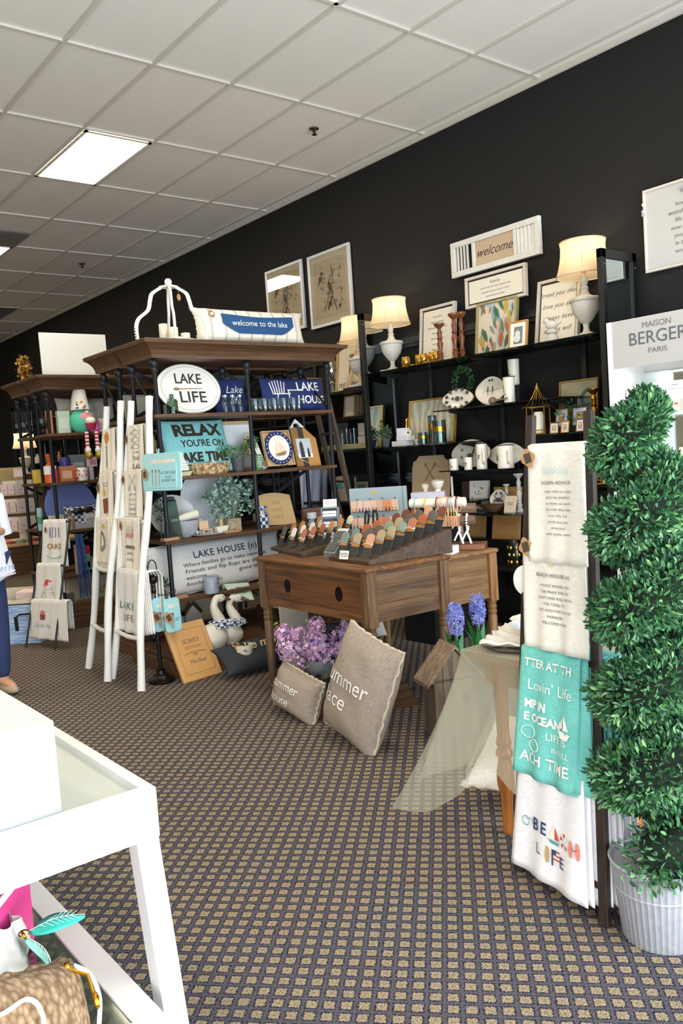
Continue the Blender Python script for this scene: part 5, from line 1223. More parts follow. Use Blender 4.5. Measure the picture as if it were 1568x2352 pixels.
# --- shelf 1 (z 1.885)
z1, z2, z3, z4 = LV
b, w, h = frontbox(380, 855, 508, 948, 5.74, z1)
t = thing('platter', 'oval white platter lettered LAKE LIFE with a paddle, on the top shelf', 'platter', (b.x, b.y, z1+.004), 8, -10)
N_ = 48
def oval(a, b_, cx=0, cz=0, n=48): return [(cx+a*cos(2*pi*k/n), cz+b_*sin(2*pi*k/n)) for k in range(n)]
OW_, OH_ = .30, .195
q = MB()
for f, y in ((1, 0), (1.0, -.012), (.94, -.02), (.80, -.008), (0.001, -.006)): q.v += [(x*f, y, z*f+OH_) for x, z in oval(OW_, OH_)]
for r_ in range(4):
    for k in range(48): k2 = (k+1) % 48; q.f.append((r_*48+k, r_*48+k2, (r_+1)*48+k2, (r_+1)*48+k)); q.mi.append(0)
q.f.append(tuple(range(47, -1, -1))); q.mi.append(0); q.build('plate', m('#f1ede3', .18), t, True)
MB().tube([(x*.88, -.016, z*.88+OH_) for x, z in oval(OW_, OH_)], .0012, 4, closed=True).build('rim_line', GREYINK, t)
txt('LAKE', .125, m('#3a3634', .6), t, x=0, z=OH_+.075, y=-.009, width=.25, bold=.0015); txt('LIFE', .125, m('#3a3634', .6), t, x=.02, z=OH_-.07, y=-.009, width=.25, bold=.0015)
MB().tube([(-.15, -.009, OH_-.005), (-.1, -.009, OH_-.003), (.12, -.009, OH_+.003)], [.006, .004, .003], 6).ball((-.12, -.009, OH_-.004), .018, 8, (1.6, .1, .7)).build('printed_paddle', m('#8d7a5e', .6), t)
def bottle(name, label, b, d, h, mt, neck=.3, group=None, cap=None):
    r = d/2; t = thing(name, label, 'bottle', b, group=group)
    MB().lathe([(0, 0), (r*.95, 0), (r, .01), (r, h*.62), (r*.85, h*.72), (r*neck, h*.80), (r*neck, h*.97), (r*neck*1.3, h*.98), (r*neck*1.3, h), (0, h)], n=20).build('glass_body', mt, t, True)
    if cap: MB().lathe([(r*neck*1.5, h*.93), (r*neck*1.5, h*1.06), (0, h*1.07)], n=14).build('cap', cap, t, True)
    return t
b, d, h = RB(349, 882, 376, 949, y=5.80); bottle('glass_bottle', 'tall dark green bottle behind the clear one on the top shelf', (b.x, b.y, z1), d, h, DARKGLASS)
b, d, h = RB(384, 902, 410, 948, y=5.70); bottle('glass_bottle', 'short pale green bottle left of the oval platter', (b.x, b.y, z1), d, h, GREENGLASS)
for k, (u0, u1) in enumerate(((512, 526), (529, 543), (546, 560))):
    b, d, h = RB(u0, 903, u1, 946, y=5.70); bottle('soap_bottle', ['left', 'middle', 'right'][k]+' one of three clear bottles with silver caps right of the platter', (b.x, b.y, z1), d, h*.9, glass('#e6f2f5', .8), .5, cap=m('#cfcfd2', .2, 1.))
for k in range(11):
    u = 566+k*11; b, d, h = RB(u, 912, u+20, 944, y=5.70 if k % 2 else 5.80)
    g = solo(MB().lathe([(0, 0), (d*.36, 0), (d*.48, h*.3), (d*.5, h*.6), (d*.45, h), (d*.43, h), (d*.47, h*.6), (d*.34, h*.08), (0, h*.06)], n=20), 'drinking_glass', GLASS, 'clear stemless glass in the row before the navy pillow', 'glass', (b.x, b.y, z1), group='clear glasses on the top shelf', smooth=True)
NAVY = weave('#1f2a5c', '#26346c', 300)
b, w, h = frontbox(612, 876, 752, 940, 5.84, z1)
t, pr = cushion('navy_pillow', 'long navy pillow reading LAKE HOUSE with a chair motif', .68, .29, .10, (b.x+.0, 5.86, z1), 2, -8, NAVY, pin=.06)
txt('LAKE', .11, WHITE, t, fn=pr, x=.13, z=.06, width=.25, bold=.002); txt('HOUSE', .11, WHITE, t, fn=pr, x=.16, z=-.055, width=.31, bold=.002)
q = MB()
for k in range(6): q.tube([pr(-.25+.022*k, -.0), pr(-.27+.03*k, .10+.02*sin(pi*k/5))], .005, 5)
q.tube([pr(-.25, 0), pr(-.07, -.0)], .005, 5).tube([pr(-.10, .03), pr(-.0, .03)], .005, 5).tube([pr(-.20, 0), pr(-.22, -.08)], .005, 5).tube([pr(-.09, .03), pr(-.08, -.09)], .005, 5); q.build('printed_chair', WHITE, t)
t, pr = cushion('navy_pillow', 'small navy pillow with white script behind the clear glasses', .30, .30, .08, (3.66, 5.98, z1), 0, -8, NAVY, pin=.06); txt('Lake\nlife', .09, WHITE, t, fn=pr, shear=.3, x=.02, z=.0)
# --- shelf 2 (z 1.415)
AQP = weave('#6fb3b8', '#84c3c6', 260)
t, pr = cushion('lake_pillow', "aqua pillow with dark letters reading RELAX YOU'RE ON LAKE TIME", .62, .44, .12, (3.24, 5.80, z2), 6, -16, AQP, pin=.08)
DK = m('#33271f', .9)
txt('RELAX', .14, DK, t, fn=pr, x=0, z=.115, width=.46, bold=.006); txt("YOU'RE ON", .1, DK, t, fn=pr, x=.03, z=.005, width=.42, bold=.001); txt('LAKE TIME', .12, DK, t, fn=pr, x=.0, z=-.11, width=.50, bold=.005)
BSK = straw('#d4b98e', '#7d6040', 38)
b, d, h = RB(440, 1058, 535, 1088, y=5.72)
t = thing('bread_basket', 'low oval woven basket on the second shelf below the aqua pillow', 'basket', (b.x, 5.76, z2))
MB().lathe([(0, .004), (.13, 0), (.145, .03), (.152, .075), (.148, .085), (.135, .08), (.12, .012), (0, .01)], n=40, sx=1.18, sy=.72, flute=.015, nf=20).build('basket', BSK, t, True)
MB().tube([(.150*1.18*cos(a), .150*.72*sin(a), .08) for a in [2*pi*k/32 for k in range(32)]], .007, 6, closed=True).build('rim', BSK, t, True)
for k, (x, rr0, lb) in enumerate(((3.40, -30, 'kraft gift pouch sticking out of the oval basket'), (3.31, -50, 'white folded cloth lying in the oval basket'))):
    o = solo(MB().box(-.035, -.004, 0, .035, .004, .16 if k == 0 else .12), 'gift_pouch', KRAFT if k == 0 else PAPER, lb, 'pouch', (b.x+.0+.04*k, 5.76, z2+.05), 10, -20, roll=45, bevel=.002)
t = thing('toy_sailboat', 'small wooden sailboat ornament with a striped sail left of the basket', 'ornament', (P(420, 1090, y=5.70).x, 5.70, z2))
MB().prism([(-.07, .03), (-.055, 0), (.055, 0), (.075, .035)], -.018, .018).build('hull', m('#c9b79c', .8), t, bevel=.003)
q = MB().mat(m('#efe9dd', .8)).prism([(-.05, .045), (.055, .045), (.0, .19)], -.003, .003).mat(m('#8d7f6c', .8))
for k in range(6): z = .06+.018*k; w_ = .048*(1-(z-.045)/.145); q.box(-w_, -.0038, z, w_*1.05, -.003, z+.003)
q.build('sail', parent=t)
def leafy(name, label, loc, blobs, cols, n, L, W_=.3, cat='plant', pot=None, group=None, stem=True, up=.3, z0=0):
    t = thing(name, label, cat, loc, group=group)
    if pot: pot(t)
    q = MB()
    for c in cols: q.mat(c)
    for (bx, by, bz, br) in blobs:
        for k in range(n):
            d = Vector((random.gauss(0, 1), random.gauss(0, 1), random.gauss(0, 1))).normalized(); p = Vector((bx, by, bz))+d*br*random.uniform(.3, 1.)
            g = (d+Vector((random.gauss(0, .4), random.gauss(0, .4), up))).normalized(); sd = g.cross(Vector((random.gauss(0, 1), random.gauss(0, 1), random.gauss(0, 1)))).normalized()*L*W_
            q.cur = random.randrange(len(cols)); q.add([p, p+g*L*.5+sd, p+g*L, p+g*L*.5-sd], [(0, 1, 2, 3)])
    q.build('leaves', parent=t, kind='stuff')
    if stem:
        s = MB()
        for (bx, by, bz, br) in blobs: s.tube([(bx*.2, by*.2, z0), (bx*.7, by*.7, (z0+bz)*.6), (bx, by, bz)], .0025, 5)
        s.build('stems', m('#5d6a45', .8), t)
    return t
def greypot(r, h, mt=None):
    def f(t): MB().lathe([(0, 0), (r*.72, 0), (r, h), (r*1.06, h), (r*1.06, h+.008), (r*.9, h), (r*.8, h*.85), (0, h*.85)], n=20).build('pot', mt or m('#4a4d50', .7, bump=.2), t, True)
    return f
G1 = [m('#3e7237', .6), m('#56883e', .6), m('#2c5a30', .6)]
b, d, h = RB(535, 1050, 572, 1085, y=5.74)
leafy('potted_fern', 'green trailing fern in a grey pot right of the woven basket', (3.565, 5.80, z2), [(-.14, 0, .17, .05), (-.07, 0, .16, .055), (0, 0, .16, .06), (.07, 0, .17, .055), (.14, 0, .2, .05), (.17, 0, .25, .03)], G1, 120, .02, .22, pot=greypot(.055, .11), z0=.1)
t = picture('snapshot_picture', 'wood edged frame with a pale blank insert behind the fern', 'frame', (3.68, 5.98, z2), 0, .34, .42, wood('#b79c74', '#d3bb93', 2), m('#dfe2e6', .2), -4, fw=.03)
# a frame house ornament and green vase
t = thing('cutting_board', 'narrow dark and white paddle board tied with rope standing beside the middle post', 'cutting board', (3.80, 5.80, z2), 10, -12, roll=-14)
MB().mat(wood('#3b3029', '#55463c', 2)).box(-.05, -.008, 0, .0, .008, .30).mat(m('#e9e6e0', .6)).box(.0, -.008, 0, .05, .008, .30).mat(OAK).box(-.065, -.008, 0, -.05, .008, .28).build('board', parent=t)
MB().tube([(-.03+.03*cos(a), -.012, .31+.025*sin(a)) for a in [2*pi*k/16 for k in range(16)]], .006, 6, closed=True).build('rope', TWINE, t, True)
t = thing('vase', 'green egg shaped vase with white lettering before the middle post', 'vase', (P(592, 1078, y=5.70).x, 5.70, z2))
MB().lathe([(0, 0), (.036, .0), (.048, .03), (.05, .06), (.044, .1), (.036, .125), (.03, .13), (.032, .12), (0, .11)], n=24).build('body', m('#4d7a4e', .35), t, True); txt('MAY\nYOUR\nDAYS\nBE\nWINE', .02, WHITE, t, fn=lambda X, Z: Vector((.052*sin(X/.052), -.052*cos(X/.052), Z)), z=.07)
# boxed sailboat plate
b = P(662, 1062, y=5.74)
t = thing('boxed_plate', 'open kraft box framing a round plate with a sailboat and navy border', 'plate', (P(650, 1075, y=5.72).x, 5.76, z2+.02), 4, -12)
q = MB(); w_, h_ = .145, .30
for a in ((-w_, 0, w_, .01), (-w_, h_-.01, w_, h_), (-w_, .01, -w_+.01, h_-.01), (w_-.01, .01, w_, h_-.01)): q.box(a[0], -.03, a[1], a[2], .0, a[3])
q.box(-w_, -.004, 0, w_, 0, h_).build('box', m('#c4a377', .8), t)
def disc(r, y0, c=(0, 0)): return [(c[0]+r*cos(2*pi*k/40), c[1]+r*sin(2*pi*k/40)) for k in range(40)]
MB().mat(m('#2b3a66', .25)).prism(disc(.142, 0, (0, .15)), -.034, -.026).mat(m('#f2efe9', .2)).prism(disc(.108, 0, (0, .15)), -.037, -.034).build('plate', parent=t)
q = MB()
for k in range(22): a = 2*pi*k/22; q.ball((.125*cos(a), -.035, .15+.125*sin(a)), .0055, 6, (1, .3, 1))
q.build('rim_dots', m('#dfe6ef', .3), t)
q = MB().mat(m('#c98f5c', .4)).prism([(-.06, .10), (-.04, .075), (.05, .085), (.075, .125)], -.0395, -.037).mat(m('#e9d8bd', .4)).prism([(-.055, .115), (-.01, .11), (-.02, .23)], -.0395, -.037).prism([(.0, .11), (.065, .135), (-.01, .225)], -.0395, -.037).mat(m('#4b7d8a', .4)).prism([(-.03, .095), (-.02, .085), (.045, .095), (.05, .11)], -.041, -.0395); q.build('sailboat_relief', parent=t)
for k in range(2): MB().box(-.02+.05*k, -.06, -.02, -.01+.05*k, .03, .0).build('stand_foot', glass('#f0f4f4', .8), t)
# striped wood photo holder
t = thing('photo_holder', 'house shaped striped wood photo holder with a white roof and black and white snapshot', 'photo frame', (P(712, 1070, y=5.78).x, 5.80, z2), 3, -12)
for x0, x1, c in ((-.13, -.06, '#9c7448'), (-.06, .0, '#4a3e35'), (.0, .13, '#c08d4f')):
    MB().prism([(x0, 0), (x1, 0), (x1, .34-(.10 if x1 > .1 else 0)), (x0, .36-.0)], -.015, 0).build('plank', wood(c, c, 2, .5) if 0 else m(c, .55, var=.15, scale=25), t)
MB().prism([(-.135, .34), (-.06, .42), (.02, .345), (-.02, .345), (-.03, .375), (-.06, .385), (-.09, .375), (-.10, .345)][::1], -.02, .0).build('roof', WHITE, t)
q = MB().mat(m('#c9cdd2', .4)).box(-.10, -.019, .075, .055, -.0155, .245).mat(m('#3b3d40', .5)).prism([(-.075, .08), (-.03, .08), (-.035, .2), (-.05, .225), (-.07, .2)], -.0205, -.019).prism([(.0, .08), (.03, .08), (.025, .15), (.01, .165)], -.0205, -.019).mat(m('#eceff1', .4)).box(-.10, -.0195, .075, .055, -.019, .11); q.build('snapshot', parent=t)
t_ = MB().tube(curve([(-.13, -.03, .12), (-.1, -.035, .06), (-.03, -.035, .03), (.0, -.035, .0)]), .003, 5).build('twine', TWINE, t, True)
# --- shelf 3 (z .945)
b = P(530, 1215, y=5.76)
SG = [m('#8fae9e', .7), m('#6f9384', .7), m('#a9c0ad', .7), m('#557a70', .7)]
def wbasket(t):
    MB().box(-.06, -.045, 0, .06, .045, .105).build('woven_pot', straw('#cfc0a5', '#8d7c62', 90), t, bevel=.004)
leafy('eucalyptus_plant', 'large grey green eucalyptus bush in a small woven square pot', (P(537, 1215, y=5.74).x, 5.76, z3), [(-.15, .0, .25, .07), (-.07, 0, .30, .08), (.02, 0, .30, .09), (.11, 0, .26, .075), (.17, 0, .19, .06), (-.12, -.03, .16, .06), (.0, -.03, .18, .08), (-.19, 0, .3, .04), (.0, 0, .38, .05), (-.06, 0, .40, .035), (.15, 0, .35, .05)], SG, 60, .042, .28, pot=wbasket, z0=.1)
t = thing('serving_plate', 'long oval white plate holding small wooden ornaments on the third shelf', 'plate', (3.24, 5.72, z3), 0)
MB().lathe([(0, .004), (.12, .0), (.17, .014), (.175, .018), (.12, .01), (0, .01)], n=32, sx=1.15, sy=.62).build('plate', CERAM, t, True)
t = thing('boat_ornament', 'tiny wooden rowing boat ornament on the oval plate', 'ornament', (3.30, 5.69, z3+.012)); MB().prism([(-.055, .045), (-.04, 0), (.04, 0), (.06, .05)], -.025, .025).build('hull', m('#e6ddcf', .8), t, bevel=.003); MB().box(-.01, -.004, .04, .018, .004, .10).build('mast', m('#caa77a', .8), t)
t = thing('chair_ornament', 'tiny wooden chair ornament on the oval plate beside the boat', 'ornament', (3.17, 5.70, z3+.012)); MB().box(-.04, -.03, .03, .04, .03, .038).box(-.04, .025, .03, .04, .03, .10).build('seat', m('#d9b896', .8), t)
for x in (-.035, .035):
    for y in (-.025, .025): MB().box(x-.004, y-.004, 0, x+.004, y+.004, .03).build('leg', m('#d9b896', .8), t)
t = thing('bead_garland', 'small heap of blue and white beads behind the tiny chair', 'beads', (3.15, 5.76, z3+.012))
q = MB()
for k in range(26): q.ball((random.uniform(-.04, .04), random.uniform(-.02, .02), .01+.10*random.random()**1.6), .011, 7)
q.build('beads', m('#c9d3de', .4, var=.5, scale=30), t, True, kind='stuff')
solo(MB().lathe([(0, 0), (.22, 0), (.26, .02), (.262, .026), (.2, .014), (0, .01)], n=48), 'round_platter', m('#d3d9de', .12), 'large round pale glass platter standing behind the eucalyptus', 'platter', (3.38, 6.0, z3+.26), 0, 82, smooth=True)
solo(MB().lathe([(0, 0), (.13, 0), (.16, .02), (.162, .026), (.12, .014), (0, .01)], n=40, sx=1.2), 'oval_platter', m('#cfcac6', .15), 'grey glazed oval platter at the left end of the third shelf', 'platter', (3.02, 5.96, z3+.165), 0, 80, smooth=True)
t = thing('ceramic_bowl', 'speckled stoneware bowl holding a rolled napkin at the left of the third shelf', 'bowl', (3.03, 5.78, z3))
MB().lathe([(0, 0), (.05, 0), (.10, .05), (.12, .13), (.112, .13), (.09, .05), (0, .01)], n=30).build('bowl', m('#b9bcc2', .5, bump=.6, var=.15, scale=70), t, True); MB().tube([(-.11, 0, .13), (0, -.02, .155), (.11, .0, .17)], [.02, .03, .035], 10).build('napkin', LINEN, t, True)
b = P(366, 1245, y=5.68)
t = thing('glass_lantern', 'tall clear glass lantern with pine sprigs behind the corner post', 'lantern', (2.90, 5.72, z3), 20)
MB().lathe([(.07, 0), (.10, .0), (.055, .30), (.05, .30)], n=4).build('glass_body', glass('#bcd6cf', .8), t)
MB().lathe([(0, .29), (.05, .29), (.04, .32), (0, .325)], n=4).build('lid', IRON, t)
leafy('pine_sprig', 'dark green artificial pine sprig by the glass lantern', (2.84, 5.80, z3), [(0, 0, .2, .06), (0.02, 0, .27, .05)], [m('#24402f', .8), m('#33573c', .8)], 130, .03, .1, cat='greenery')
b = P(632, 1200, y=5.75)
t = thing('cutting_board', 'curved light wood board engraved LIVE LOVE LAKE on the third shelf', 'cutting board', (P(640, 1200, y=5.76).x+.01, 5.78, z3), 4, -14, roll=4)
pts = [(-.17, 0), (.19, -.0), (.165, .26)]+[(.165-.33*k/8, .26+.018*sin(pi*k/8)) for k in range(1, 8)]+[(-.165, .255)]
MB().prism(pts, -.012, .012).build('board', m('#d9b583', .5, var=.08, scale=14), t, bevel=.003)
for k, (b_, s_) in enumerate((('LIVE', .045), ('LOVE', .045), ('LAKE', .045))): txt(b_, s_, m('#b78f60', .7), t, x=.0, z=.19-.06*k, y=-.0135, sp=1.1)
t = thing('gingham_bag', 'blue and white gingham gift sack tied with twine on the third shelf', 'bag', (P(604, 1212, y=5.70).x, 5.70, z3))
def ging():
    mt = bpy.data.materials.new('gingham'); mt.use_nodes = True; n = mt.node_tree; p = n.nodes['Principled BSDF']; p.inputs['Roughness'].default_value = .9
    tc = n.nodes.new('ShaderNodeTexCoord'); ck = n.nodes.new('ShaderNodeTexChecker'); ck.inputs['Scale'].default_value = 34; ck.inputs[1].default_value = (*lin('#33436b'), 1); ck.inputs[2].default_value = (*lin('#dfe3ea'), 1)
    n.links.new(tc.outputs['Object'], ck.inputs[0]); n.links.new(ck.outputs[0], p.inputs['Base Color']); return mt
GING = ging()
MB().lathe([(0, 0), (.055, 0), (.06, .03), (.058, .10), (.035, .135), (.05, .175), (.04, .18), (0, .17)], n=24, sy=.7).build('sack', GING, t, True); MB().tube([(.037*cos(a), .027*sin(a), .135) for a in [2*pi*k/14 for k in range(14)]], .004, 5, closed=True).build('tie', TWINE, t, True)
b = P(705, 1190, y=5.74); t = thing('photo_block', 'brown and white jar candle in front of a wooden photo block', 'candle', (P(716, 1193, y=5.70).x, 5.70, z3)); MB().lathe([(0, 0), (.04, 0), (.042, .01), (.042, .075), (.038, .08), (0, .08)], n=22).build('jar', m('#dfe0e2', .3), t, True); MB().lathe([(.0425, .0), (.0428, .03), (0, .031)], n=22).build('blue_base', m('#31508a', .4), t, True)
solo(MB().box(-.10, -.02, 0, .10, .02, .11), 'wood_block', wood('#6d4a3a', '#8d6a58', 0), 'reddish brown wooden block sign behind the jar candle', 'block', (4.27, 5.80, z3), bevel=.003)
for k, (u, v, z, w_) in enumerate(((388, 1240, z3, .15), (525, 1213, z3, .15), (400, 1368, z4, .17), (607, 1340, z4, .13))):
    solo(MB().box(-w_/2, -.03, 0, w_/2, .03, .022), 'wood_plaque', m('#b98d68', .6), ['flat wooden plaque on the third shelf beside the corner post', 'flat wooden plaque under the eucalyptus pot', 'flat wooden plaque at the left of the fourth shelf', 'flat wooden plaque at the right of the fourth shelf'][k], 'plaque', (P(u, v, y=5.66).x+.02, 5.665, z), 6, bevel=.003)
# --- shelf 4 (z .50)
CV = weave('#d9d6d3', '#e8e5e1', 350)
t, pr = cushion('lake_house_pillow', 'very long off white pillow printed with the LAKE HOUSE (n) definition', 1.30, .40, .16, (3.33, 5.80, z4), 4, -9, CV, n=34, fr=m('#dad3c6', .95), pin=.1, roll=-1)
NK = m('#3a4256', .85)
txt('LAKE HOUSE (n)', .08, NK, t, fn=pr, x=.05, z=.09, width=.62, sp=1.1, bold=.001)
for b_, x_, z_, w_ in (('Where families go to make memories', .04, .02, .82), ('Friends and flip flops are always', .04, -.03, .80), ('welcome', -.27, -.08, .19), ('good life', .25, -.08, .22), ('Another day in', -.20, -.13, .33)): txt(b_, .045, NK, t, fn=pr, x=x_, z=z_, width=w_)
b = P(485, 1362, y=5.66)
t = thing('gift_candle', 'silver blue shrink wrapped candle on the fourth shelf before the long pillow', 'candle', (P(487, 1362, y=5.66).x, 5.665, z4)); MB().lathe([(0, 0), (.058, 0), (.058, .12), (.05, .125), (0, .125)], n=28).build('jar', m('#d6d4e2', .35), t, True); MB().lathe([(.062, -.0), (.063, .13), (.05, .135)], n=20, flute=.02, nf=9).build('wrapping', glass('#eef6fb', .97), t, True); txt('lake\ndays', .028, m('#7d7f99', .6), t, fn=lambda X, Z: Vector((.0635*sin(X/.0635+.3), -.0635*cos(X/.0635+.3), Z)), z=.06)
t, pr, *_ = cloth('hand_towel', 'pale green kitchen towel draped over the fourth shelf reading Just add water', 'towel', P(513, 1342, y=5.72)+Vector((0, 0, 0)), P(570, 1338, y=5.72), P(538, 1383, y=5.59), P(584, 1378, y=5.59), m('#cfe0d0', .9), drop_back=.02, wave=.003)
def on_t(X, Z): return pr(X, Z)
txt('Just add water', .032, DARKT, t, fn=pr, x=0, z=-.10, width=.13, shear=.2); MB().tube([pr(-.03, -.05), pr(.07, -.055)], [.002, .004], 5).build('printed_kayak', INK, t)
leafy('potted_herb', 'small green potted herb in a zinc tub on the fourth shelf left corner', (P(370, 1372, y=5.66).x, 5.68, z4+.0), [(-.03, 0, .12, .045), (.03, 0, .13, .045), (0, 0, .18, .03)], G1, 110, .022, .35, pot=greypot(.05, .07, GALV), z0=.06)
# --- base shelf: ceramic geese, bowls, books
def goose(name, label, loc, rz, sc, flip):
    t = thing(name, label, 'figurine', loc, rz); t.scale = (sc,)*3
    GM = m('#e6e0d2', .5, bump=.15, var=.06, scale=20)
    prof = [(-.13, .0, .03), (-.10, .0, .07), (-.04, 0, .085), (.03, 0, .09), (.08, 0, .10)]
    q = MB().lathe([(0, 0), (.075, 0), (.10, .04), (.105, .09), (.085, .15), (.055, .19), (.03, .2), (0, .2)], (0, 0, 0), 28, 1.35, .85)
    q.ball((-.11, 0, .11), .05, 14, (1.7, .7, .6))
    nk = curve([(.05, 0, .12), (.085, 0, .20), (.05, 0, .28), (.035, 0, .34), (.065, 0, .395), (.11, 0, .39)], 6)
    q.tube(nk, [.058-.030*min(1, k/(len(nk)*.6)) for k in range(len(nk))], 16).ball((.105, 0, .392), .036, 16, (1.3, .85, .9))
    q.build('body', GM, t, True)
    MB().tube([(.135, 0, .39), (.175, 0, .375), (.215, 0, .36)], [.02, .017, .006], 10).build('bill', m('#6a584a', .5), t, True)
    for s in (-1, 1): MB().ball((.115, s*.028, .402), .0045, 8).build('eye', BLACK, t, True)
    q = MB()
    for k in range(3): q.lathe([(.045+.01*k, .20-.015*k), (.075+.008*k, .19-.018*k), (.078+.008*k, .18-.018*k)], (.075, 0, .02), 22, flute=.12, nf=5)
    q.build('gingham_collar', GING, t, True)
    for s in (-1, 1): MB().ball((.10+s*.0, s*.055-.03, .20), .03, 10, (.8, 1.4, .9)).build('bow_loop', GING, t, True)
    return t
goose('ceramic_goose', 'cream ceramic goose with blue gingham bow, left one of the pair', P(492, 1490, z=.136)+Vector((-.0, .01, 0)), 8, .92, 0)
goose('ceramic_goose', 'cream ceramic goose with gingham bow, right and slightly behind', P(527, 1478, z=.136)+Vector((.0, .02, 0)), -28, .86, 1)
def cup(label, u, v, z, r, h, y=None):
    p = P(u, v, z=z); t = thing('painted_bowl', label, 'bowl', (p.x, p.y+r*.9, z))
    MB().lathe([(0, 0), (r*.6, 0), (r*.88, h*.35), (r, h), (r*.93, h), (r*.8, h*.35), (0, h*.1)], n=28).build('bowl', m('#efe7d8', .25), t, True)
    q = MB()
    for a0 in (-2.3, -1.2): q.tube([((r*.97)*cos(a0+k*.1), (r*.97)*sin(a0+k*.1), h*.62+.006*sin(k*1.3)) for k in range(6)], [.001, .005, .006, .006, .004, .001], 6)
    q.build('painted_fish', m('#6f8150', .6), t)
cup('small cream bowl painted with fish on the bottom shelf', 573, 1510, .135, .062, .085); cup('small white and blue painted bowl behind the table leg', 661, 1468, .135, .045, .085)
p = P(604, 1478, z=.135); solo(MB().box(-.13, -.06, 0, .13, .06, .11), 'wooden_crate', wood('#4e2c1a', '#74452a', 0), 'dark red brown wooden crate on the bottom shelf behind the post', 'crate', (4.02, 5.86, .135), 4, bevel=.003)
for k in range(2): solo(MB().box(-.17, -.11, 0, .17, .11, .022), 'coffee_table_book', m(['#c9ccd2', '#b4b8c0'][k], .5), ['upper grey hardcover book lying on the bottom shelf', 'lower grey hardcover book lying on the bottom shelf'][k], 'book', (4.0, 5.9, .27-.0225*k), 8+4*k)
solo(MB().box(-.18, -.12, 0, .18, .12, .11), 'book_riser', DKW, 'dark riser box beneath the grey books', 'box', (4.02, 6.0, .1355))
leafy('potted_fern', 'dark fern in a black pot on the bottom shelf right of the geese', (3.86, 5.93, .30), [(-.06, 0, .15, .05), (.0, 0, .17, .05), (.06, 0, .15, .05), (-.13, -.02, .12, .04)], [m('#1f3b2a', .8), m('#2c4f36', .8)], 70, .04, .12, pot=greypot(.055, .10, BLK2), z0=.1)
for k, x in enumerate((2.98, 3.14)):
    t = thing('house_ornament', ['white', 'cream'][k]+' wooden house silhouette standing on the bottom shelf behind the geese', 'ornament', (x, 6.0-.02, .136), 0)
    MB().prism([(-.07, 0), (.07, 0), (.07, .16), (0, .24), (-.07, .16)], -.025, .025).build('house', m('#cfd0d6' if k == 0 else '#d6d1c8', .6), t); MB().bar((-.075, 0, .16), (0, 0, .25), .06, .012, (0, 1, 0)).bar((.075, 0, .16), (0, 0, .25), .06, .012, (0, 1, 0)).build('roof', DKW, t)
# bolster lying on the base edge
q0, q1 = P(520, 1580, z=.0), P(700, 1515, z=0.0)
t, pr = cushion('floor_bolster', 'charcoal bolster with rope script take me to the lake lying by the base', 1.00, .25, .16, (3.30, 4.93, .01), 3, -50, m('#33363c', .95, bump=.4, var=.15, scale=30), pin=.15, n=26)
txt('take me to the lake', .12, m('#c7b493', .9), t, fn=lambda X, Z, pr=pr: pr(X, Z)+Vector((0, -.004, 0)), x=.03, z=.03, width=.86, shear=.35, bold=.002); gift_tag(t, pr(-.36, .07)+Vector((0, -.006, 0)), 0, .06)
# engraved board leaning on the base
fl_, fr_ = P(425, 1572, z=0), P(512, 1545, z=0); tl_ = P(386, 1468, z=.34)
dx_ = (fr_-fl_); t = thing('cutting_board', 'large light wood board engraved SORRY leaning on the shelving base', 'cutting board', (fl_+fr_)/2+Vector((0, .0, .004)), math.degrees(math.atan2(dx_.y, dx_.x)), -26, roll=-0)
w_ = dx_.length
MB().box(-w_/2, -.0, 0, w_/2, .03, .42).build('board', m('#d5a368', .45, var=.09, scale=10), t, bevel=.008)
GR = m('#a87a4a', .7); MB().tube([(-w_*.38, -.0005, .05), (w_*.38, -.0005, .05), (w_*.38, -.0005, .37), (-w_*.38, -.0005, .37)], .0025, 4, closed=True).build('groove', GR, t)
txt('SORRY', .06, m('#7a6a56', .7), t, x=0, z=.28, y=-.001, width=w_*.45); txt('FOR EVERYTHING I SAID\nWHEN I WAS DOCKING', .014, GR, t, x=0, z=.235, y=-.001, width=w_*.42); MB().tube(curve([(-w_*.26, -.001, .19), (-.02, -.001, .20), (.02, -.001, .18), (-.02, -.001, .18), (.02, -.001, .20), (w_*.26, -.001, .19)]), .0022, 4).build('engraved_knot', m('#7a6a56', .7), t); txt('The Boat', .055, m('#7a6a56', .7), t, x=0, z=.13, y=-.001, width=w_*.42, shear=.3)
# iron stand holding pot holders
sp0 = P(362, 1572, z=0)+Vector((.05, .04, 0)); t = thing('display_stand', 'black cast iron stand with a looped top beside the right white ladder', 'stand', sp0)
IB = m('#1f1c1b', .35, .6, bump=.2, scale=80)
MB().lathe([(0, 0), (.085, 0), (.093, .01), (.093, .022), (.08, .03), (.06, .045), (.055, .055), (.035, .062), (.03, .085), (.036, .092), (.016, .10), (.013, .35), (.012, .62), (.016, .63), (.02, .645), (.014, .66), (.018, .675), (.014, .69), (.0, .69)], n=26, flute=0).build('post', IB, t, True)
MB().ball((0, 0, .725), .036, 18).build('ball', IB, t, True)
MB().tube([(.033*cos(a), 0, .80+.06*sin(a)) for a in [2*pi*k/28 for k in range(28)]], .004, 6, closed=True).build('loop', IB, t, True)
MB().tube([(0, 0, .62), (.02, -.04, .615), (.06, -.12, .615), (.065, -.125, .64)], .003, 6).tube([(.0, 0, .62), (.08, -.02, .615), (.14, -.04, .615), (.145, -.04, .64)], .003, 6).build('hook', IB, t, True)
h1 = sp0+Vector((.035, -.09, .585))
pot_holder('aqua pot holder hanging nearest on the iron stand', h1+Vector((-.02, -.03, 0)), h1+Vector((.10, -.01, 0)), .225)
pot_holder('aqua pot holder hanging behind the nearest one on the iron stand', h1+Vector((-.07, .05, .005)), h1+Vector((.04, .07, .005)), .225)
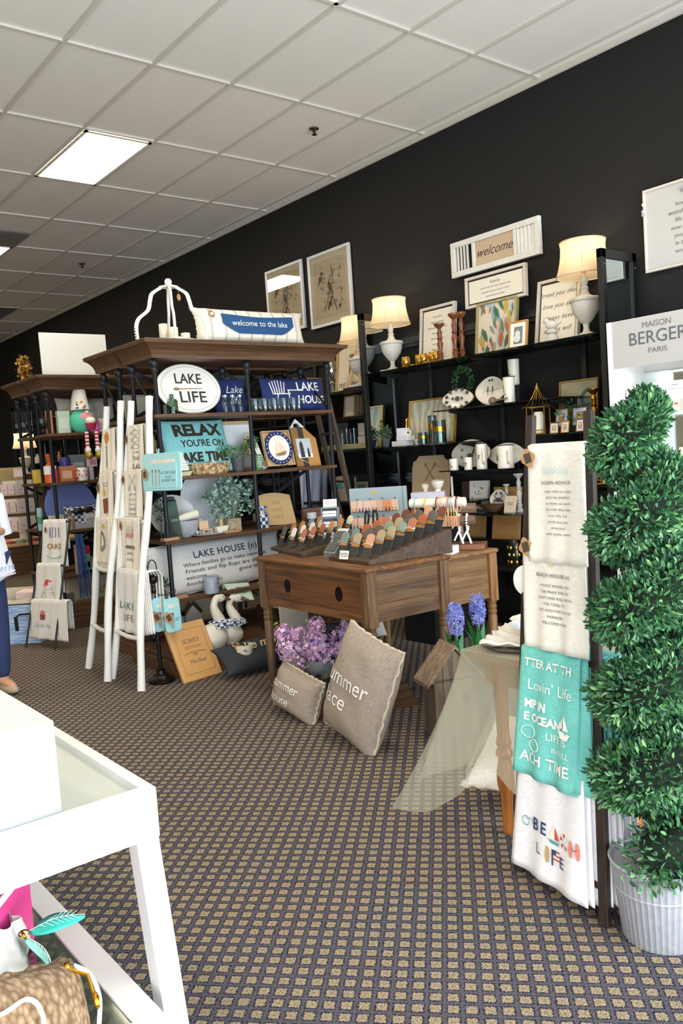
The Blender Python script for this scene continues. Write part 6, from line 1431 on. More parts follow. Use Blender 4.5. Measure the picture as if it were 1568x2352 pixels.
# ================================================================ pictures and signs on the black wall
def wb(u0, v0, u1, v1, x=WX-.02): return FB(u0, v0, u1, v1, x=x)
SILV = m('#d9d8dc', .35, .2)
def bird_print(label, u0, v0, u1, v1, seed, glare):
    pa, pb_, pc = P(u0, v1, x=WX-.03), P(u1, v1-24, x=WX-.03), P(u0, v0, x=WX-.03)
    w = abs(pa.y-pb_.y); h = pc.z-pa.z
    t = picture('bird_picture', label, 'picture', (WX-.012, (pa.y+pb_.y)/2, pa.z), -90, w, h, SILV, m('#dccba8', .8), fw=.028, fd=.03, mat_w=.055, matm=m('#e6dabd', .8), glassy=True)
    R2 = random.Random(seed); q = MB(); br = m('#6b4a35', .8)
    cx, cz = 0, h*.5
    q.mat(br).tube(curve([(-w*.16, -.0145, h*.2), (-.02, -.0145, h*.42), (.05, -.0145, h*.6), (.03, -.0145, h*.8)]), .005, 5).tube(curve([(w*.14, -.0145, h*.18), (.04, -.0145, h*.35), (-.03, -.0145, h*.55), (.1*w, -.0145, h*.7)]), .005, 5)
    for k in range(34):
        a = R2.uniform(0, 6.28); x, z = R2.uniform(-.2, .24)*w*1.1, R2.uniform(.26, .86)*h; L = R2.uniform(.022, .04); d = (cos(a), sin(a))
        q.mat([m('#8f9f7d', .8), m('#a9b7bd', .8), m('#b98c62', .8), m('#7f9a8f', .8), m('#9c7f86', .8)][k % 5]).add([(x, -.0150, z), (x+d[0]*L-d[1]*L*.35, -.0150, z+d[1]*L+d[0]*L*.35), (x+d[0]*L*2, -.0150, z+d[1]*L*2), (x+d[0]*L+d[1]*L*.35, -.0150, z+d[1]*L-d[0]*L*.35)], [(0, 3, 2, 1)])
    for bx, bz, fl in ((-.10*w/.5, h*.66, 1), (.0, h*.5, -1), (-.0*w, h*.30, 1)):
        q.mat(m('#a9552f', .8)).ball((bx, -.0155, bz), .03, 10, (.8, .04, 1.35)).mat(m('#4a3b34', .8)).ball((bx+.01*fl, -.0158, bz+.045), .018, 8, (1, .05, .9)).tube([(bx-.01*fl, -.016, bz+.01), (bx-.05*fl, -.016, bz-.07)], [.014, .004], 5)
    q.build('painted_birds', parent=t); return t
bird_print('left framed print of small birds on thin twigs', 620, 622, 702, 775, 3, 1)
bird_print('right framed print of brown birds among leafy branches', 717, 588, 812, 758, 5, 0)
# welcome shutter sign
LY = lambda u, v: P(u, v, x=WX-.03)
a, c = LY(1040, 640), LY(1243, 583); top = LY(1034, 572)
w = abs(a.y-c.y); h = .285
t = thing('welcome_sign', 'long whitewashed shutter sign reading welcome on the black wall', 'sign', (WX-.01, (a.y+c.y)/2, (a.z+c.z)/2), -90, roll=0)
WW = m('#dcd9d2', .7, bump=.4, var=.12, scale=22); f = .045
MB().box(-w/2, -.035, 0, w/2, 0, f).box(-w/2, -.035, h-f, w/2, 0, h).box(-w/2, -.035, f, -w/2+f, 0, h-f).box(w/2-f, -.035, f, w/2, 0, h-f).box(-w*.25, -.03, f, -w*.25+.03, 0, h-f).box(w*.22, -.03, f, w*.22+.03, 0, h-f).build('frame', WW, t, bevel=.003)
MB().box(-w*.25+.03, -.018, f, w*.22, -.006, h-f).build('panel', m('#c4ac92', .8), t)
q = MB()
for k in range(4): x = -w/2+f+.018+k*.035; q.box(x, -.022, f, x+.014, -.010, h-f)
q.build('left_slats', WW, t)
q = MB()
for k in range(5): x = w*.22+.036+k*.036; q.add([(x, -.022, f), (x+.032, -.006, f), (x+.032, -.006, h-f), (x, -.022, h-f), (x, -.016, f), (x+.032, 0, f), (x+.032, 0, h-f), (x, -.016, h-f)], [(0, 1, 2, 3), (7, 6, 5, 4)])
q.build('right_slats', WW, t)
txt('welcome', .15, m('#5b4b46', .7), t, x=-.005, z=h*.5, y=-.0195, width=w*.40, shear=.45)
# framed sayings leaning on the top glass shelf
def saying(label, ul, vl, ur, vr, vt, lines, size, x=WX-.16, z=ZS, tilt=-6, script=0., fm=None, cat='framed saying', title=None, h=None):
    pa, pb_ = P(ul, vl, x=x), P(ur, vr, x=x); w = abs(pa.y-pb_.y); hh = h or P(ul, vt, x=x).z-pa.z
    t = picture('framed_saying', label, cat, (x, (pa.y+pb_.y)/2, z), -90, w, hh, fm or m('#cfc6b8', .6, var=.12, scale=20), BLK2, tilt, fw=.022, fd=.035)
    MB().box(-w/2+.036, -.0205, .036, w/2-.036, -.0165, hh-.036).build('paper', m('#e6dfd0', .8), t)
    if title: txt(title, .035, GREYINK, t, x=0, z=hh*.70, y=-.0215, sp=1.2)
    n = len(lines)
    for k, l in enumerate(lines):
        txt(l, size, GREYINK, t, x=0, z=(hh*.86-(hh*.72)*(k+.5)/n) if not title else hh*.55-.035*k, y=-.0215, shear=script, sp=1.1)
    return t
saying('narrow framed list of sayings beside the white lamp', 967, 828, 1046, 806, 683, ['WE DO REAL', 'WE DO OUR BEST', 'WE DO SECOND CHANCES', 'WE DO GRACE', 'WE DO MISTAKES', 'WE DO HUGS', 'WE DO FAMILY', 'WE ARE HOME'], .017, x=WX-.10, h=.52)
t = saying('wide framed family definition under the welcome sign', 1075, 714, 1214, 688, 645, ['a group of people, such a unique masterpiece, sharing', 'unconditional love, hugs and support, one of life\'s', 'greatest blessings, shared always.'], .013, x=WX-.06, z=2.615, tilt=-2, title='family', h=.25)
saying('large framed script reading loved you then love you still', 1232, 778, 1330, 758, 640, ['loved you then', 'love you still', 'always have', 'always will'], .05, x=WX-.12, script=.5, h=.50, tilt=-9)
# floral canvas and little snapshot frame
pa, pb_ = P(1092, 812, x=WX-.16), P(1176, 795, x=WX-.16); w = abs(pa.y-pb_.y)
t = picture('floral_painting', 'colourful abstract flower painting in an olive wood frame on the top glass shelf', 'painting', (WX-.12, (pa.y+pb_.y)/2, ZS), -90, w+.04, .44, wood('#8c8055', '#b3a678', 2), m('#d9cfb9', .8), -7, fw=.018, fd=.035)
R2 = random.Random(11); q = MB()
for k in range(46):
    x, z = R2.uniform(-w/2+.03, w/2-.03), R2.uniform(.05, .40); a = R2.uniform(1.0, 2.2); L = R2.uniform(.03, .07); W_ = L*R2.uniform(.18, .4); d = (cos(a), sin(a))
    pts = [(x+d[0]*L*s-d[1]*W_*o, -.0195-.0001*k, z+d[1]*L*s+d[0]*W_*o) for s, o in ((-1, 0), (-.4, .8), (.3, 1), (1, 0), (.3, -1), (-.4, -.8))]
    q.mat(m(['#5f8466', '#88a7b0', '#c9a23a', '#bf5a3e', '#8f958f', '#3f6a4f', '#e0b9a4', '#a9c1c4'][k % 8], .8)).add(pts, [(5, 4, 3, 2, 1, 0)])
q.build('painted_flowers', parent=t)
pa, pb_ = P(1165, 797, x=WX-.26), P(1206, 788, x=WX-.26); w = abs(pa.y-pb_.y)
t = picture('snapshot_picture', 'small wood frame with a white mount and dog snapshot on the top shelf', 'picture', (WX-.24, (pa.y+pb_.y)/2, ZS), -84, .165, .22, wood('#a0713c', '#c59557', 2), m('#7b7d80', .6), -10, fw=.014, fd=.02, mat_w=.03, matm=PAPER)
MB().ball((-.005, -.0125, .12), .024, 12, (1, .06, 1.1)).ball((-.008, -.0128, .085), .03, 12, (1, .06, 1)).build('printed_dog', m('#d9d9d6', .6), t)
# ================================================================ table lamps
def lin_shade():
    mt = bpy.data.materials.new('linen_shade'); mt.use_nodes = True; n = mt.node_tree; b = n.nodes['Principled BSDF']; b.inputs['Base Color'].default_value = (*lin('#d9c9ac'), 1); b.inputs['Roughness'].default_value = .9
    tr = n.nodes.new('ShaderNodeBsdfTranslucent'); tr.inputs[0].default_value = (*lin('#efd9b8'), 1); mx = n.nodes.new('ShaderNodeMixShader'); mx.inputs[0].default_value = .5
    n.links.new(b.outputs[0], mx.inputs[1]); n.links.new(tr.outputs[0], mx.inputs[2]); n.links.new(mx.outputs[0], n.nodes['Material Output'].inputs[0]); return mt
SHADE = lin_shade(); LB = m('#c6c1b9', .7, bump=.3, var=.16, scale=16)
def lamp(label, y, x=WX-.24, sc=1., base=True, z=ZS, pw=2.3, name='table_lamp'):
    t = thing(name, label, 'lamp', (x, y, z), 15); t.scale = (sc,)*3
    MB().box(-.085, -.085, 0, .085, .085, .022).lathe([(.06, .022), (.055, .03), (.026, .045), (.019, .07), (.024, .10), (.032, .105), (.05, .125), (.082, .17), (.095, .215), (.098, .25), (.108, .255), (.11, .27), (.10, .278), (.06, .285), (.035, .30), (.024, .335), (.03, .345), (.02, .36), (.027, .385), (.026, .40), (.014, .425), (.012, .45)], n=30).build('base', LB, t, True)
    MB().cyl((0, 0, .45), (0, 0, .49), .013, n=12).build('socket', GOLD, t, True)
    hs = .43; H = .235
    prof = [(.185-.035*(k/10)**.7+.006*(k > 9), hs+H*k/10) for k in range(11)]
    prof = [(.188, hs), (.172, hs+.05), (.160, hs+.10), (.153, hs+.15), (.150, hs+.20), (.156, hs+.235)]
    o = MB().lathe(prof, n=48).build('shade', SHADE, t, True); o.data.polygons.foreach_get
    # open both ends
    me = o.data; import bmesh; bm_ = bmesh.new(); bm_.from_mesh(me); bmesh.ops.delete(bm_, geom=[f for f in bm_.faces if len(f.verts) > 4], context='FACES_ONLY'); bm_.to_mesh(me); bm_.free()
    for r_, z_ in ((.188, hs), (.156, hs+H)): MB().tube([(r_*cos(a), r_*sin(a), z_) for a in [2*pi*k/40 for k in range(40)]], .004, 6, closed=True).build('shade_trim', m('#cbb896', .9), o, True)
    q = MB()
    for k in range(8):
        a = 2*pi*k/8+.3; q.tube([(r_*1.004*cos(a), r_*1.004*sin(a), z_) for r_, z_ in prof], .0016, 4)
    q.build('seams', m('#c6b38f', .9), o)
    MB().tube([(0, .02, .46), (0, .055, .52), (0, .05, .6), (0, 0, .655)], .0025, 6).tube([(0, -.02, .46), (0, -.055, .52), (0, -.05, .6), (0, 0, .655)], .0025, 6).lathe([(.006, .655), (.009, .665), (0, .675)], n=8).build('harp', GOLD, t, True)
    MB().ball((0, 0, .53), .03, 14, (1, 1, 1.25)).build('bulb', emis('#ffe2b8', 4), t, True)
    l = bpy.data.lights.new('lamp_bulb', 'POINT'); l.energy = pw; l.color = (1, .84, .64); l.shadow_soft_size = .04
    lo = bpy.data.objects.new('lamp_bulb', l); COL.objects.link(lo); lo.parent = t; lo.location = (0, 0, .575)
    return t
pL = P(902, 842, x=WX-.24); pR = P(1352, 760, x=WX-.22)
lamp('whitewashed urn lamp with linen shade by the left mirrored upright', pL.y, sc=.96)
lamp('whitewashed urn lamp with linen shade beside the large script frame', pR.y+.02, WX-.22, sc=1.0)
# gold votives, wooden candlesticks, bird figurine
for k, (u, v, w_) in enumerate(((932, 833, 20), (957, 828, 20), (973, 826, 18), (987, 823, 22), (1002, 822, 18))):
    p = P(u, v, x=WX-.30); r = w_*depth(p)/FPX/2
    t = thing('gold_votive', 'mottled gold glass votive in the row beside the lamp', 'candle holder', (WX-.30+.03*(k % 2), p.y, ZS), group='gold votives on the top shelf')
    MB().lathe([(0, 0), (r*.5, 0), (r*.55, .012), (r*.8, .02), (r, .05), (r, .075), (r*.85, .10), (r*.8, .098), (r*.9, .06), (0, .03)], n=20).build('glass_cup', m('#c9983f', .12, .75, var=.35, scale=60), t, True)
o = solo(MB().tube(curve([(-.22, 0, .008), (-.15, .02, .006), (-.08, -.01, .012), (0, .015, .006), (.08, -.01, .012), (.15, .01, .006), (.2, 0, .01)]), .007, 8), 'gold_garland', GOLD, 'gold leaf garland tray in front of the votives', 'garland', (WX-.36, P(975, 832, x=WX-.3).y, ZS), -90, smooth=True)
SPW = wood('#5a2f1a', '#8e5634', 2, .35)
def stick(label, u, v, top_v, x, mt=SPW, z=ZS, r=.045, name='candlestick'):
    p = P(u, v, x=x); h = P(u, top_v, x=x).z-p.z
    t = thing(name, label, 'candlestick', (x, p.y, z))
    pr_ = [(0, 0), (1, 0), (1, .03), (.75, .05), (.45, .09), (.5, .13), (.62, .17), (.4, .2), (.55, .23), (.4, .26), (.36, .32), (.5, .42), (.58, .48), (.4, .54), (.35, .57), (.55, .6), (.35, .63), (.42, .72), (.5, .76), (.35, .8), (.3, .86), (.45, .89), (.9, .95), (1, .97), (1, 1), (.4, 1), (.35, .97), (0, .97)]
    MB().lathe([(a*r, b*h) for a, b in pr_], n=18).build('turned_stem', mt, t, True); return t
stick('shortest turned brown candlestick on the top glass shelf', 1012, 822, 732, WX-.32); stick('tall turned brown candlestick in the middle of three', 1046, 817, 708, WX-.28); stick('tallest turned brown candlestick on the top glass shelf', 1062, 812, 700, WX-.20)
p = P(1268, 782, x=WX-.30); t = thing('bird_figurine', 'small whitewashed bird finial ornament before the script frame', 'figurine', (WX-.30, p.y, ZS), -60)
MB().lathe([(0, 0), (.055, 0), (.055, .012), (.045, .03), (.04, .05), (.03, .06), (.045, .07), (.03, .085), (.03, .095)], n=20).ball((0, 0, .125), .036, 14, (1.3, .9, .85)).ball((-.035, 0, .155), .022, 12).tube([(.03, 0, .125), (.07, 0, .145)], [.016, .008], 8).tube([(-.05, 0, .155), (-.07, 0, .152)], [.006, .002], 6).build('bird', LB, t, True)
# ================================================================ pottery on the stepped glass shelves
MOT = m('#55504c', .5); RIMB = m('#4a2f22', .4); POT = m('#ece4d6', .2)
def motif(q, cx, cz, r, kind, y, R2):
    if kind == 'birds':
        for dx in (-.22, .22):
            q.ball((cx+dx*r, y, cz+.05*r), r*.10, 8, (.7, .05, 1.8)).ball((cx+dx*r, y, cz+.25*r), r*.07, 8, (1, .05, 1)).tube([(cx+dx*r, y, cz-.1*r), (cx+dx*r*.8, y, cz-.42*r)], [r*.03, r*.01], 4)
        q.tube(curve([(cx-.8*r, y, cz-.1*r), (cx-.4*r, y, cz+.0*r), (cx, y, cz-.04*r), (cx+.4*r, y, cz+.02*r), (cx+.8*r, y, cz+.1*r)]), r*.012, 4)
        for dx in (-.12, .14): q.ball((cx+dx*r, y, cz+.75*r), r*.1, 8, (1, .05, 1))
    elif kind == 'flowers':
        for k in range(11): a = 6.28*k/11; rr = .75 if k else 0; q.ball((cx+rr*r*cos(a), y, cz+rr*.62*r*sin(a)), r*.10, 7, (1.2, .05, .9)); q.tube([(cx+rr*r*cos(a), y, cz+rr*.62*r*sin(a)), (cx+rr*r*cos(a)*.82, y, cz+rr*.62*r*sin(a)*.7)], r*.02, 4)
        q.ball((cx, y, cz), r*.12, 8, (1.3, .05, 1)).ball((cx-.3*r, y, cz+.02*r), r*.08, 8, (1, .05, 1)).ball((cx+.3*r, y, cz), r*.08, 8, (1, .05, 1))
    elif kind == 'stag':
        q.ball((cx, y, cz-.15*r), r*.2, 8, (1.5, .05, .75)).tube([(cx+.2*r, y, cz-.1*r), (cx+.32*r, y, cz+.2*r)], r*.06, 5).ball((cx+.37*r, y, cz+.25*r), r*.07, 7, (1.4, .05, .8))
        for dx in (-.22, -.1, .12, .22): q.tube([(cx+dx*r, y, cz-.25*r), (cx+dx*r, y, cz-.62*r)], r*.025, 4)
        for s in (-1, 1): q.tube([(cx+.33*r, y, cz+.3*r), (cx+(.33+.14*s)*r, y, cz+.5*r), (cx+(.33+.1*s)*r, y, cz+.72*r)], r*.018, 4).tube([(cx+(.33+.12*s)*r, y, cz+.45*r), (cx+(.33+.24*s)*r, y, cz+.56*r)], r*.015, 4)
        for k in range(9): a = 6.28*k/9; q.ball((cx+.85*r*cos(a), y, cz+.78*r*sin(a)), r*.09, 7, (1, .05, 1.2))
    elif kind == 'crab':
        q.ball((cx, y, cz-.05*r), r*.3, 10, (1.2, .04, .75))
        for s in (-1, 1):
            for k in range(4): q.tube([(cx+s*.25*r, y, cz-.1*r), (cx+s*(.55+.05*k)*r, y, cz-(.0+.14*k)*r), (cx+s*(.5+.03*k)*r, y, cz-(.2+.14*k)*r)], r*.022, 4)
            q.tube([(cx+s*.25*r, y, cz+.1*r), (cx+s*.55*r, y, cz+.35*r), (cx+s*.3*r, y, cz+.65*r)], r*.04, 5).ball((cx+s*.28*r, y, cz+.62*r), r*.11, 8, (1, .05, 1.4))
    else:
        for k in range(9): a = R2.uniform(0, 6.28); rr = R2.uniform(.3, .85); q.ball((cx+rr*r*cos(a), y, cz+rr*r*sin(a)*.8), r*R2.uniform(.08, .15), 7, (1, .05, 1.2)).tube([(cx, y, cz-.3*r), (cx+rr*r*cos(a), y, cz+rr*r*sin(a)*.8)], r*.012, 4)
def plate_up(label, u0, v0, u1, v1, z, kind, x=WX-.22, lobes=0, tilt=-9, asp=None, cat='platter'):
    pa, pb_ = P(u0, (v0+v1)/2, x=x), P(u1, (v0+v1)/2, x=x); w = abs(pa.y-pb_.y); h = P((u0+u1)/2, v0, x=x).z-P((u0+u1)/2, v1, x=x).z
    if asp: h = w*asp
    t = thing('patterned_platter', label, cat, (x, (pa.y+pb_.y)/2, z+.012), -90, tilt)
    def out(f): return [(w/2*f*cos(a)*(1+lobes*.055*cos(4*a) if lobes else 1), h/2*f*sin(a)*(1+lobes*.055*cos(4*a) if lobes else 1)+h/2) for a in [2*pi*k/48 for k in range(48)]]
    q = MB()
    for f, y in ((1, 0), (1.0, -.014), (.93, -.016), (.72, -.006), (.001, -.005)): q.v += [(a, y, b) for a, b in out(f)]
    for r_ in range(4):
        for k in range(48): k2 = (k+1) % 48; q.f.append((r_*48+k, r_*48+k2, (r_+1)*48+k2, (r_+1)*48+k)); q.mi.append(0)
    q.f.append(tuple(range(47, -1, -1))); q.mi.append(0)
    q.build('plate', POT, t, True); MB().tube([(a, -.010, b) for a, b in out(1.0)], .0045, 6, closed=True).build('rim', RIMB, t, True)
    g = MB(); motif(g, 0, h/2, min(w, h)/2 if kind != 'flowers' else w/2, kind, -.0175, random.Random(int(u0))); g.build('painted_%s' % kind, MOT, t)
    s_ = MB()
    for sx in (-1, 1): s_.tube([(sx*w*.2, -.03, -.010), (sx*w*.2, -.035, .02)], .004, 6).tube([(sx*w*.2, -.03, -.010), (sx*w*.2, .06, -.010), (sx*w*.2, .03, .08)], .004, 6)
    s_.build('easel', GLASS, t); return t
plate_up('oval floral platter on the upper stepped shelf', 1016, 892, 1086, 936, 1.80, 'flowers', lobes=.5)
plate_up('round platter with two perched birds on the upper stepped shelf', 1091, 862, 1160, 926, 1.80, 'birds', lobes=.6)
plate_up('large oval stag platter on the second stepped shelf', 1036, 1006, 1124, 1070, 1.31, 'stag', lobes=.3)
plate_up('oval platter with botanical sprays right of the stag platter', 1122, 1012, 1204, 1064, 1.31, 'botanical', WX-.14, lobes=.5)
plate_up('small scalloped crab plate on the low shelf', 1124, 1104, 1164, 1150, .967, 'crab', lobes=.7)
def mug(label, u0, v0, u1, v1, z, x=WX-.28, handle=False, name='vase', kind='botanical', cat=None, taper=.95, rim=True):
    p = P((u0+u1)/2, v1, x=x); d = (u1-u0)*depth(p)/FPX; h = P((u0+u1)/2, v0, x=x).z-p.z; r = d/2
    t = thing(name, label, cat or name, (x, p.y, z), -90-35)
    MB().lathe([(0, 0), (r*taper, 0), (r*taper*.97, h*.3), (r*.96, h*.7), (r, h), (r*.88, h), (r*.85, h*.3), (0, .01)], n=28).build('body', POT, t, True)
    if rim: MB().tube([(r*.98*cos(a), r*.98*sin(a), h) for a in [2*pi*k/24 for k in range(24)]], .004, 6, closed=True).build('rim', RIMB, t, True)
    R2 = random.Random(int(u0)); g = MB()
    for k in range(7):
        a = -pi/2+R2.uniform(-.9, .9); z_ = h*R2.uniform(.3, .75); g.ball((r*.985*cos(a), r*.985*sin(a), z_), r*.18, 7, (1 if abs(cos(a)) < .6 else .5, .12 if abs(cos(a)) < .6 else .8, 1.2))
    g.build('painted_motif', MOT, t)
    if handle: MB().tube([(r*.9, 0, h*.2), (r*1.5, 0, h*.3), (r*1.6, 0, h*.6), (r*.95, 0, h*.8)], .01, 8).build('handle', POT, t, True)
    return t
mug('white cylinder vase with twig band on the upper stepped shelf', 1157, 864, 1184, 925, 1.80, handle=False)
mug('taller printed vase standing on a black block at the shelf end', 1168, 836, 1195, 898, 1.94, WX-.12)
solo(MB().box(-.05, -.05, 0, .05, .05, .139), 'display_block', BLK2, 'black block under the taller printed vase', 'block', (WX-.14, P(1192, 925, x=WX-.14).y, 1.801))
mug('floral pitcher with handle on the second stepped shelf', 1094, 1018, 1120, 1076, 1.31, handle=True, name='pitcher'); mug('wide white mug with horse head at the right of the second stepped shelf', 1142, 1022, 1182, 1074, 1.31, handle=True, name='mug')
mug('small printed cup at the left of the second stepped shelf', 1032, 1054, 1054, 1080, 1.31, WX-.34, name='cup', rim=False); mug('small white cup with crest beside the pitcher', 1066, 1050, 1085, 1078, 1.31, WX-.34, name='cup', rim=False)
p = P(1080, 880, x=WX-.1); leafy('boxwood_wreath', 'small green boxwood wreath hanging above the floral platter', (WX-.08, P(1063, 890, x=WX-.08).y, P(1063, 876, x=WX-.08).z), [(.0, .095*cos(2*pi*k/14), .105*sin(2*pi*k/14), .024) for k in range(14)], [m('#2f5e33', .7), m('#3f7a3f', .7)], 34, .02, .3, cat='wreath', stem=False)
p = P(1135, 925, x=WX-.33); o = solo(MB().ball((0, 0, .03), .032, 12, (1, 1, .95)).tube([(.02, 0, .03), (.09, .0, .035), (.13, 0, .04)], [.01, .006, .005], 8), 'spoon_rest', wood('#5f4b38', '#917557', 0), 'carved brown spoon with shell bowl before the bird platter', 'spoon', (WX-.35, p.y, 1.80), -80, smooth=True)
# marbled tray, canisters, little boxes, plant
pa, pb_ = P(938, 1015, x=WX-.10), P(1044, 1000, x=WX-.10); w = abs(pa.y-pb_.y)
MAR = bpy.data.materials.new('marbled'); MAR.use_nodes = True; nn_ = MAR.node_tree; wv = nn_.nodes.new('ShaderNodeTexWave'); wv.inputs['Scale'].default_value = 4; wv.inputs['Distortion'].default_value = 9; wv.inputs['Detail'].default_value = 4
cr = nn_.nodes.new('ShaderNodeValToRGB'); cr.color_ramp.elements[0].color = (*lin('#b4ad90'), 1); cr.color_ramp.elements[1].color = (*lin('#dcd6c0'), 1); tcc = nn_.nodes.new('ShaderNodeTexCoord'); nn_.links.new(tcc.outputs['Object'], wv.inputs[0]); nn_.links.new(wv.outputs[0], cr.inputs[0]); nn_.links.new(cr.outputs[0], nn_.nodes['Principled BSDF'].inputs[0])
t = picture('marbled_tray', 'gold rimmed marbled serving tray standing behind the canisters', 'tray', (WX-.09, (pa.y+pb_.y)/2, 1.535), -90, w, .40, m('#c9a049', .35, .6), MAR, -8, fw=.014, fd=.03)
MB().tube([(-w/2+.005, -.035, .13), (-w/2-.0, -.05, .15), (-w/2, -.05, .23), (-w/2+.005, -.035, .25)], .008, 8).build('handle', GOLD, t, True)
def canister(label, u0, v0, u1, v1, x):
    b, d, h = RB(u0, v0, u1, v1, x=x); r = d/2
    t = thing('glass_canister', label, 'canister', (x, b.y, 1.535)); MB().lathe([(r, 0), (r, h), (r*.95, h), (r*.95, .01), (0, .008)], n=28).build('glass_body', glass('#dfe9e6', .85), t, True)
    MB().lathe([(r*1.01, h*.5), (r*1.01, h*.72), (r*.99, h*.72)], n=28).build('gold_band', m('#b8862f', .25, .9), t, True); MB().lathe([(r*.9, .012), (r*.9, h*.45), (0, h*.45)], n=24).build('silver_fill', m('#b7bcc0', .2, .8), t, True)
canister('tall glass canister with gold and silver bands', 984, 948, 1006, 1014, WX-.22); canister('medium banded glass canister in front of the tall one', 994, 958, 1026, 1012, WX-.30); canister('short glass canister with a gold band, left of the others', 960, 990, 984, 1018, WX-.30)
p = P(887, 1022, x=WX-.30); leafy('potted_herb', 'small dark green plant in a grey cup in front of the mirror', (WX-.30, p.y, 1.535), [(0, -.02, .12, .05), (0, .03, .12, .05), (0, 0, .15, .05)], [m('#35513a', .8), m('#4d6b4a', .8)], 110, .02, .3, pot=greypot(.04, .07), z0=.06)
for k, (u, dz, w_, hh) in enumerate(((922, 0, .17, .045), (930, .046, .13, .04), (925, .087, .07, .07))):
    p = P(u, 1016, x=WX-.28); solo(MB().box(-w_/2, -.05, 0, w_/2, .05, hh), 'gift_box', m('#e6e2e8', .6), ['dotted white gift box at the bottom of the little stack left of the canisters', 'white gift box in the middle of the little stack', 'square white box with a printed motif on top of the little stack'][k], 'box', (WX-.27, p.y, 1.536+dz), -88+4*k, bevel=.002)
for k, u in enumerate((938, 945)): 
    p = P(u, 1005, x=WX-.22); t = thing('cup', ['white cup with black motif on the gift boxes', 'small white cup right of the stacked boxes'][k], 'cup', (WX-.24+.02*k, p.y-.06*k-.02, 1.623 if k == 0 else 1.536)); MB().lathe([(0, 0), (.025, 0), (.036, .05), (.032, .05), (.02, .008), (0, .006)], n=20).build('body', POT, t, True); MB().ball((-.02, -.02, .028), .011, 8, (1, 1, 1)).build('painted_motif', MOT, t)
# gold lantern, gold frames, heron picture, candlestick
def gold_lantern(label, u, v, z, x, sc=1.):
    p = P(u, v, x=x); t = thing('gold_lantern', label, 'lantern', (x, p.y, z), 20); t.scale = (sc,)*3; G = m('#b98f3c', .3, .9)
    q = MB(); a_ = .065
    for sx in (-1, 1):
        for sy in (-1, 1):
            q.bar((sx*a_, sy*a_, 0), (sx*a_, sy*a_, .20), .006, .006); q.tube(curve([(sx*.09, sy*.09, .195), (sx*.06, sy*.06, .215), (sx*.03, sy*.03, .27), (sx*.008, sy*.008, .33)]), .003, 5)
        q.tube(curve([(sx*.085, 0, .2), (sx*.045, 0, .22), (sx*.02, 0, .28), (0, 0, .33)]), .0025, 5).tube(curve([(0, sx*.085, .2), (0, sx*.045, .22), (0, sx*.02, .28), (0, 0, .33)]), .0025, 5)
    for z_ in (.006, .03, .198):
        for k in range(4): c = [(-a_, -a_), (a_, -a_), (a_, a_), (-a_, a_)]; q.bar((*c[k], z_), (*c[(k+1) % 4], z_), .006, .006)
    q.lathe([(.014, .325), (.012, .345), (.004, .36), (.005, .37), (0, .375)], n=12); q.build('cage', G, t, True)
    MB().box(-a_, -a_, 0, a_, a_, .003).build('floor_plate', G, t)
    c_ = thing('pillar_candle', 'ivory pillar candle inside the '+('upper' if z > 1.4 else 'lower')+' gold lantern', 'candle', (x, p.y, z+.004*sc)); MB().lathe([(0, 0), (.036*sc, 0), (.036*sc, .14*sc), (.03*sc, .16*sc), (0, .14*sc)], n=18).build('wax', CANDLE, c_, True)
gold_lantern('gold wire pagoda lantern behind the top of the dark ladder', 1238, 998, 1.548, WX-.26, 1.02)
gold_lantern('second gold wire pagoda lantern low between the dark ladder and the white cabinet', 1397, 1118, 1.175, WX-.30, 1.02)
TW_ = m('#d7d4e6', .5)
for k, (u, v, w_, h_, zz, xx, lb) in enumerate(((1289, 975, .115, .13, .0, .18, 'largest braided gold frame lettered T at the back'), (1330, 972, .12, .13, .0, .17, 'second large braided gold frame half behind the ladder rail'), (1272, 990, .065, .075, .0, .30, 'small rounded gold frame lettered T at the left'), (1297, 992, .068, .078, .0, .32, 'small rounded gold frame lettered T in the centre'), (1332, 990, .065, .085, .0, .30, 'small rounded gold frame lettered T at the right'))):
    p = P(u, v, x=WX-xx); y_ = p.y
    t = thing('framed_initial', lb, 'picture', (WX-xx, y_, 1.548+(.045 if k < 2 else 0)), -90+6*(k % 3-1), -8)
    q = MB(); w2 = w_/2
    for k2 in range(40):
        s = k2/40*4; e = int(s); f_ = (s-e)*2-1; x_, z_ = ((f_, -1), (1, f_), (-f_, 1), (-1, -f_))[e]; q.ball((x_*w2, 0, h_/2+z_*h_/2), .0075 if k < 2 else .0055, 6)
    q.build('braided_frame', m('#c49a3a', .3, .9), t, True); MB().box(-w2, -.002, 0, w2, .004, h_).build('mount', TW_, t); MB().box(-w2*.45, -.004, h_*.25, w2*.45, -.002, h_*.75).build('gold_square', m('#b39150', .5), t); txt('T', h_*.4, WHITE, t, z=h_*.5, y=-.0045)
solo(MB().box(-.16, -.05, 0, .16, .05, .043), 'riser', BLK2, 'black riser below the two large gold frames', 'block', (WX-.17, P(1310, 975, x=WX-.17).y, 1.549), -90)
pa, pb_ = P(1283, 950, x=WX-.07), P(1372, 940, x=WX-.07); w = abs(pa.y-pb_.y)
t = picture('heron_picture', 'framed blue heron picture behind the gold frames', 'picture', (WX-.06, (pa.y+pb_.y)/2, 1.60), -90, w, .33, m('#a9884a', .4, .6), m('#b3ab8c', .8), -5, fw=.012)
MB().mat(m('#5c7480', .8)).prism([(-.02, .04), (.06, .07), (.13, .12), (.10, .16), (.03, .14), (-.06, .06)], -.0125, -.011).tube(curve([(.05, -.013, .14), (.03, -.013, .2), (.08, -.013, .25), (.12, -.013, .23)]), .012, 6).build('painted_heron', parent=t)
MB().box(-w/2, -.05, -.052, w/2, .02, -.001).build('ledge', BLK2, t)
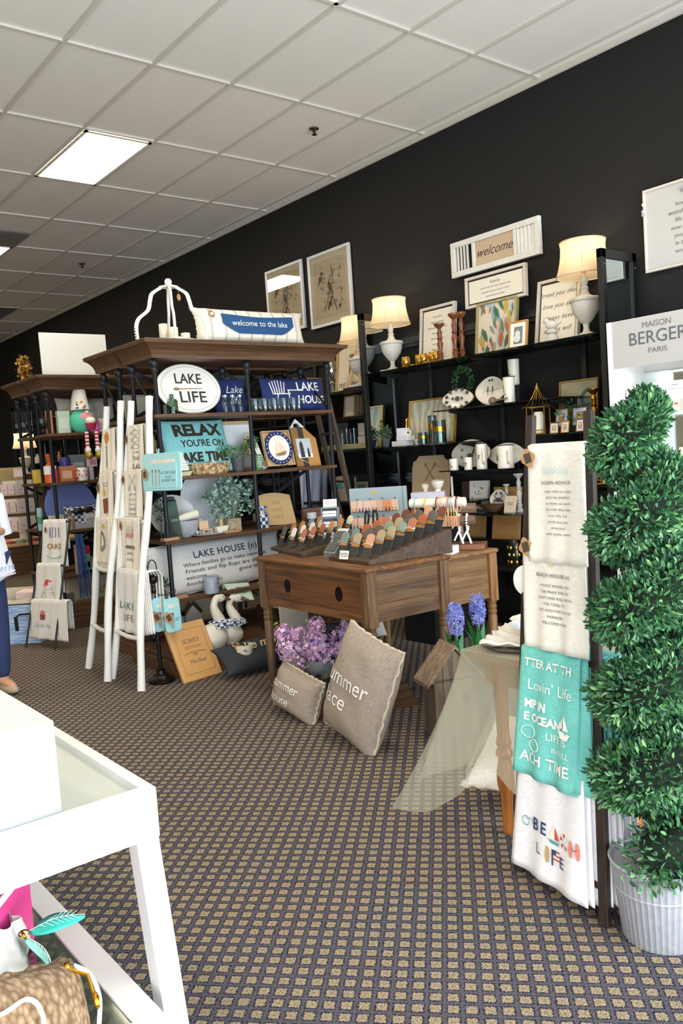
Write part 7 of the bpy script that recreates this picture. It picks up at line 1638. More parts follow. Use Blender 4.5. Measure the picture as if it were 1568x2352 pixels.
leafy('succulent', 'green leafy succulent sprig in front of the heron picture', (WX-.14, P(1308, 930, x=WX-.14).y, 1.64), [(0, 0, .04, .03), (0, .05, .03, .03), (0, -.05, .03, .03), (0, 0, .1, .025)], [m('#3f7a52', .5), m('#5b8f62', .5)], 22, .06, .18, stem=True)
stick('tall brass candlestick at the right behind the dark ladder', 1366, 986, 890, WX-.22, m('#a97c2c', .25, .9), 1.548, .045)
stick('whitewashed turned candlestick beside the crab plate', 1165, 1165, 1103, WX-.20, LB, .967, .028); stick('pale turned candlestick left of the dark ladder, low shelf', 1194, 1178, 1090, WX-.24, LB, .967, .04); stick('silver candlestick with a tall white candle on the low shelf', 1041, 1175, 1140, WX-.28, m('#8f8a70', .2, .8), .967, .03)
b = P(1041, 1140, x=WX-.28); solo(MB().cyl((0, 0, 0), (0, 0, .17), .011, .010, 12), 'taper_candle', CANDLE, 'tall white taper candle standing in the silver candlestick', 'candle', (WX-.28, P(1041, 1175, x=WX-.28).y, b.z-.005), smooth=True)
# low shelf: wooden bowl, book, card, breadboards, jars
p = P(1130, 1180, x=WX-.30); t = thing('dough_bowl', 'long dark wooden dough bowl on the low glass shelf', 'bowl', (WX-.29, p.y, .968), -90); MB().lathe([(0, 0), (.06, 0), (.13, .05), (.135, .06), (.12, .055), (.05, .012), (0, .01)], n=28, sy=.55).build('bowl', wood('#3b261b', '#6a4a36', 0), t, True)
p = P(1100, 1165, x=WX-.16)
t = thing('recipe_book', 'cream cookbook with dark spotted cover standing on the low shelf', 'book', (WX-.14, P(1098, 1165, x=WX-.14).y, .968), -82, -6); MB().box(-.09, 0, 0, .09, .035, .24).build('cover', m('#e3ddd6', .6), t, bevel=.002)
q = MB(); R2 = random.Random(4)
for k in range(14): q.ball((R2.uniform(-.07, .05), -.0005, R2.uniform(.03, .21)), .007, 6, (.7, .1, 1.2))
q.build('printed_spots', m('#3b3a50', .7), t); txt('recipes', .02, GREYINK, t, z=.13, y=-.001)
solo(MB().box(-.035, 0, 0, .035, .05, .235), 'recipe_book', m('#3a2521', .6), 'dark brown book spine left of the spotted cookbook', 'book', (WX-.15, P(1070, 1160, x=WX-.15).y, .968), -85, bevel=.002)
t = thing('menu_card', 'little kraft card clipped in a clear stand on the low shelf', 'card', (WX-.34, P(1170, 1180, x=WX-.34).y, .968), -88, -12); MB().box(-.055, 0, 0, .055, .003, .13).build('card', m('#c8b7a4', .8), t); MB().box(-.06, .003, 0, .06, .008, .12).build('stand', GLASS, t); txt('please ask\nfor help', .014, GREYINK, t, z=.07, y=-.001)
for k, (u, v, z, w_, h_, x, lb) in enumerate(((1160, 1245, .55, .27, .42, WX-.20, 'engraved light wood board low behind the pine table, right side'), (1086, 1245, .55, .25, .20, WX-.16, 'light wood board with a small engraving behind the bracelet stands'))):
    t = thing('engraved_board', lb, 'cutting board', (x, P(u, v, x=x).y, z+.001), -86, -9); MB().box(-w_/2, 0, 0, w_/2, .022, h_).build('board', m('#b98a52', .45, var=.1, scale=10), t, bevel=.006); MB().tube([(-w_*.4, -.0005, h_*.1), (w_*.4, -.0005, h_*.1), (w_*.4, -.0005, h_*.9), (-w_*.4, -.0005, h_*.9)], .0025, 4, closed=True).build('groove', GR, t)
    if k == 0: t.location.z = .74; txt('SORRY', .06, GR, t, z=h_*.68, y=-.001, width=w_*.5); txt('FOR EVERYTHING\nI SAID', .02, GR, t, z=h_*.55, y=-.001); txt('The Boat', .05, GR, t, z=h_*.3, y=-.001, shear=.3)
    else: t.location.z = .74; txt('M H', .06, GR, t, z=h_*.5, y=-.001)
solo(MB().box(-.55, -.12, 0, .55, .0, .19), 'riser', BLK2, 'long black riser under the engraved boards', 'block', (WX-.12, P(1120, 1245, x=WX-.15).y, .551), -90)
for k, (u, v) in enumerate(((1165, 1282), (1197, 1282))):
    b = P(u, v, x=4.88); t = thing('glass_jar' if k else 'dark_tumbler', ['black and gold dotted glass tumbler on the low black shelf', 'greenish glass jar with gold lid beside the dark tumbler'][k], 'jar', (4.98, b.y, .551)); hh = .2
    MB().lathe([(0, 0), (.05, 0), (.056, .03), (.056, hh-.03), (.045, hh), (.04, hh), (0, .01)], n=24).build('glass_body', m('#1c1a16', .15) if k == 0 else DARKGLASS, t, True)
    if k: MB().lathe([(.047, hh-.002), (.047, hh+.015), (0, hh+.016)], n=20).build('lid', GOLD, t, True)
    else:
        q = MB()
        for j in range(24): a = 2*pi*(j % 8)/8+.4*(j//8); q.ball((.056*cos(a), .056*sin(a), .04+.055*(j//8)), .012, 7, (1, 1, 1.4))
        q.build('gold_dots', m('#a88a3c', .3, .8), t, True)
    if k == 0: solo(MB().box(-.07, -.05, 0, .07, .05, .0), 'x', None, 'x', 'x', (0, 0, -9)) if 0 else None
# scalloped crest board, cups and gift boxes behind the T stand
t = thing('crest_board', 'tan notched wooden board carved with crossed shapes behind the white cups', 'board', (WX-.20, P(988, 1140, x=WX-.2).y, 1.06), -82, -7)
pts = [(-.20, 0), (.20, 0), (.20, .28), (.19, .33), (.155, .345), (.13, .38), (-.13, .38), (-.155, .345), (-.19, .33), (-.20, .28)]
MB().prism(pts, -.01, .01).build('board', m('#b89c7c', .7, var=.08, scale=12), t, bevel=.003); MB().tube([(-.05, -.011, .16), (.05, -.011, .30)], .006, 6).tube([(.05, -.011, .16), (-.05, -.011, .30)], .006, 6).ball((.05, -.011, .30), .016, 8, (1, .2, 1)).ball((-.05, -.011, .30), .016, 8, (1, .2, 1)).build('carved_cross', m('#8e6a4c', .7), t)
solo(MB().box(-.13, -.09, 0, .13, .09, .105), 'gift_box', m('#c9c4d0', .6), 'wide lilac grey box carrying two white cups behind the white bar', 'box', (4.58, P(990, 1165, x=4.6).y, 1.06), -50, bevel=.002)
for k, (u, sc_) in enumerate(((978, .8), (1006, 1.15))):
    p = P(u, 1136, x=4.58); t = thing('cup', ['small white rimmed cup on the lilac grey box', 'larger footed white cup with gold rim on the lilac grey box'][k], 'cup', (4.58, p.y, 1.166)); t.scale = (sc_,)*3; MB().lathe([(0, 0), (.025, 0), (.018, .012), (.04, .045), (.045, .075), (.04, .075), (.03, .03), (0, .02)], n=24).build('body', POT, t, True); MB().tube([(.045*cos(a), .045*sin(a), .073) for a in [2*pi*j/20 for j in range(20)]], .002, 5, closed=True).build('rim', GOLD, t, True)
solo(MB().box(-.2, -.17, 0, .2, .17, 1.06).box(-.21, -.18, 1.03, .21, .18, 1.059), 'pedestal', BLK2, 'dark pedestal supporting the lilac grey box behind the pine tables', 'stand', (4.60, P(990, 1165, x=4.6).y, 0), 0)
# black boxes with candle windows low behind the tables
for k in range(4):
    y_ = 3.42+.155*k; t = thing('candle_box', 'black gift box with an ivory candle window on the floor by the wall', 'box', (4.92, y_, 0), -90, group='black candle boxes near the wall')
    MB().box(-.065, -.07, 0, .065, .07, .26).build('box', BLK2, t, bevel=.003); MB().box(-.025, -.073, .05, .025, -.07, .20).build('window', CANDLE, t)
# framed verse at the far right with pompom garland
pa = P(1484, 628, x=WX-.03); t = picture('framed_verse', 'large white framed verse with a pompom garland at the upper right', 'picture', (WX-.012, pa.y-.45, pa.z), -90, .90, .545, m('#d2c8bd', .6, var=.1, scale=20), m('#bdbbb8', .7), fw=.014, fd=.03)
for k, (l, s_) in enumerate((('how', .04), ('wonderful', .045), ('life is', .04), ('now that', .04), ("you're", .04), ('in the', .04), ('world', .04))): txt(l, s_, GREYINK, t, x=-.19, z=.40-.05*k, y=-.0145, shear=.4 if k == 1 else 0)
for k, (x, z, c) in enumerate(((-.44, .45, '#efece2'), (-.445, .405, '#b9bcc0'), (-.445, .385, '#a9acb2'), (-.16, .47, '#8f9092'), (-.13, .475, '#b9b9b9'), (-.10, .48, '#ecebe2'))):
    o = MB().ball((x, -.035, z), .013, 10).build('pompom', m(c, .95, bump=.8, scale=200), t, True)
# ================================================================ third lamp and the tan frames left of the mirrored upright
pz = P(800, 777, x=WX-.25); lamp('linen shaded lamp partly hidden behind the left mirrored upright', 5.95, WX-.25, .96, z=2.11, pw=2.2)
solo(MB().box(-.12, -.12, 0, .12, .12, .022), 'display_block', BLK2, 'black block under the half hidden lamp', 'block', (WX-.25, 5.95, 2.086))
def wallpic(label, u0, v0, u1, v1, z, x, fc, pc, tilt=-8, name='framed_photo', fw=.03, rz=-90, extra=None, group=None):
    pa, pb_ = P(u0, v1, x=x), P(u1, v1, x=x); w = abs(pa.y-pb_.y); h = P((u0+u1)/2, v0, x=x).z-P((u0+u1)/2, v1, x=x).z
    t = picture(name, label, 'frame', (x, (pa.y+pb_.y)/2, z), rz, w, h, fc, pc, tilt, fw=fw, fd=.025, group=group)
    if extra: extra(t, w, h)
    return t
TAN = wood('#9b7d57', '#c3a57b', 2)
def ex1(t, w, h): MB().box(-w*.05, -.014, h*.35, w*.36, -.0125, h*.72).build('photo', m('#6c6257', .6, var=.4, scale=14), t); txt('mr & mrs', .09, GREYINK, t, z=h*.16, y=-.0135, width=w*.75)
wallpic('tan photo frame with an old photograph and small letters below', 772, 768, 838, 893, 2.086, WX-.16, TAN, m('#d9cdb6', .8), extra=ex1)
t = thing('wooden_easel', 'light wooden easel bars leaning before the tan photo frame', 'easel', (WX-.30, P(815, 890, x=WX-.3).y, 2.086), -80)
for a, b in (((-.09, 0, 0), (.03, .02, .36)), ((.10, 0, 0), (-.0, .02, .30))): MB().bar(a, b, .03, .012, (0, 1, 0)).build('bar', m('#c7a67d', .7), t)
for k, (u, v, z, h_) in enumerate(((762, 885, 2.086, .30),)):
    p = P(u, v, x=WX-.34); t = thing('mercury_goblet', 'tall mercury glass goblet at the shelf end left of the tan frame', 'goblet', (WX-.34, p.y, z)); MB().lathe([(0, 0), (.05, 0), (.02, .02), (.015, .07), (.03, .09), (.015, .11), (.05, .16), (.06, .22), (.05, .30), (.045, .30), (.05, .22), (0, .14)], n=20).build('glass_body', m('#b9b3a2', .1, .9), t, True)
for k in range(3):
    t = wallpic(['front tan trinket card set with pressed flowers', 'middle trinket card set', 'rear trinket card set'][k]+' on the short drop shelf', 792+8*k, 905, 818+8*k, 956, 1.841, WX-.26+.04*k, m('#8a6a4a', .6), m('#d8ccb4', .7), fw=.012)
wallpic('grey mirror panel standing behind the glasses on the left wall bay', 770, 968, 800, 1030, 1.541, WX-.10, m('#6c7174', .5), m('#7b8386', .2, .3), -4, fw=.02)
p = P(805, 1030, x=WX-.28); solo(MB().box(-.38, -.04, 0, .30, .04, .05), 'long_box', m('#b5a777', .7), 'long pale yellow box on the black shelf left of the mirrored upright', 'box', (WX-.30, p.y, 1.541), -90, bevel=.003)
for k, u in enumerate((786, 797, 806, 814)):
    p = P(u, 1015, x=WX-.2); t = thing('glass_tumbler', 'clear glass behind the long yellow box', 'glass', (WX-.2, p.y, 1.541), group='glasses behind the long yellow box'); MB().lathe([(0, 0), (.035, 0), (.04, .16+.04*(k % 2)), (.036, .16+.04*(k % 2)), (.03, .01), (0, .01)], n=18).build('glass_body', GLASS, t, True)
for k, (v0, v1, zz) in enumerate(((978, 1003, .12), (1003, 1028, .0))):
    p = P(829, v1, x=WX-.3); solo(MB().box(-.05, -.04, 0, .05, .04, .115), 'gift_box', m('#d8cfc0', .7), ['small cream box with a motif, upper one beside the mirrored upright', 'small cream box with a bow, lower one beside the mirrored upright'][k], 'box', (WX-.25, p.y, 1.541+zz), -90, bevel=.002)
t = thing('arch_ornament', 'arched tan ornament with a teal window beside the grey card tower', 'ornament', (WX-.30, P(783, 1135, x=WX-.3).y, 1.051), -70)
MB().prism([(-.10, 0), (.10, 0), (.10, .14)]+[(.10*cos(a), .14+.10*sin(a)) for a in [pi*k/10 for k in range(1, 10)]]+[(-.10, .14)], -.01, .01).build('arch', m('#bda888', .7), t); MB().prism([(.05*cos(a), .12+.05*sin(a)) for a in [pi*k/10 for k in range(11)]], -.013, -.010).build('teal_window', m('#4f9fa3', .5), t)
wallpic('tan box frame with a teal panel behind the grey card tower', 815, 1088, 846, 1130, 1.051, WX-.18, m('#b9a585', .7), m('#4d8c86', .6), fw=.03)
solo(MB().cyl((0, 0, 0), (0, 0, .22), .012, .010, 10), 'taper_candle', CANDLE, 'white taper candle standing on the left wall bay shelf', 'candle', (WX-.12, P(815, 1090, x=WX-.12).y, 1.051), smooth=True)
# hanging white clothes and a wooden ladder behind the front unit
t = thing('wooden_ladder', 'grey brown wooden blanket ladder behind the front shelving unit', 'ladder', (4.85, 5.9, 0))
for dx in (0, -.12):
    MB().bar((dx, dx*3, 0), (dx*1.0+.02, .55+dx*3, 2.05), .05, .03, (1, 0, 0)).build('rail', wood('#4b4037', '#6d5f50', 2), t)
for k in range(4): MB().bar((0.005*k, .12*k+.1, .45*k+.35), (-.115, .12*k-.26, .45*k+.35), .03, .02).build('rung', DKW, t)
for k, (u0, u1, v0, v1) in enumerate(((690, 738, 1080, 1165), (716, 752, 1080, 1210), (745, 765, 1130, 1260))):
    y = 5.98+.05*k if 0 else 6.75+.1*k; a, b = P(u0, v0, y=y), P(u1, v0, y=y); c, d = P(u0, v1, y=y), P(u1, v1, y=y); b.z = a.z; c.z = d.z = (c.z+d.z)/2
    o, *_ = cloth('white_linen', ['white linen cloth hung highest behind the second shelf', 'longer white linen cloth hung behind the card tray', 'white linen cloth hanging by the right iron post'][k], 'linen', a, b, c, d, m('#d9dcec', .8), wave=.015, drop_back=.3)
t = thing('clothes_rail', 'black clothes rail carrying the white linens behind the shelving', 'rail', (4.9, 6.8, 0))
MB().tube([(-.75, 0, 0), (-.75, 0, 1.33), (.0, .2, 1.33), (.0, .2, 0)], .012, 8).build('rail', IRON, t, True)
# --------- goods seen through the front unit, standing on the rear unit
for k, (lb, u, v, y, c) in enumerate((('white toy dresser house on the rear top shelf behind the navy pillow', 662, 876, 6.35, '#d8cdb8'),)):
    p = P(u, v, y=y); t = thing('dresser_ornament', lb, 'ornament', (p.x, 6.36, z1)); MB().box(-.13, -.06, 0, .13, .06, .22).build('body', m(c, .7), t, bevel=.004); MB().prism([(-.15, .22), (.15, .22), (.10, .30), (-.10, .30)], -.07, .07).build('roof', m(c, .7), t)
    for s in (-1, 1): MB().box(-.11, -.066, .02+.10*(s > 0), .11, -.06, .10+.10*(s > 0)).build('drawer', m('#c8bda8', .7), t, bevel=.003)
t = picture('wall_mirror', 'gold edged ornate frame behind the navy pillow', 'frame', (P(712, 880, y=6.35).x, 6.38, z1), 0, .34, .36, m('#9c8040', .35, .8), m('#a08f6e', .4), -5, fw=.04)
leafy('mini_topiary', 'round green topiary ball with red bow on the rear top shelf', (P(612, 890, y=6.35).x, 6.36, z1), [(0, 0, .23, .085)], [m('#2e6a2c', .7), m('#3f8138', .7)], 300, .02, .4, pot=greypot(.05, .09, m('#b89a6f', .8)), z0=.06)
t = thing('gnome_figurine', 'red capped gnome figurine behind the clear soap bottles', 'figurine', (P(530, 890, y=6.35).x, 6.36, z1)); MB().lathe([(0, 0), (.05, 0), (.055, .06), (.03, .13), (0, .14)], n=16).build('body', m('#e2ddd0', .9), t, True); MB().lathe([(.05, .12), (.0, .28)], n=16).build('cap', m('#b3202a', .9), t, True)
solo(MB().ball((0, 0, .075), .075, 16), 'moss_ball', m('#5c6a34', 1, bump=1, var=.3, scale=60), 'olive moss ball behind the oval platter', 'moss ball', (P(506, 880, y=6.35).x, 6.36, z1), smooth=True)
for k, (u0, v0, u1, v1, z, lb, fc, pc) in enumerate(((292, 885, 390, 945, z1, 'large pale canvas standing behind the dark green bottle', '#c9c4b4', '#d5d3c4'), (300, 1000, 352, 1070, z2, 'silver framed picture behind the top of the white ladder', '#a7a8ae', '#c8c9cf'), (585, 1130, 640, 1170, z3, 'cream scalloped sign behind the engraved board', '#cabfa8', '#d4c9b0'), (430, 1055, 470, 1080, z2, 'beige canvas behind the aqua pillow', '#b7a88c', '#c4b596'))):
    b, w, h = FB(u0, v0, u1, v1, y=6.4); picture('canvas', lb, 'canvas', (b.x, 6.44, z), 0, w, max(.2, h), m(fc, .6), m(pc, .8), -5, fw=.015)
for k in range(9):
    p = P(330+k*9, 985, y=6.35); solo(MB().box(-.02, -.08, 0, .02, .08, .17+.03*(k % 3)), 'paperback', m(['#8d5a6a', '#5a6d8a', '#c9a14a', '#6d8a70', '#a9483f', '#d9d2c4', '#41506b', '#b9893f', '#7a5a86'][k], .7), ['mauve', 'blue', 'mustard', 'green', 'red', 'cream', 'navy', 'ochre', 'violet'][k]+' paperback on the rear unit second shelf', 'book', (p.x, 6.36, z2+.0005), bevel=.002)
t, pr = cushion('bee_pillow', 'cream pillow with a bumble bee low behind the geese', .55, .36, .12, (3.40, 6.34, .136), 0, -8, m('#d8cdb2', .9)); q = MB().mat(m('#e0a92c', .8)).ball(pr(.1, .05), .05, 12, (1.2, .2, .8)); q.mat(BLACK).ball(pr(.05, .09), .035, 10, (1, .25, 1)).ball(pr(.13, .03), .02, 10, (.5, .9, 1.5)); q.build('printed_bee', parent=t)
t = thing('vase', 'tall dark mottled pottery crock behind the brown crate', 'vase', (4.30, 6.36, .136)); MB().lathe([(0, 0), (.10, 0), (.12, .1), (.11, .28), (.12, .30), (.10, .30), (0, .05)], n=24).build('body', m('#4c443c', .5, var=.4, scale=14), t, True)
# ================================================================ goods on the farther unit
Y8 = 8.03; F = lambda u, v: P(u, v, y=Y8)
t = thing('blank_sign', 'large blank white sign board standing on top of the farther shelving unit', 'sign', ((F(106, 857).x+F(259, 860).x)/2, 8.13, 2.431), 0, -2)
w = F(259, 800).x-F(106, 800).x; MB().box(-w/2, -.006, 0, w/2, .006, .44).build('board', m('#d9dbda', .5), t, bevel=.001); MB().tube([(-.04, -.01, 0), (-.035, -.015, .03), (.045, -.015, .03), (.05, -.01, 0)], .003, 5).build('clip', PAPER, t)
solo(MB().box(-.42, -.14, 0, .42, .14, .008), 'glass_sheet', glass('#5f8a7a', .6), 'green edged glass sheet lying on top of the farther unit', 'glass', (3.45, 8.5, 2.431))
leafy('butterfly_wreath', 'yellow and brown butterfly wreath at the far left of the farther unit top', (2.86, 8.60, 2.431), [(.0, .0, .10, .07), (.0, .0, .2, .06)], [m('#c28f2c', .7), m('#4a3520', .7), m('#d8aa45', .7)], 90, .04, .5, cat='wreath', stem=False)
def gnome():
    p = F(185, 993); t = thing('party_gnome', 'plush birthday gnome with a dotted hat dangling striped legs off the shelf', 'plush toy', (p.x, Y8-.04, z1)); t.scale = (1.1,)*3
    MB().ball((0, 0, .10), .10, 20, (1, .8, 1.1)).build('body', m('#58c9a8', .9), t, True)
    dots = MB().tube(curve([(.0, 0, .20), (-.0, 0, .32), (.02, 0, .40), (.075, 0, .42), (.10, 0, .385)]), [.085*max(.12, 1-k/34) for k in range(33)], 18); dots.build('hat', m('#f0ece4', .9), t, True)
    for k in range(26):
        a = -pi/2+random.uniform(-1.2, 1.2); z = random.uniform(.2, .37); r_ = .085*(1-(z-.2)/.30)+.003; MB().ball((r_*cos(a), r_*sin(a), z), .009, 6).build('dot', m(['#c9503f', '#4a9f8a', '#d9a63c', '#8a5aa0'][k % 4], .8), t)
    MB().ball((.03, -.07, .17), .022, 10).build('nose', m('#e9b8a0', .8), t, True); MB().ball((.02, -.055, .13), .05, 14, (1.3, .6, 1)).build('beard', m('#dc9cae', .95), t, True)
    MB().lathe([(.035, .02), (.05, .075), (0, .076)], (.05, -.09, 0), 14).build('cupcake_case', m('#b32a52', .8), t, True); MB().ball((.05, -.09, .095), .045, 12, (1, 1, .8)).build('frosting', m('#f0ebe4', .9), t, True)
    for s, x in ((0, .0), (1, .09)):
        for k in range(9): MB().cyl((x, -.10, -.0-.016*k), (x, -.10, -.016-.016*k), .017, n=10).build('striped_leg', m('#c33a4c' if k % 2 else '#f0ebe6', .9), t)
        MB().ball((x, -.105, -.165), .028, 10).build('cuff', WHITE, t, True); MB().ball((x, -.115, -.21), .035, 12, (.9, 1.1, 1)).build('boot', m('#b79b34', .4, .5), t, True)
gnome()
def fbx(name, label, cat, u0, v0, u1, v1, z, c, y=Y8, kind='box', top=None, rz=0., dz=0.):
    b, w, h = FB(u0, v0, u1, v1, y=y); t = thing(name, label, cat, (b.x, y+.02, z+.0005+dz), rz)
    if kind == 'box': MB().box(-w/2, 0, 0, w/2, .06, h).build('body', m(c, .6), t, bevel=.003)
    elif kind == 'cyl': r = w/2; MB().lathe([(0, 0), (r*.9, 0), (r, h*.4), (r, h*.9), (r*.9, h), (0, h)], (0, .03, 0), 20).build('body', m(c, .4), t, True)
    elif kind == 'bottle': r = w/2; MB().lathe([(0, 0), (r, 0), (r, h*.6), (r*.35, h*.72), (r*.35, h), (0, h)], (0, .03, 0), 16).build('body', m(c, .25), t, True)
    elif kind == 'bag': MB().tube([(0, .03, 0), (0, .03, h*.55), (0, .03, h*.68), (0, .03, h*.75), (0, .03, h)], [w/2, w/2, w*.25, w*.1, w*.35], 12).build('body', m(c, .3), t, True)
    if top: MB().box(-w*.36, -.003, h*.2, w*.36, 0, h*.7).build('label', m(top, .7), t) if kind == 'box' else MB().lathe([(w/2*1.01, h*.3), (w/2*1.02, h*.6)], (0, .03, 0), 18).build('label', m(top, .6), t, True)
    return t
fbx('picture_book', 'mint green book with a red rider on its cover', 'book', 138, 946, 166, 998, z1, '#cfe0cf', top='#dfe8d8'); fbx('picture_book', 'coral edged book left of the mint one', 'book', 114, 948, 126, 1002, z1, '#d97a5f')
fbx('party_tumbler', 'plastic wrapped blue and white tumbler beside the gnome', 'tumbler', 194, 912, 222, 965, z1, '#9fb6cc', kind='cyl', top='#e9e6ea', y=8.10, dz=.06); fbx('gift_box', 'bright pink boxed set beside the gnome', 'box', 206, 964, 232, 992, z1, '#d84fa6', top='#e87fbf')
fbx('riser', 'clear riser below the wrapped tumbler', 'block', 192, 980, 224, 990, z1, '#c9cdd2', y=8.10); fbx('gift_box', 'white box with black print right of the pink set', 'box', 228, 958, 252, 990, z1, '#e9e7e6', y=8.08, top='#bdbcc0')
t, pr = cushion('grey_pillow', 'plain grey pillow standing behind the gnome', .62, .36, .12, (3.32, 8.22, z1+.0), 0, -5, m('#a9a59c', .9))
fbx('gift_bag', 'orange cellophane wrapped gift with pink bottle', 'gift', 108, 1045, 136, 1110, z2, '#d9622f', kind='bag', top='#f0ece9'); fbx('pink_candle', 'hot pink wrapped candle in front of the orange gift', 'candle', 124, 1080, 138, 1112, z2, '#e03a6c', kind='cyl', y=7.97)
fbx('wrapped_ball', 'blue and purple foil wrapped ball on the second shelf', 'gift', 142, 1042, 166, 1075, z2, '#3d3f96', kind='cyl', y=8.15, dz=.10); fbx('gift_box', 'red striped gift bag below the foil ball', 'bag', 142, 1072, 178, 1108, z2, '#b87a5a', top='#d9b48f'); fbx('gift_box', 'yellow gift box at the corner post', 'box', 82, 1080, 100, 1112, z2, '#d9b84a', y=8.3)
t = fbx('mug', 'white spotted mug with a red striped candy handle', 'mug', 182, 1076, 208, 1106, z2, '#efece6', kind='cyl', y=7.98); MB().tube([(-.06, .0, .03), (-.10, 0, .04), (-.105, 0, .10), (-.06, 0, .11)], .012, 8).build('handle', m('#d2462f', .4), t, True)
q = MB()
for k in range(10): a = -pi/2+random.uniform(-1, 1); q.ball((.058*cos(a), .03+.058*sin(a), random.uniform(.03, .10)), .008, 6)
q.build('spots', m('#c8434a', .5), t)
fbx('gift_box', 'white and pink printed boxes stack right of the mug', 'box', 206, 1052, 226, 1075, z2, '#e3c9cf', dz=.13, top='#c98f9a'); fbx('gift_box', 'clear pencil tumbler right of the candy mug', 'tumbler', 210, 1072, 222, 1104, z2, '#c7b9c6', kind='cyl'); fbx('gift_box', 'silver framed chalkboard leaning behind the boots of the gnome', 'frame', 165, 1020, 200, 1080, z2, '#7f8389', y=8.2, top='#b9bcc2')
solo(MB().lathe([(0, 0), (.20, 0), (.26, .02), (.262, .028), (.19, .014), (0, .01)], n=44, sx=1.0), 'blue_platter', m('#7f8fd0', .15), 'large periwinkle blue oval platter on the third shelf of the farther unit', 'platter', (F(180, 1200).x, 8.22, z3+.22), 0, 80, smooth=True)
t, pr = cushion('patterned_bag', 'black and white patterned bag with a black bow on the third shelf', .34, .22, .10, (F(186, 1200).x+.02, 8.04, z3), 0, -8, GING, cat='bag'); MB().ball((-.05, -.07, .16), .04, 10, (1.4, .5, .8)).ball((.05, -.07, .17), .04, 10, (1.4, .5, .8)).build('bow', BLACK, t, True)
fbx('gift_bag', 'clear bag of snacks before the patterned bag', 'gift', 155, 1168, 178, 1212, z3, '#9c8473', kind='bag', y=7.96); fbx('gift_box', 'white framed tag right of the patterned bag', 'frame', 198, 1172, 220, 1206, z3, '#d8d2cc', top='#9fa3ab', y=7.97); fbx('towel_stack', 'folded grey towel on the third shelf edge', 'towel', 150, 1204, 215, 1218, z3, '#a7a9b3', y=7.96)
fbx('tumbler', 'aqua and white tall tumbler at the corner of the farther unit', 'tumbler', 92, 1165, 106, 1218, z3, '#a7cfe0', kind='cyl', top='#5fa37a', y=8.3); fbx('gift_box', 'dotted gift boxes stacked behind the corner posts', 'box', 116, 1120, 142, 1160, z3, '#c9b384', y=8.55, top='#6a5b45', dz=.15); fbx('gift_box', 'lower dotted gift box behind the corner posts', 'box', 112, 1160, 150, 1190, z3, '#cfba8a', y=8.55, top='#6a5b45')
fbx('world_card', 'cream card with a globe print leaning by the blue platter', 'card', 118, 1160, 150, 1195, z3, '#e3dccb', top='#5c9fc0', y=8.1)
for k, (u0, v0, u1, v1, c, lb) in enumerate(((182, 1222, 212, 1260, '#7d8a80', 'upper clear packet with green label'), (182, 1262, 204, 1330, '#b99f9c', 'pinkish packet with green label'), (198, 1262, 214, 1325, '#b3263f', 'red packet with white lettering'))): fbx('hanging_packet', lb+' on the fourth shelf of the farther unit', 'packet', u0, v0, u1, v1, z4, c, top='#6fa07a', y=7.98)
t = thing('lanyard', 'bundle of blue patterned lanyards hanging from the farther unit', 'lanyard', (F(165, 1240).x, 7.93, .90))
for k in range(5): MB().tube([(.012*k, -.01*k, 0), (.014*k+.01, -.012*k, -.25), (.03*k, -.012*k, -.62)], .008, 6).build('strap', m(['#2f4f9a', '#3b62a8', '#27407f'][k % 3], .7), t, True)
solo(MB().box(-.20, -.06, 0, .20, .06, .10), 'wooden_crate', wood('#5a3f2a', '#84603f', 0), 'low wooden crate with a white stripe beside the white ladder foot', 'crate', (F(212, 1425).x, 8.0, .1355), bevel=.003)
t, pr = cushion('script_pillow', 'cream pillow with gold script low behind the left white ladder', .60, .34, .12, (3.20, 8.15, .136), 0, -10, m('#cfc4ab', .9)); txt('lodge', .12, m('#a5813c', .8), t, fn=pr, shear=.4, width=.35)
fbx('planter', 'green reed planter in a grey tin on the base of the farther unit', 'planter', 160, 1380, 178, 1425, .135, '#6d716c', y=7.98)
# ================================================================ far left: card spinner on a wooden table, lamp and wall goods
t = thing('far_table', 'round edged wooden table far left carrying the white card spinner', 'table', (3.25, 10.1, 0)); MB().box(-.55, -.4, .70, .55, .4, .74).build('tabletop', OAK, t, bevel=.01)
for x in (-.48, .48):
    for y in (-.33, .33): MB().box(x-.03, y-.03, 0, x+.03, y+.03, .70).build('leg', ETW, t)
MB().box(-.5, -.36, .60, .5, .36, .70).build('apron', ETW, t)
sp_c = P(58, 1225, y=9.95); t = thing('card_spinner', 'white tiered card spinner full of pale pink cards at far left', 'card stand', (sp_c.x, 10.0, .741)); WC = m('#e9dfcf', .6)
MB().lathe([(0, 0), (.16, 0), (.15, .02), (.05, .03), (.05, .1), (.09, .12), (0, .12)], n=24).build('base', WC, t, True)
for k in range(3):
    z = .12+.21*k; MB().lathe([(.19, z), (.19, z+.17), (0, z+.17)], n=6).build('tier', WC, t)
CP = None
for k in range(3):
    for j in range(6):
        a = 2*pi*j/6+pi/6; z = .741+.14+.21*k; r_ = .185
        for i in (0, 1):
            loc = (sp_c.x+r_*cos(a)+(-1)**i*.05*sin(a), 10.0+r_*sin(a)-(-1)**i*.05*cos(a), z); rz = math.degrees(a)+90
            if CP is None:
                CP = thing('greeting_card', 'pale pink card in the white far left spinner', 'greeting card', loc, rz, group='pink cards in the spinner'); MB().box(-.042, -.008, 0, .042, 0, .115).build('card', m('#e8d3d3', .7), CP); MB().box(-.012, -.0095, .04, .012, -.008, .05).build('printed_name', m('#b07f84', .7), CP)
            else: dup(CP, loc, rz)
fbx('gift_card', 'pink and white card box on top of the card spinner', 'box', 37, 1078, 60, 1098, 1.491, '#ecd0d4', y=9.98, top='#e8e0dc')
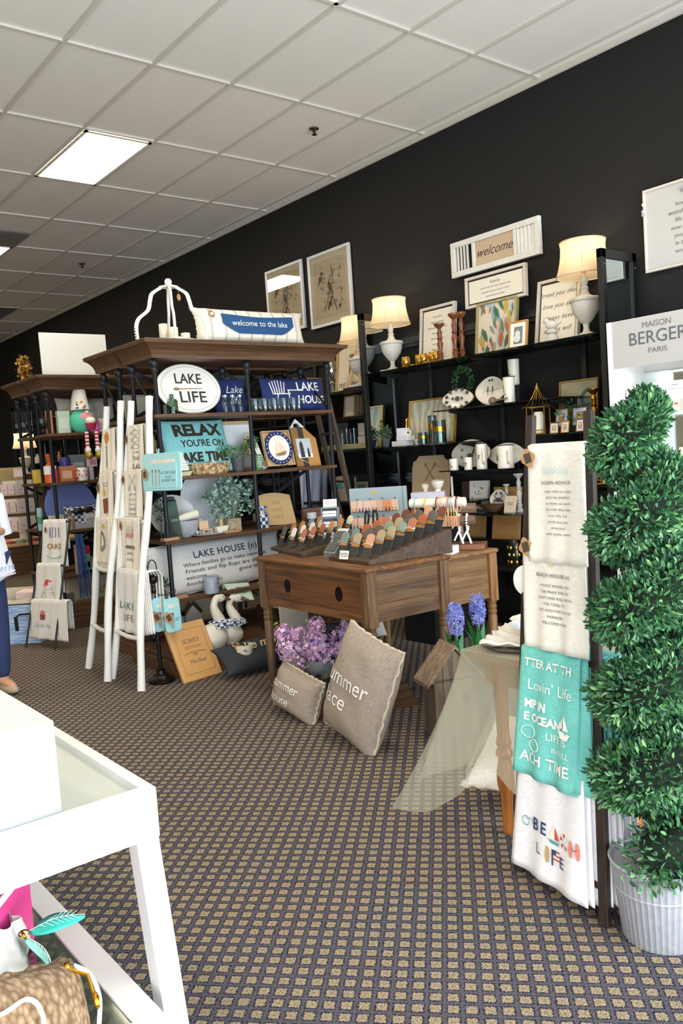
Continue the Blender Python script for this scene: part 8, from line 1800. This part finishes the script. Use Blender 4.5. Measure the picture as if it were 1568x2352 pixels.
for k, (x, c) in enumerate(((-.25, '#b9405a'), (-.12, '#7fa59a'), (.02, '#b23a4c'), (.15, '#c9b27a'))): solo(MB().lathe([(0, 0), (.06, 0), (.065, .02), (.05, .03), (0, .032)], n=16), 'small_pouch', m(c, .6), ['crimson', 'sage', 'red', 'sand'][k]+' little pouch along the front edge of the far table', 'pouch', (3.15+x, 9.78, .741), smooth=True)
t = lamp('distant lamp with a glowing drum shade behind the left shelving', 14.6, 5.0, 1.0, z=1.55, pw=4); t.location = (P(52, 975, y=13.8).x, 13.8, 1.52)
t2 = thing('cabinet', 'dark wood cabinet carrying the distant lamp', 'cabinet', (t.location.x, 13.95, 0)); MB().box(-.5, -.3, 0, .5, .3, 1.5).build('body', ETW, t2, bevel=.01); MB().box(-.45, -.315, .1, -.02, -.3, 1.4).build('door', ETWY, t2, bevel=.005); MB().box(.02, -.315, .1, .45, -.3, 1.4).build('door', ETWY, t2, bevel=.005)
# bottles, books and jars along the far bays
R4 = random.Random(21); bc = ['#8a2f35', '#b8b09a', '#6d8a80', '#c9883c', '#5a6a7c', '#d8d2c4', '#9c6a3f', '#a84d52']
for k in range(36):
    bay = k % 3; y0 = YB[bay+2]; y_ = y0+.15+(k//3)*.175; z = (1.3, .9, 1.7)[k % 3 if k % 2 else (k//3) % 3]
    zz = (1.3, .9, 1.7)[(k//3+k) % 3]; c = bc[k % 8]
    t = thing('jar', 'small %s jar or bottle on the far black wall shelves' % {'#8a2f35': 'dark red', '#b8b09a': 'beige', '#6d8a80': 'sage', '#c9883c': 'amber', '#5a6a7c': 'slate', '#d8d2c4': 'white', '#9c6a3f': 'brown', '#a84d52': 'rose'}[c], 'jar', (5.02, y_, zz+.0005), group='%s jars on the far wall shelves' % c.strip('#').replace('8a2f35', 'dark red').replace('b8b09a', 'beige').replace('6d8a80', 'sage').replace('c9883c', 'amber').replace('5a6a7c', 'slate').replace('d8d2c4', 'white').replace('9c6a3f', 'brown').replace('a84d52', 'rose'))
    r_ = R4.uniform(.03, .055); h = R4.uniform(.12, .24); MB().lathe([(0, 0), (r_, 0), (r_, h*.65), (r_*.5, h*.75), (r_*.5, h*.9), (0, h*.9)], n=14).build('body', m(c, .3), t, True); MB().lathe([(r_*.55, h*.88), (r_*.55, h), (0, h)], n=12).build('lid', m('#c9b27a', .4, .4), t, True)
for k in range(24):
    y_ = 8.35+.05*k+(.0 if k < 12 else 2.0); solo(MB().box(-.018, -.10, 0, .018, .10, .20+.03*(k % 4)), 'book', m(bc[(k*3) % 8], .7), 'upright book on the far wall shelf behind the gnome unit', 'book', (4.98, y_, 1.7005), -90, group='books on the far wall shelf', bevel=.001)
t, pr = cushion('far_pillow', 'beige patterned pillow at the far left edge', .5, .4, .12, (P(20, 1035, y=13.2).x, 13.2, 1.25), 0, -8, m('#b8a276', .9, var=.3, scale=12)); solo(MB().box(-.6, -.3, 0, .6, .3, 1.245), 'cabinet', ETW, 'low dark cabinet at the far left below the beige patterned pillow', 'cabinet', (P(20, 1035, y=13.2).x, 13.3, 0), bevel=.01)
# ================================================================ under the pine tables
def hyacinth(label, u, v, y, z0, h, blob):
    p = P(u, v, y=y); t = thing('hyacinth', label, 'flowers', (p.x, y, z0)); t.scale = (1, 1, .8); q = MB()
    for a, L, w_ in ((.3, .26, .02), (1.6, .3, .022), (2.6, .24, .02), (3.9, .27, .02), (5.1, .22, .018)):
        d = Vector((cos(a)*.16, sin(a)*.16, 1)).normalized(); s = d.cross(Vector((sin(a), cos(a), 0))).normalized()
        def lf_(i, j): return d*L*i+s*(j-.5)*2*w_*sin(pi*min(1, i*.9+.08))+Vector((cos(a), sin(a), 0))*.04*i*i
        q.grid(lf_, 8, 2)
    q.build('leaves', m('#2f7a3c', .45), t, True, kind='stuff'); MB().tube([(0, 0, 0), (0, 0, h)], .008, 8).build('stem', m('#5c8a4c', .6), t, True)
    b = MB(); 
    for c in ('#7a83cf', '#949be0', '#6069b5', '#b3b3e8'): b.mat(m(c, .7))
    for k in range(260):
        f = random.random(); r_ = blob*(.55+.45*sin(pi*f)); a = random.uniform(0, 6.28); c = Vector((r_*cos(a)*.8, r_*sin(a)*.8, h-.06+f*.2)); d = Vector((cos(a), sin(a), random.uniform(-.3, .5))).normalized(); e1 = d.cross(Vector((0, 0, 1))).normalized(); e2 = e1.cross(d); b.cur = k % 4
        for j in range(4): an = j*1.57+k; g_ = (e1*cos(an)+e2*sin(an)); g2 = (e1*cos(an+.9)+e2*sin(an+.9)); b.add([c, c+g_*.009+d*.004, c+(g_+g2)*.009+d*.009, c+g2*.009+d*.004], [(0, 1, 2, 3)])
    b.build('blossoms', parent=t, kind='stuff'); return t
hb = thing('flower_planter', 'weathered wooden birdhouse planter below the hyacinths', 'planter', (3.07, 3.06, 0), -20); hb.scale = (.75, .75, .98)
MB().box(-.16, -.10, 0, .16, .10, .32).prism([(-.20, .30), (.20, .30), (0, .47)], -.10, .10).build('body', wood('#57483b', '#85725e', 2), hb, bevel=.003); MB().prism([(-.22, .285), (0, .475), (.22, .285), (.22, .305), (0, .495), (-.22, .305)], -.12, .12).build('roof', wood('#6d5a48', '#9a8570', 0), hb)
MB().cyl((.07, -.101, .2), (.07, -.103, .2), .03, n=16).build('entrance', BLACK, hb)
hyacinth('front blue hyacinth with broad leaves below the lighter table', 1050, 1500, 3.12, .28, .33, .05); hyacinth('rear violet blue hyacinth beside the table leg', 1100, 1470, 3.20, .28, .33, .048)
solo(MB().box(-.16, -.09, 0, .16, .09, .279), 'riser', m('#34403c', .8), 'dark green plant riser behind the birdhouse', 'block', (3.26, 3.20, 0), 0)
ZB_ = m('#4b5157', .5, .6, bump=.3, var=.35, scale=9)
t = thing('zinc_tub', 'weathered dark zinc tub under the tables holding a wicker basket', 'tub', (3.18, 4.10, .201)); MB().lathe([(0, 0), (.13, 0), (.18, .26), (.187, .265), (.182, .272), (.17, .26), (.12, .02), (0, .02)], n=32).build('tub', ZB_, t, True); MB().tube([(-.18, -.03, .2), (-.21, -.05, .17), (-.2, -.06, .10), (-.165, -.06, .08)], .008, 8).build('handle', ZB_, t, True)
solo(MB().lathe([(0, 0), (.11, 0), (.15, .19), (.14, .19), (.10, .02), (0, .02)], n=28, flute=.03, nf=24), 'wicker_basket', straw('#6d4b35', '#3b271b', 70), 'dark wicker basket sitting in the zinc tub', 'basket', (3.18, 4.10, .34), smooth=True)
t = thing('stone_crate', 'dark weathered crate carrying the zinc tub under the tables', 'crate', (3.18, 4.10, 0), -8); MB().box(-.22, -.2, 0, .22, .2, .08).box(-.19, -.17, .08, .19, .17, .20).build('body', wood('#2e2b29', '#4d4945', 0), t, bevel=.006)
for k in range(4): solo(MB().box(-.09, -.05, 0, .09, .05, .03), 'wooden_step', wood('#4a3626', '#76563b', 0), ['lowest', 'second', 'third', 'topmost'][k]+' brown wooden step before the dark crate under the table', 'step', (3.22+.02*k, 3.62+.06*k, .0+.031*k), -14, bevel=.003)
solo(MB().prism([(-.05, 0), (.05, 0), (.05, .03)]+[], -.05, .05), 'x', None, 'x', 'x', (0, 0, -9)) if 0 else None
t, pr = cushion('verse_pillow', 'cream pillow printed with large verse words under the table', .48, .40, .12, (3.78, 4.70, .10), -50, -24, CV, roll=-12); txt('made\nwater\nsit\nnap', .075, GREYINK, t, fn=pr, width=.22, lsp=.9)
stick('dark brass candlestick standing under the table before the verse pillow', 806, 1560, 1395, 3.45, m('#4b3c22', .3, .8), 0, .05); 
o = [x for x in bpy.data.objects if x.get('label') == 'dark brass candlestick standing under the table before the verse pillow'][0]; o.location = (3.36, 4.36, 0); o.scale = (1.1, 1.1, .8)
solo(MB().box(-.10, -.012, 0, .10, .012, .62), 'standing_board', m('#cfc6b8', .6), 'cream panel standing under the table behind the lilacs', 'panel', (3.20, 4.62, 0), -20, -4, bevel=.003)
solo(MB().lathe([(0, 0), (.055, 0), (.06, .04), (.058, .1), (.05, .1), (0, .02)], n=20), 'dark_pot', BLK2, 'black plant pot between the small pillow and the bucket', 'pot', (2.80, 3.80, .14), smooth=True); solo(MB().box(-.07, -.07, 0, .07, .07, .139), 'display_block', DKW, 'small dark block below the black plant pot', 'block', (2.80, 3.80, 0))
solo(MB().prism([(.048*cos(2*pi*k/30), .055+.055*sin(2*pi*k/30)) for k in range(30)], -.006, .006), 'round_tag', m('#efece6', .7), 'round white hanging sign left of the dark ladder', 'sign', P(1209, 1368, x=2.33), -80, bevel=.002)
run_txt()
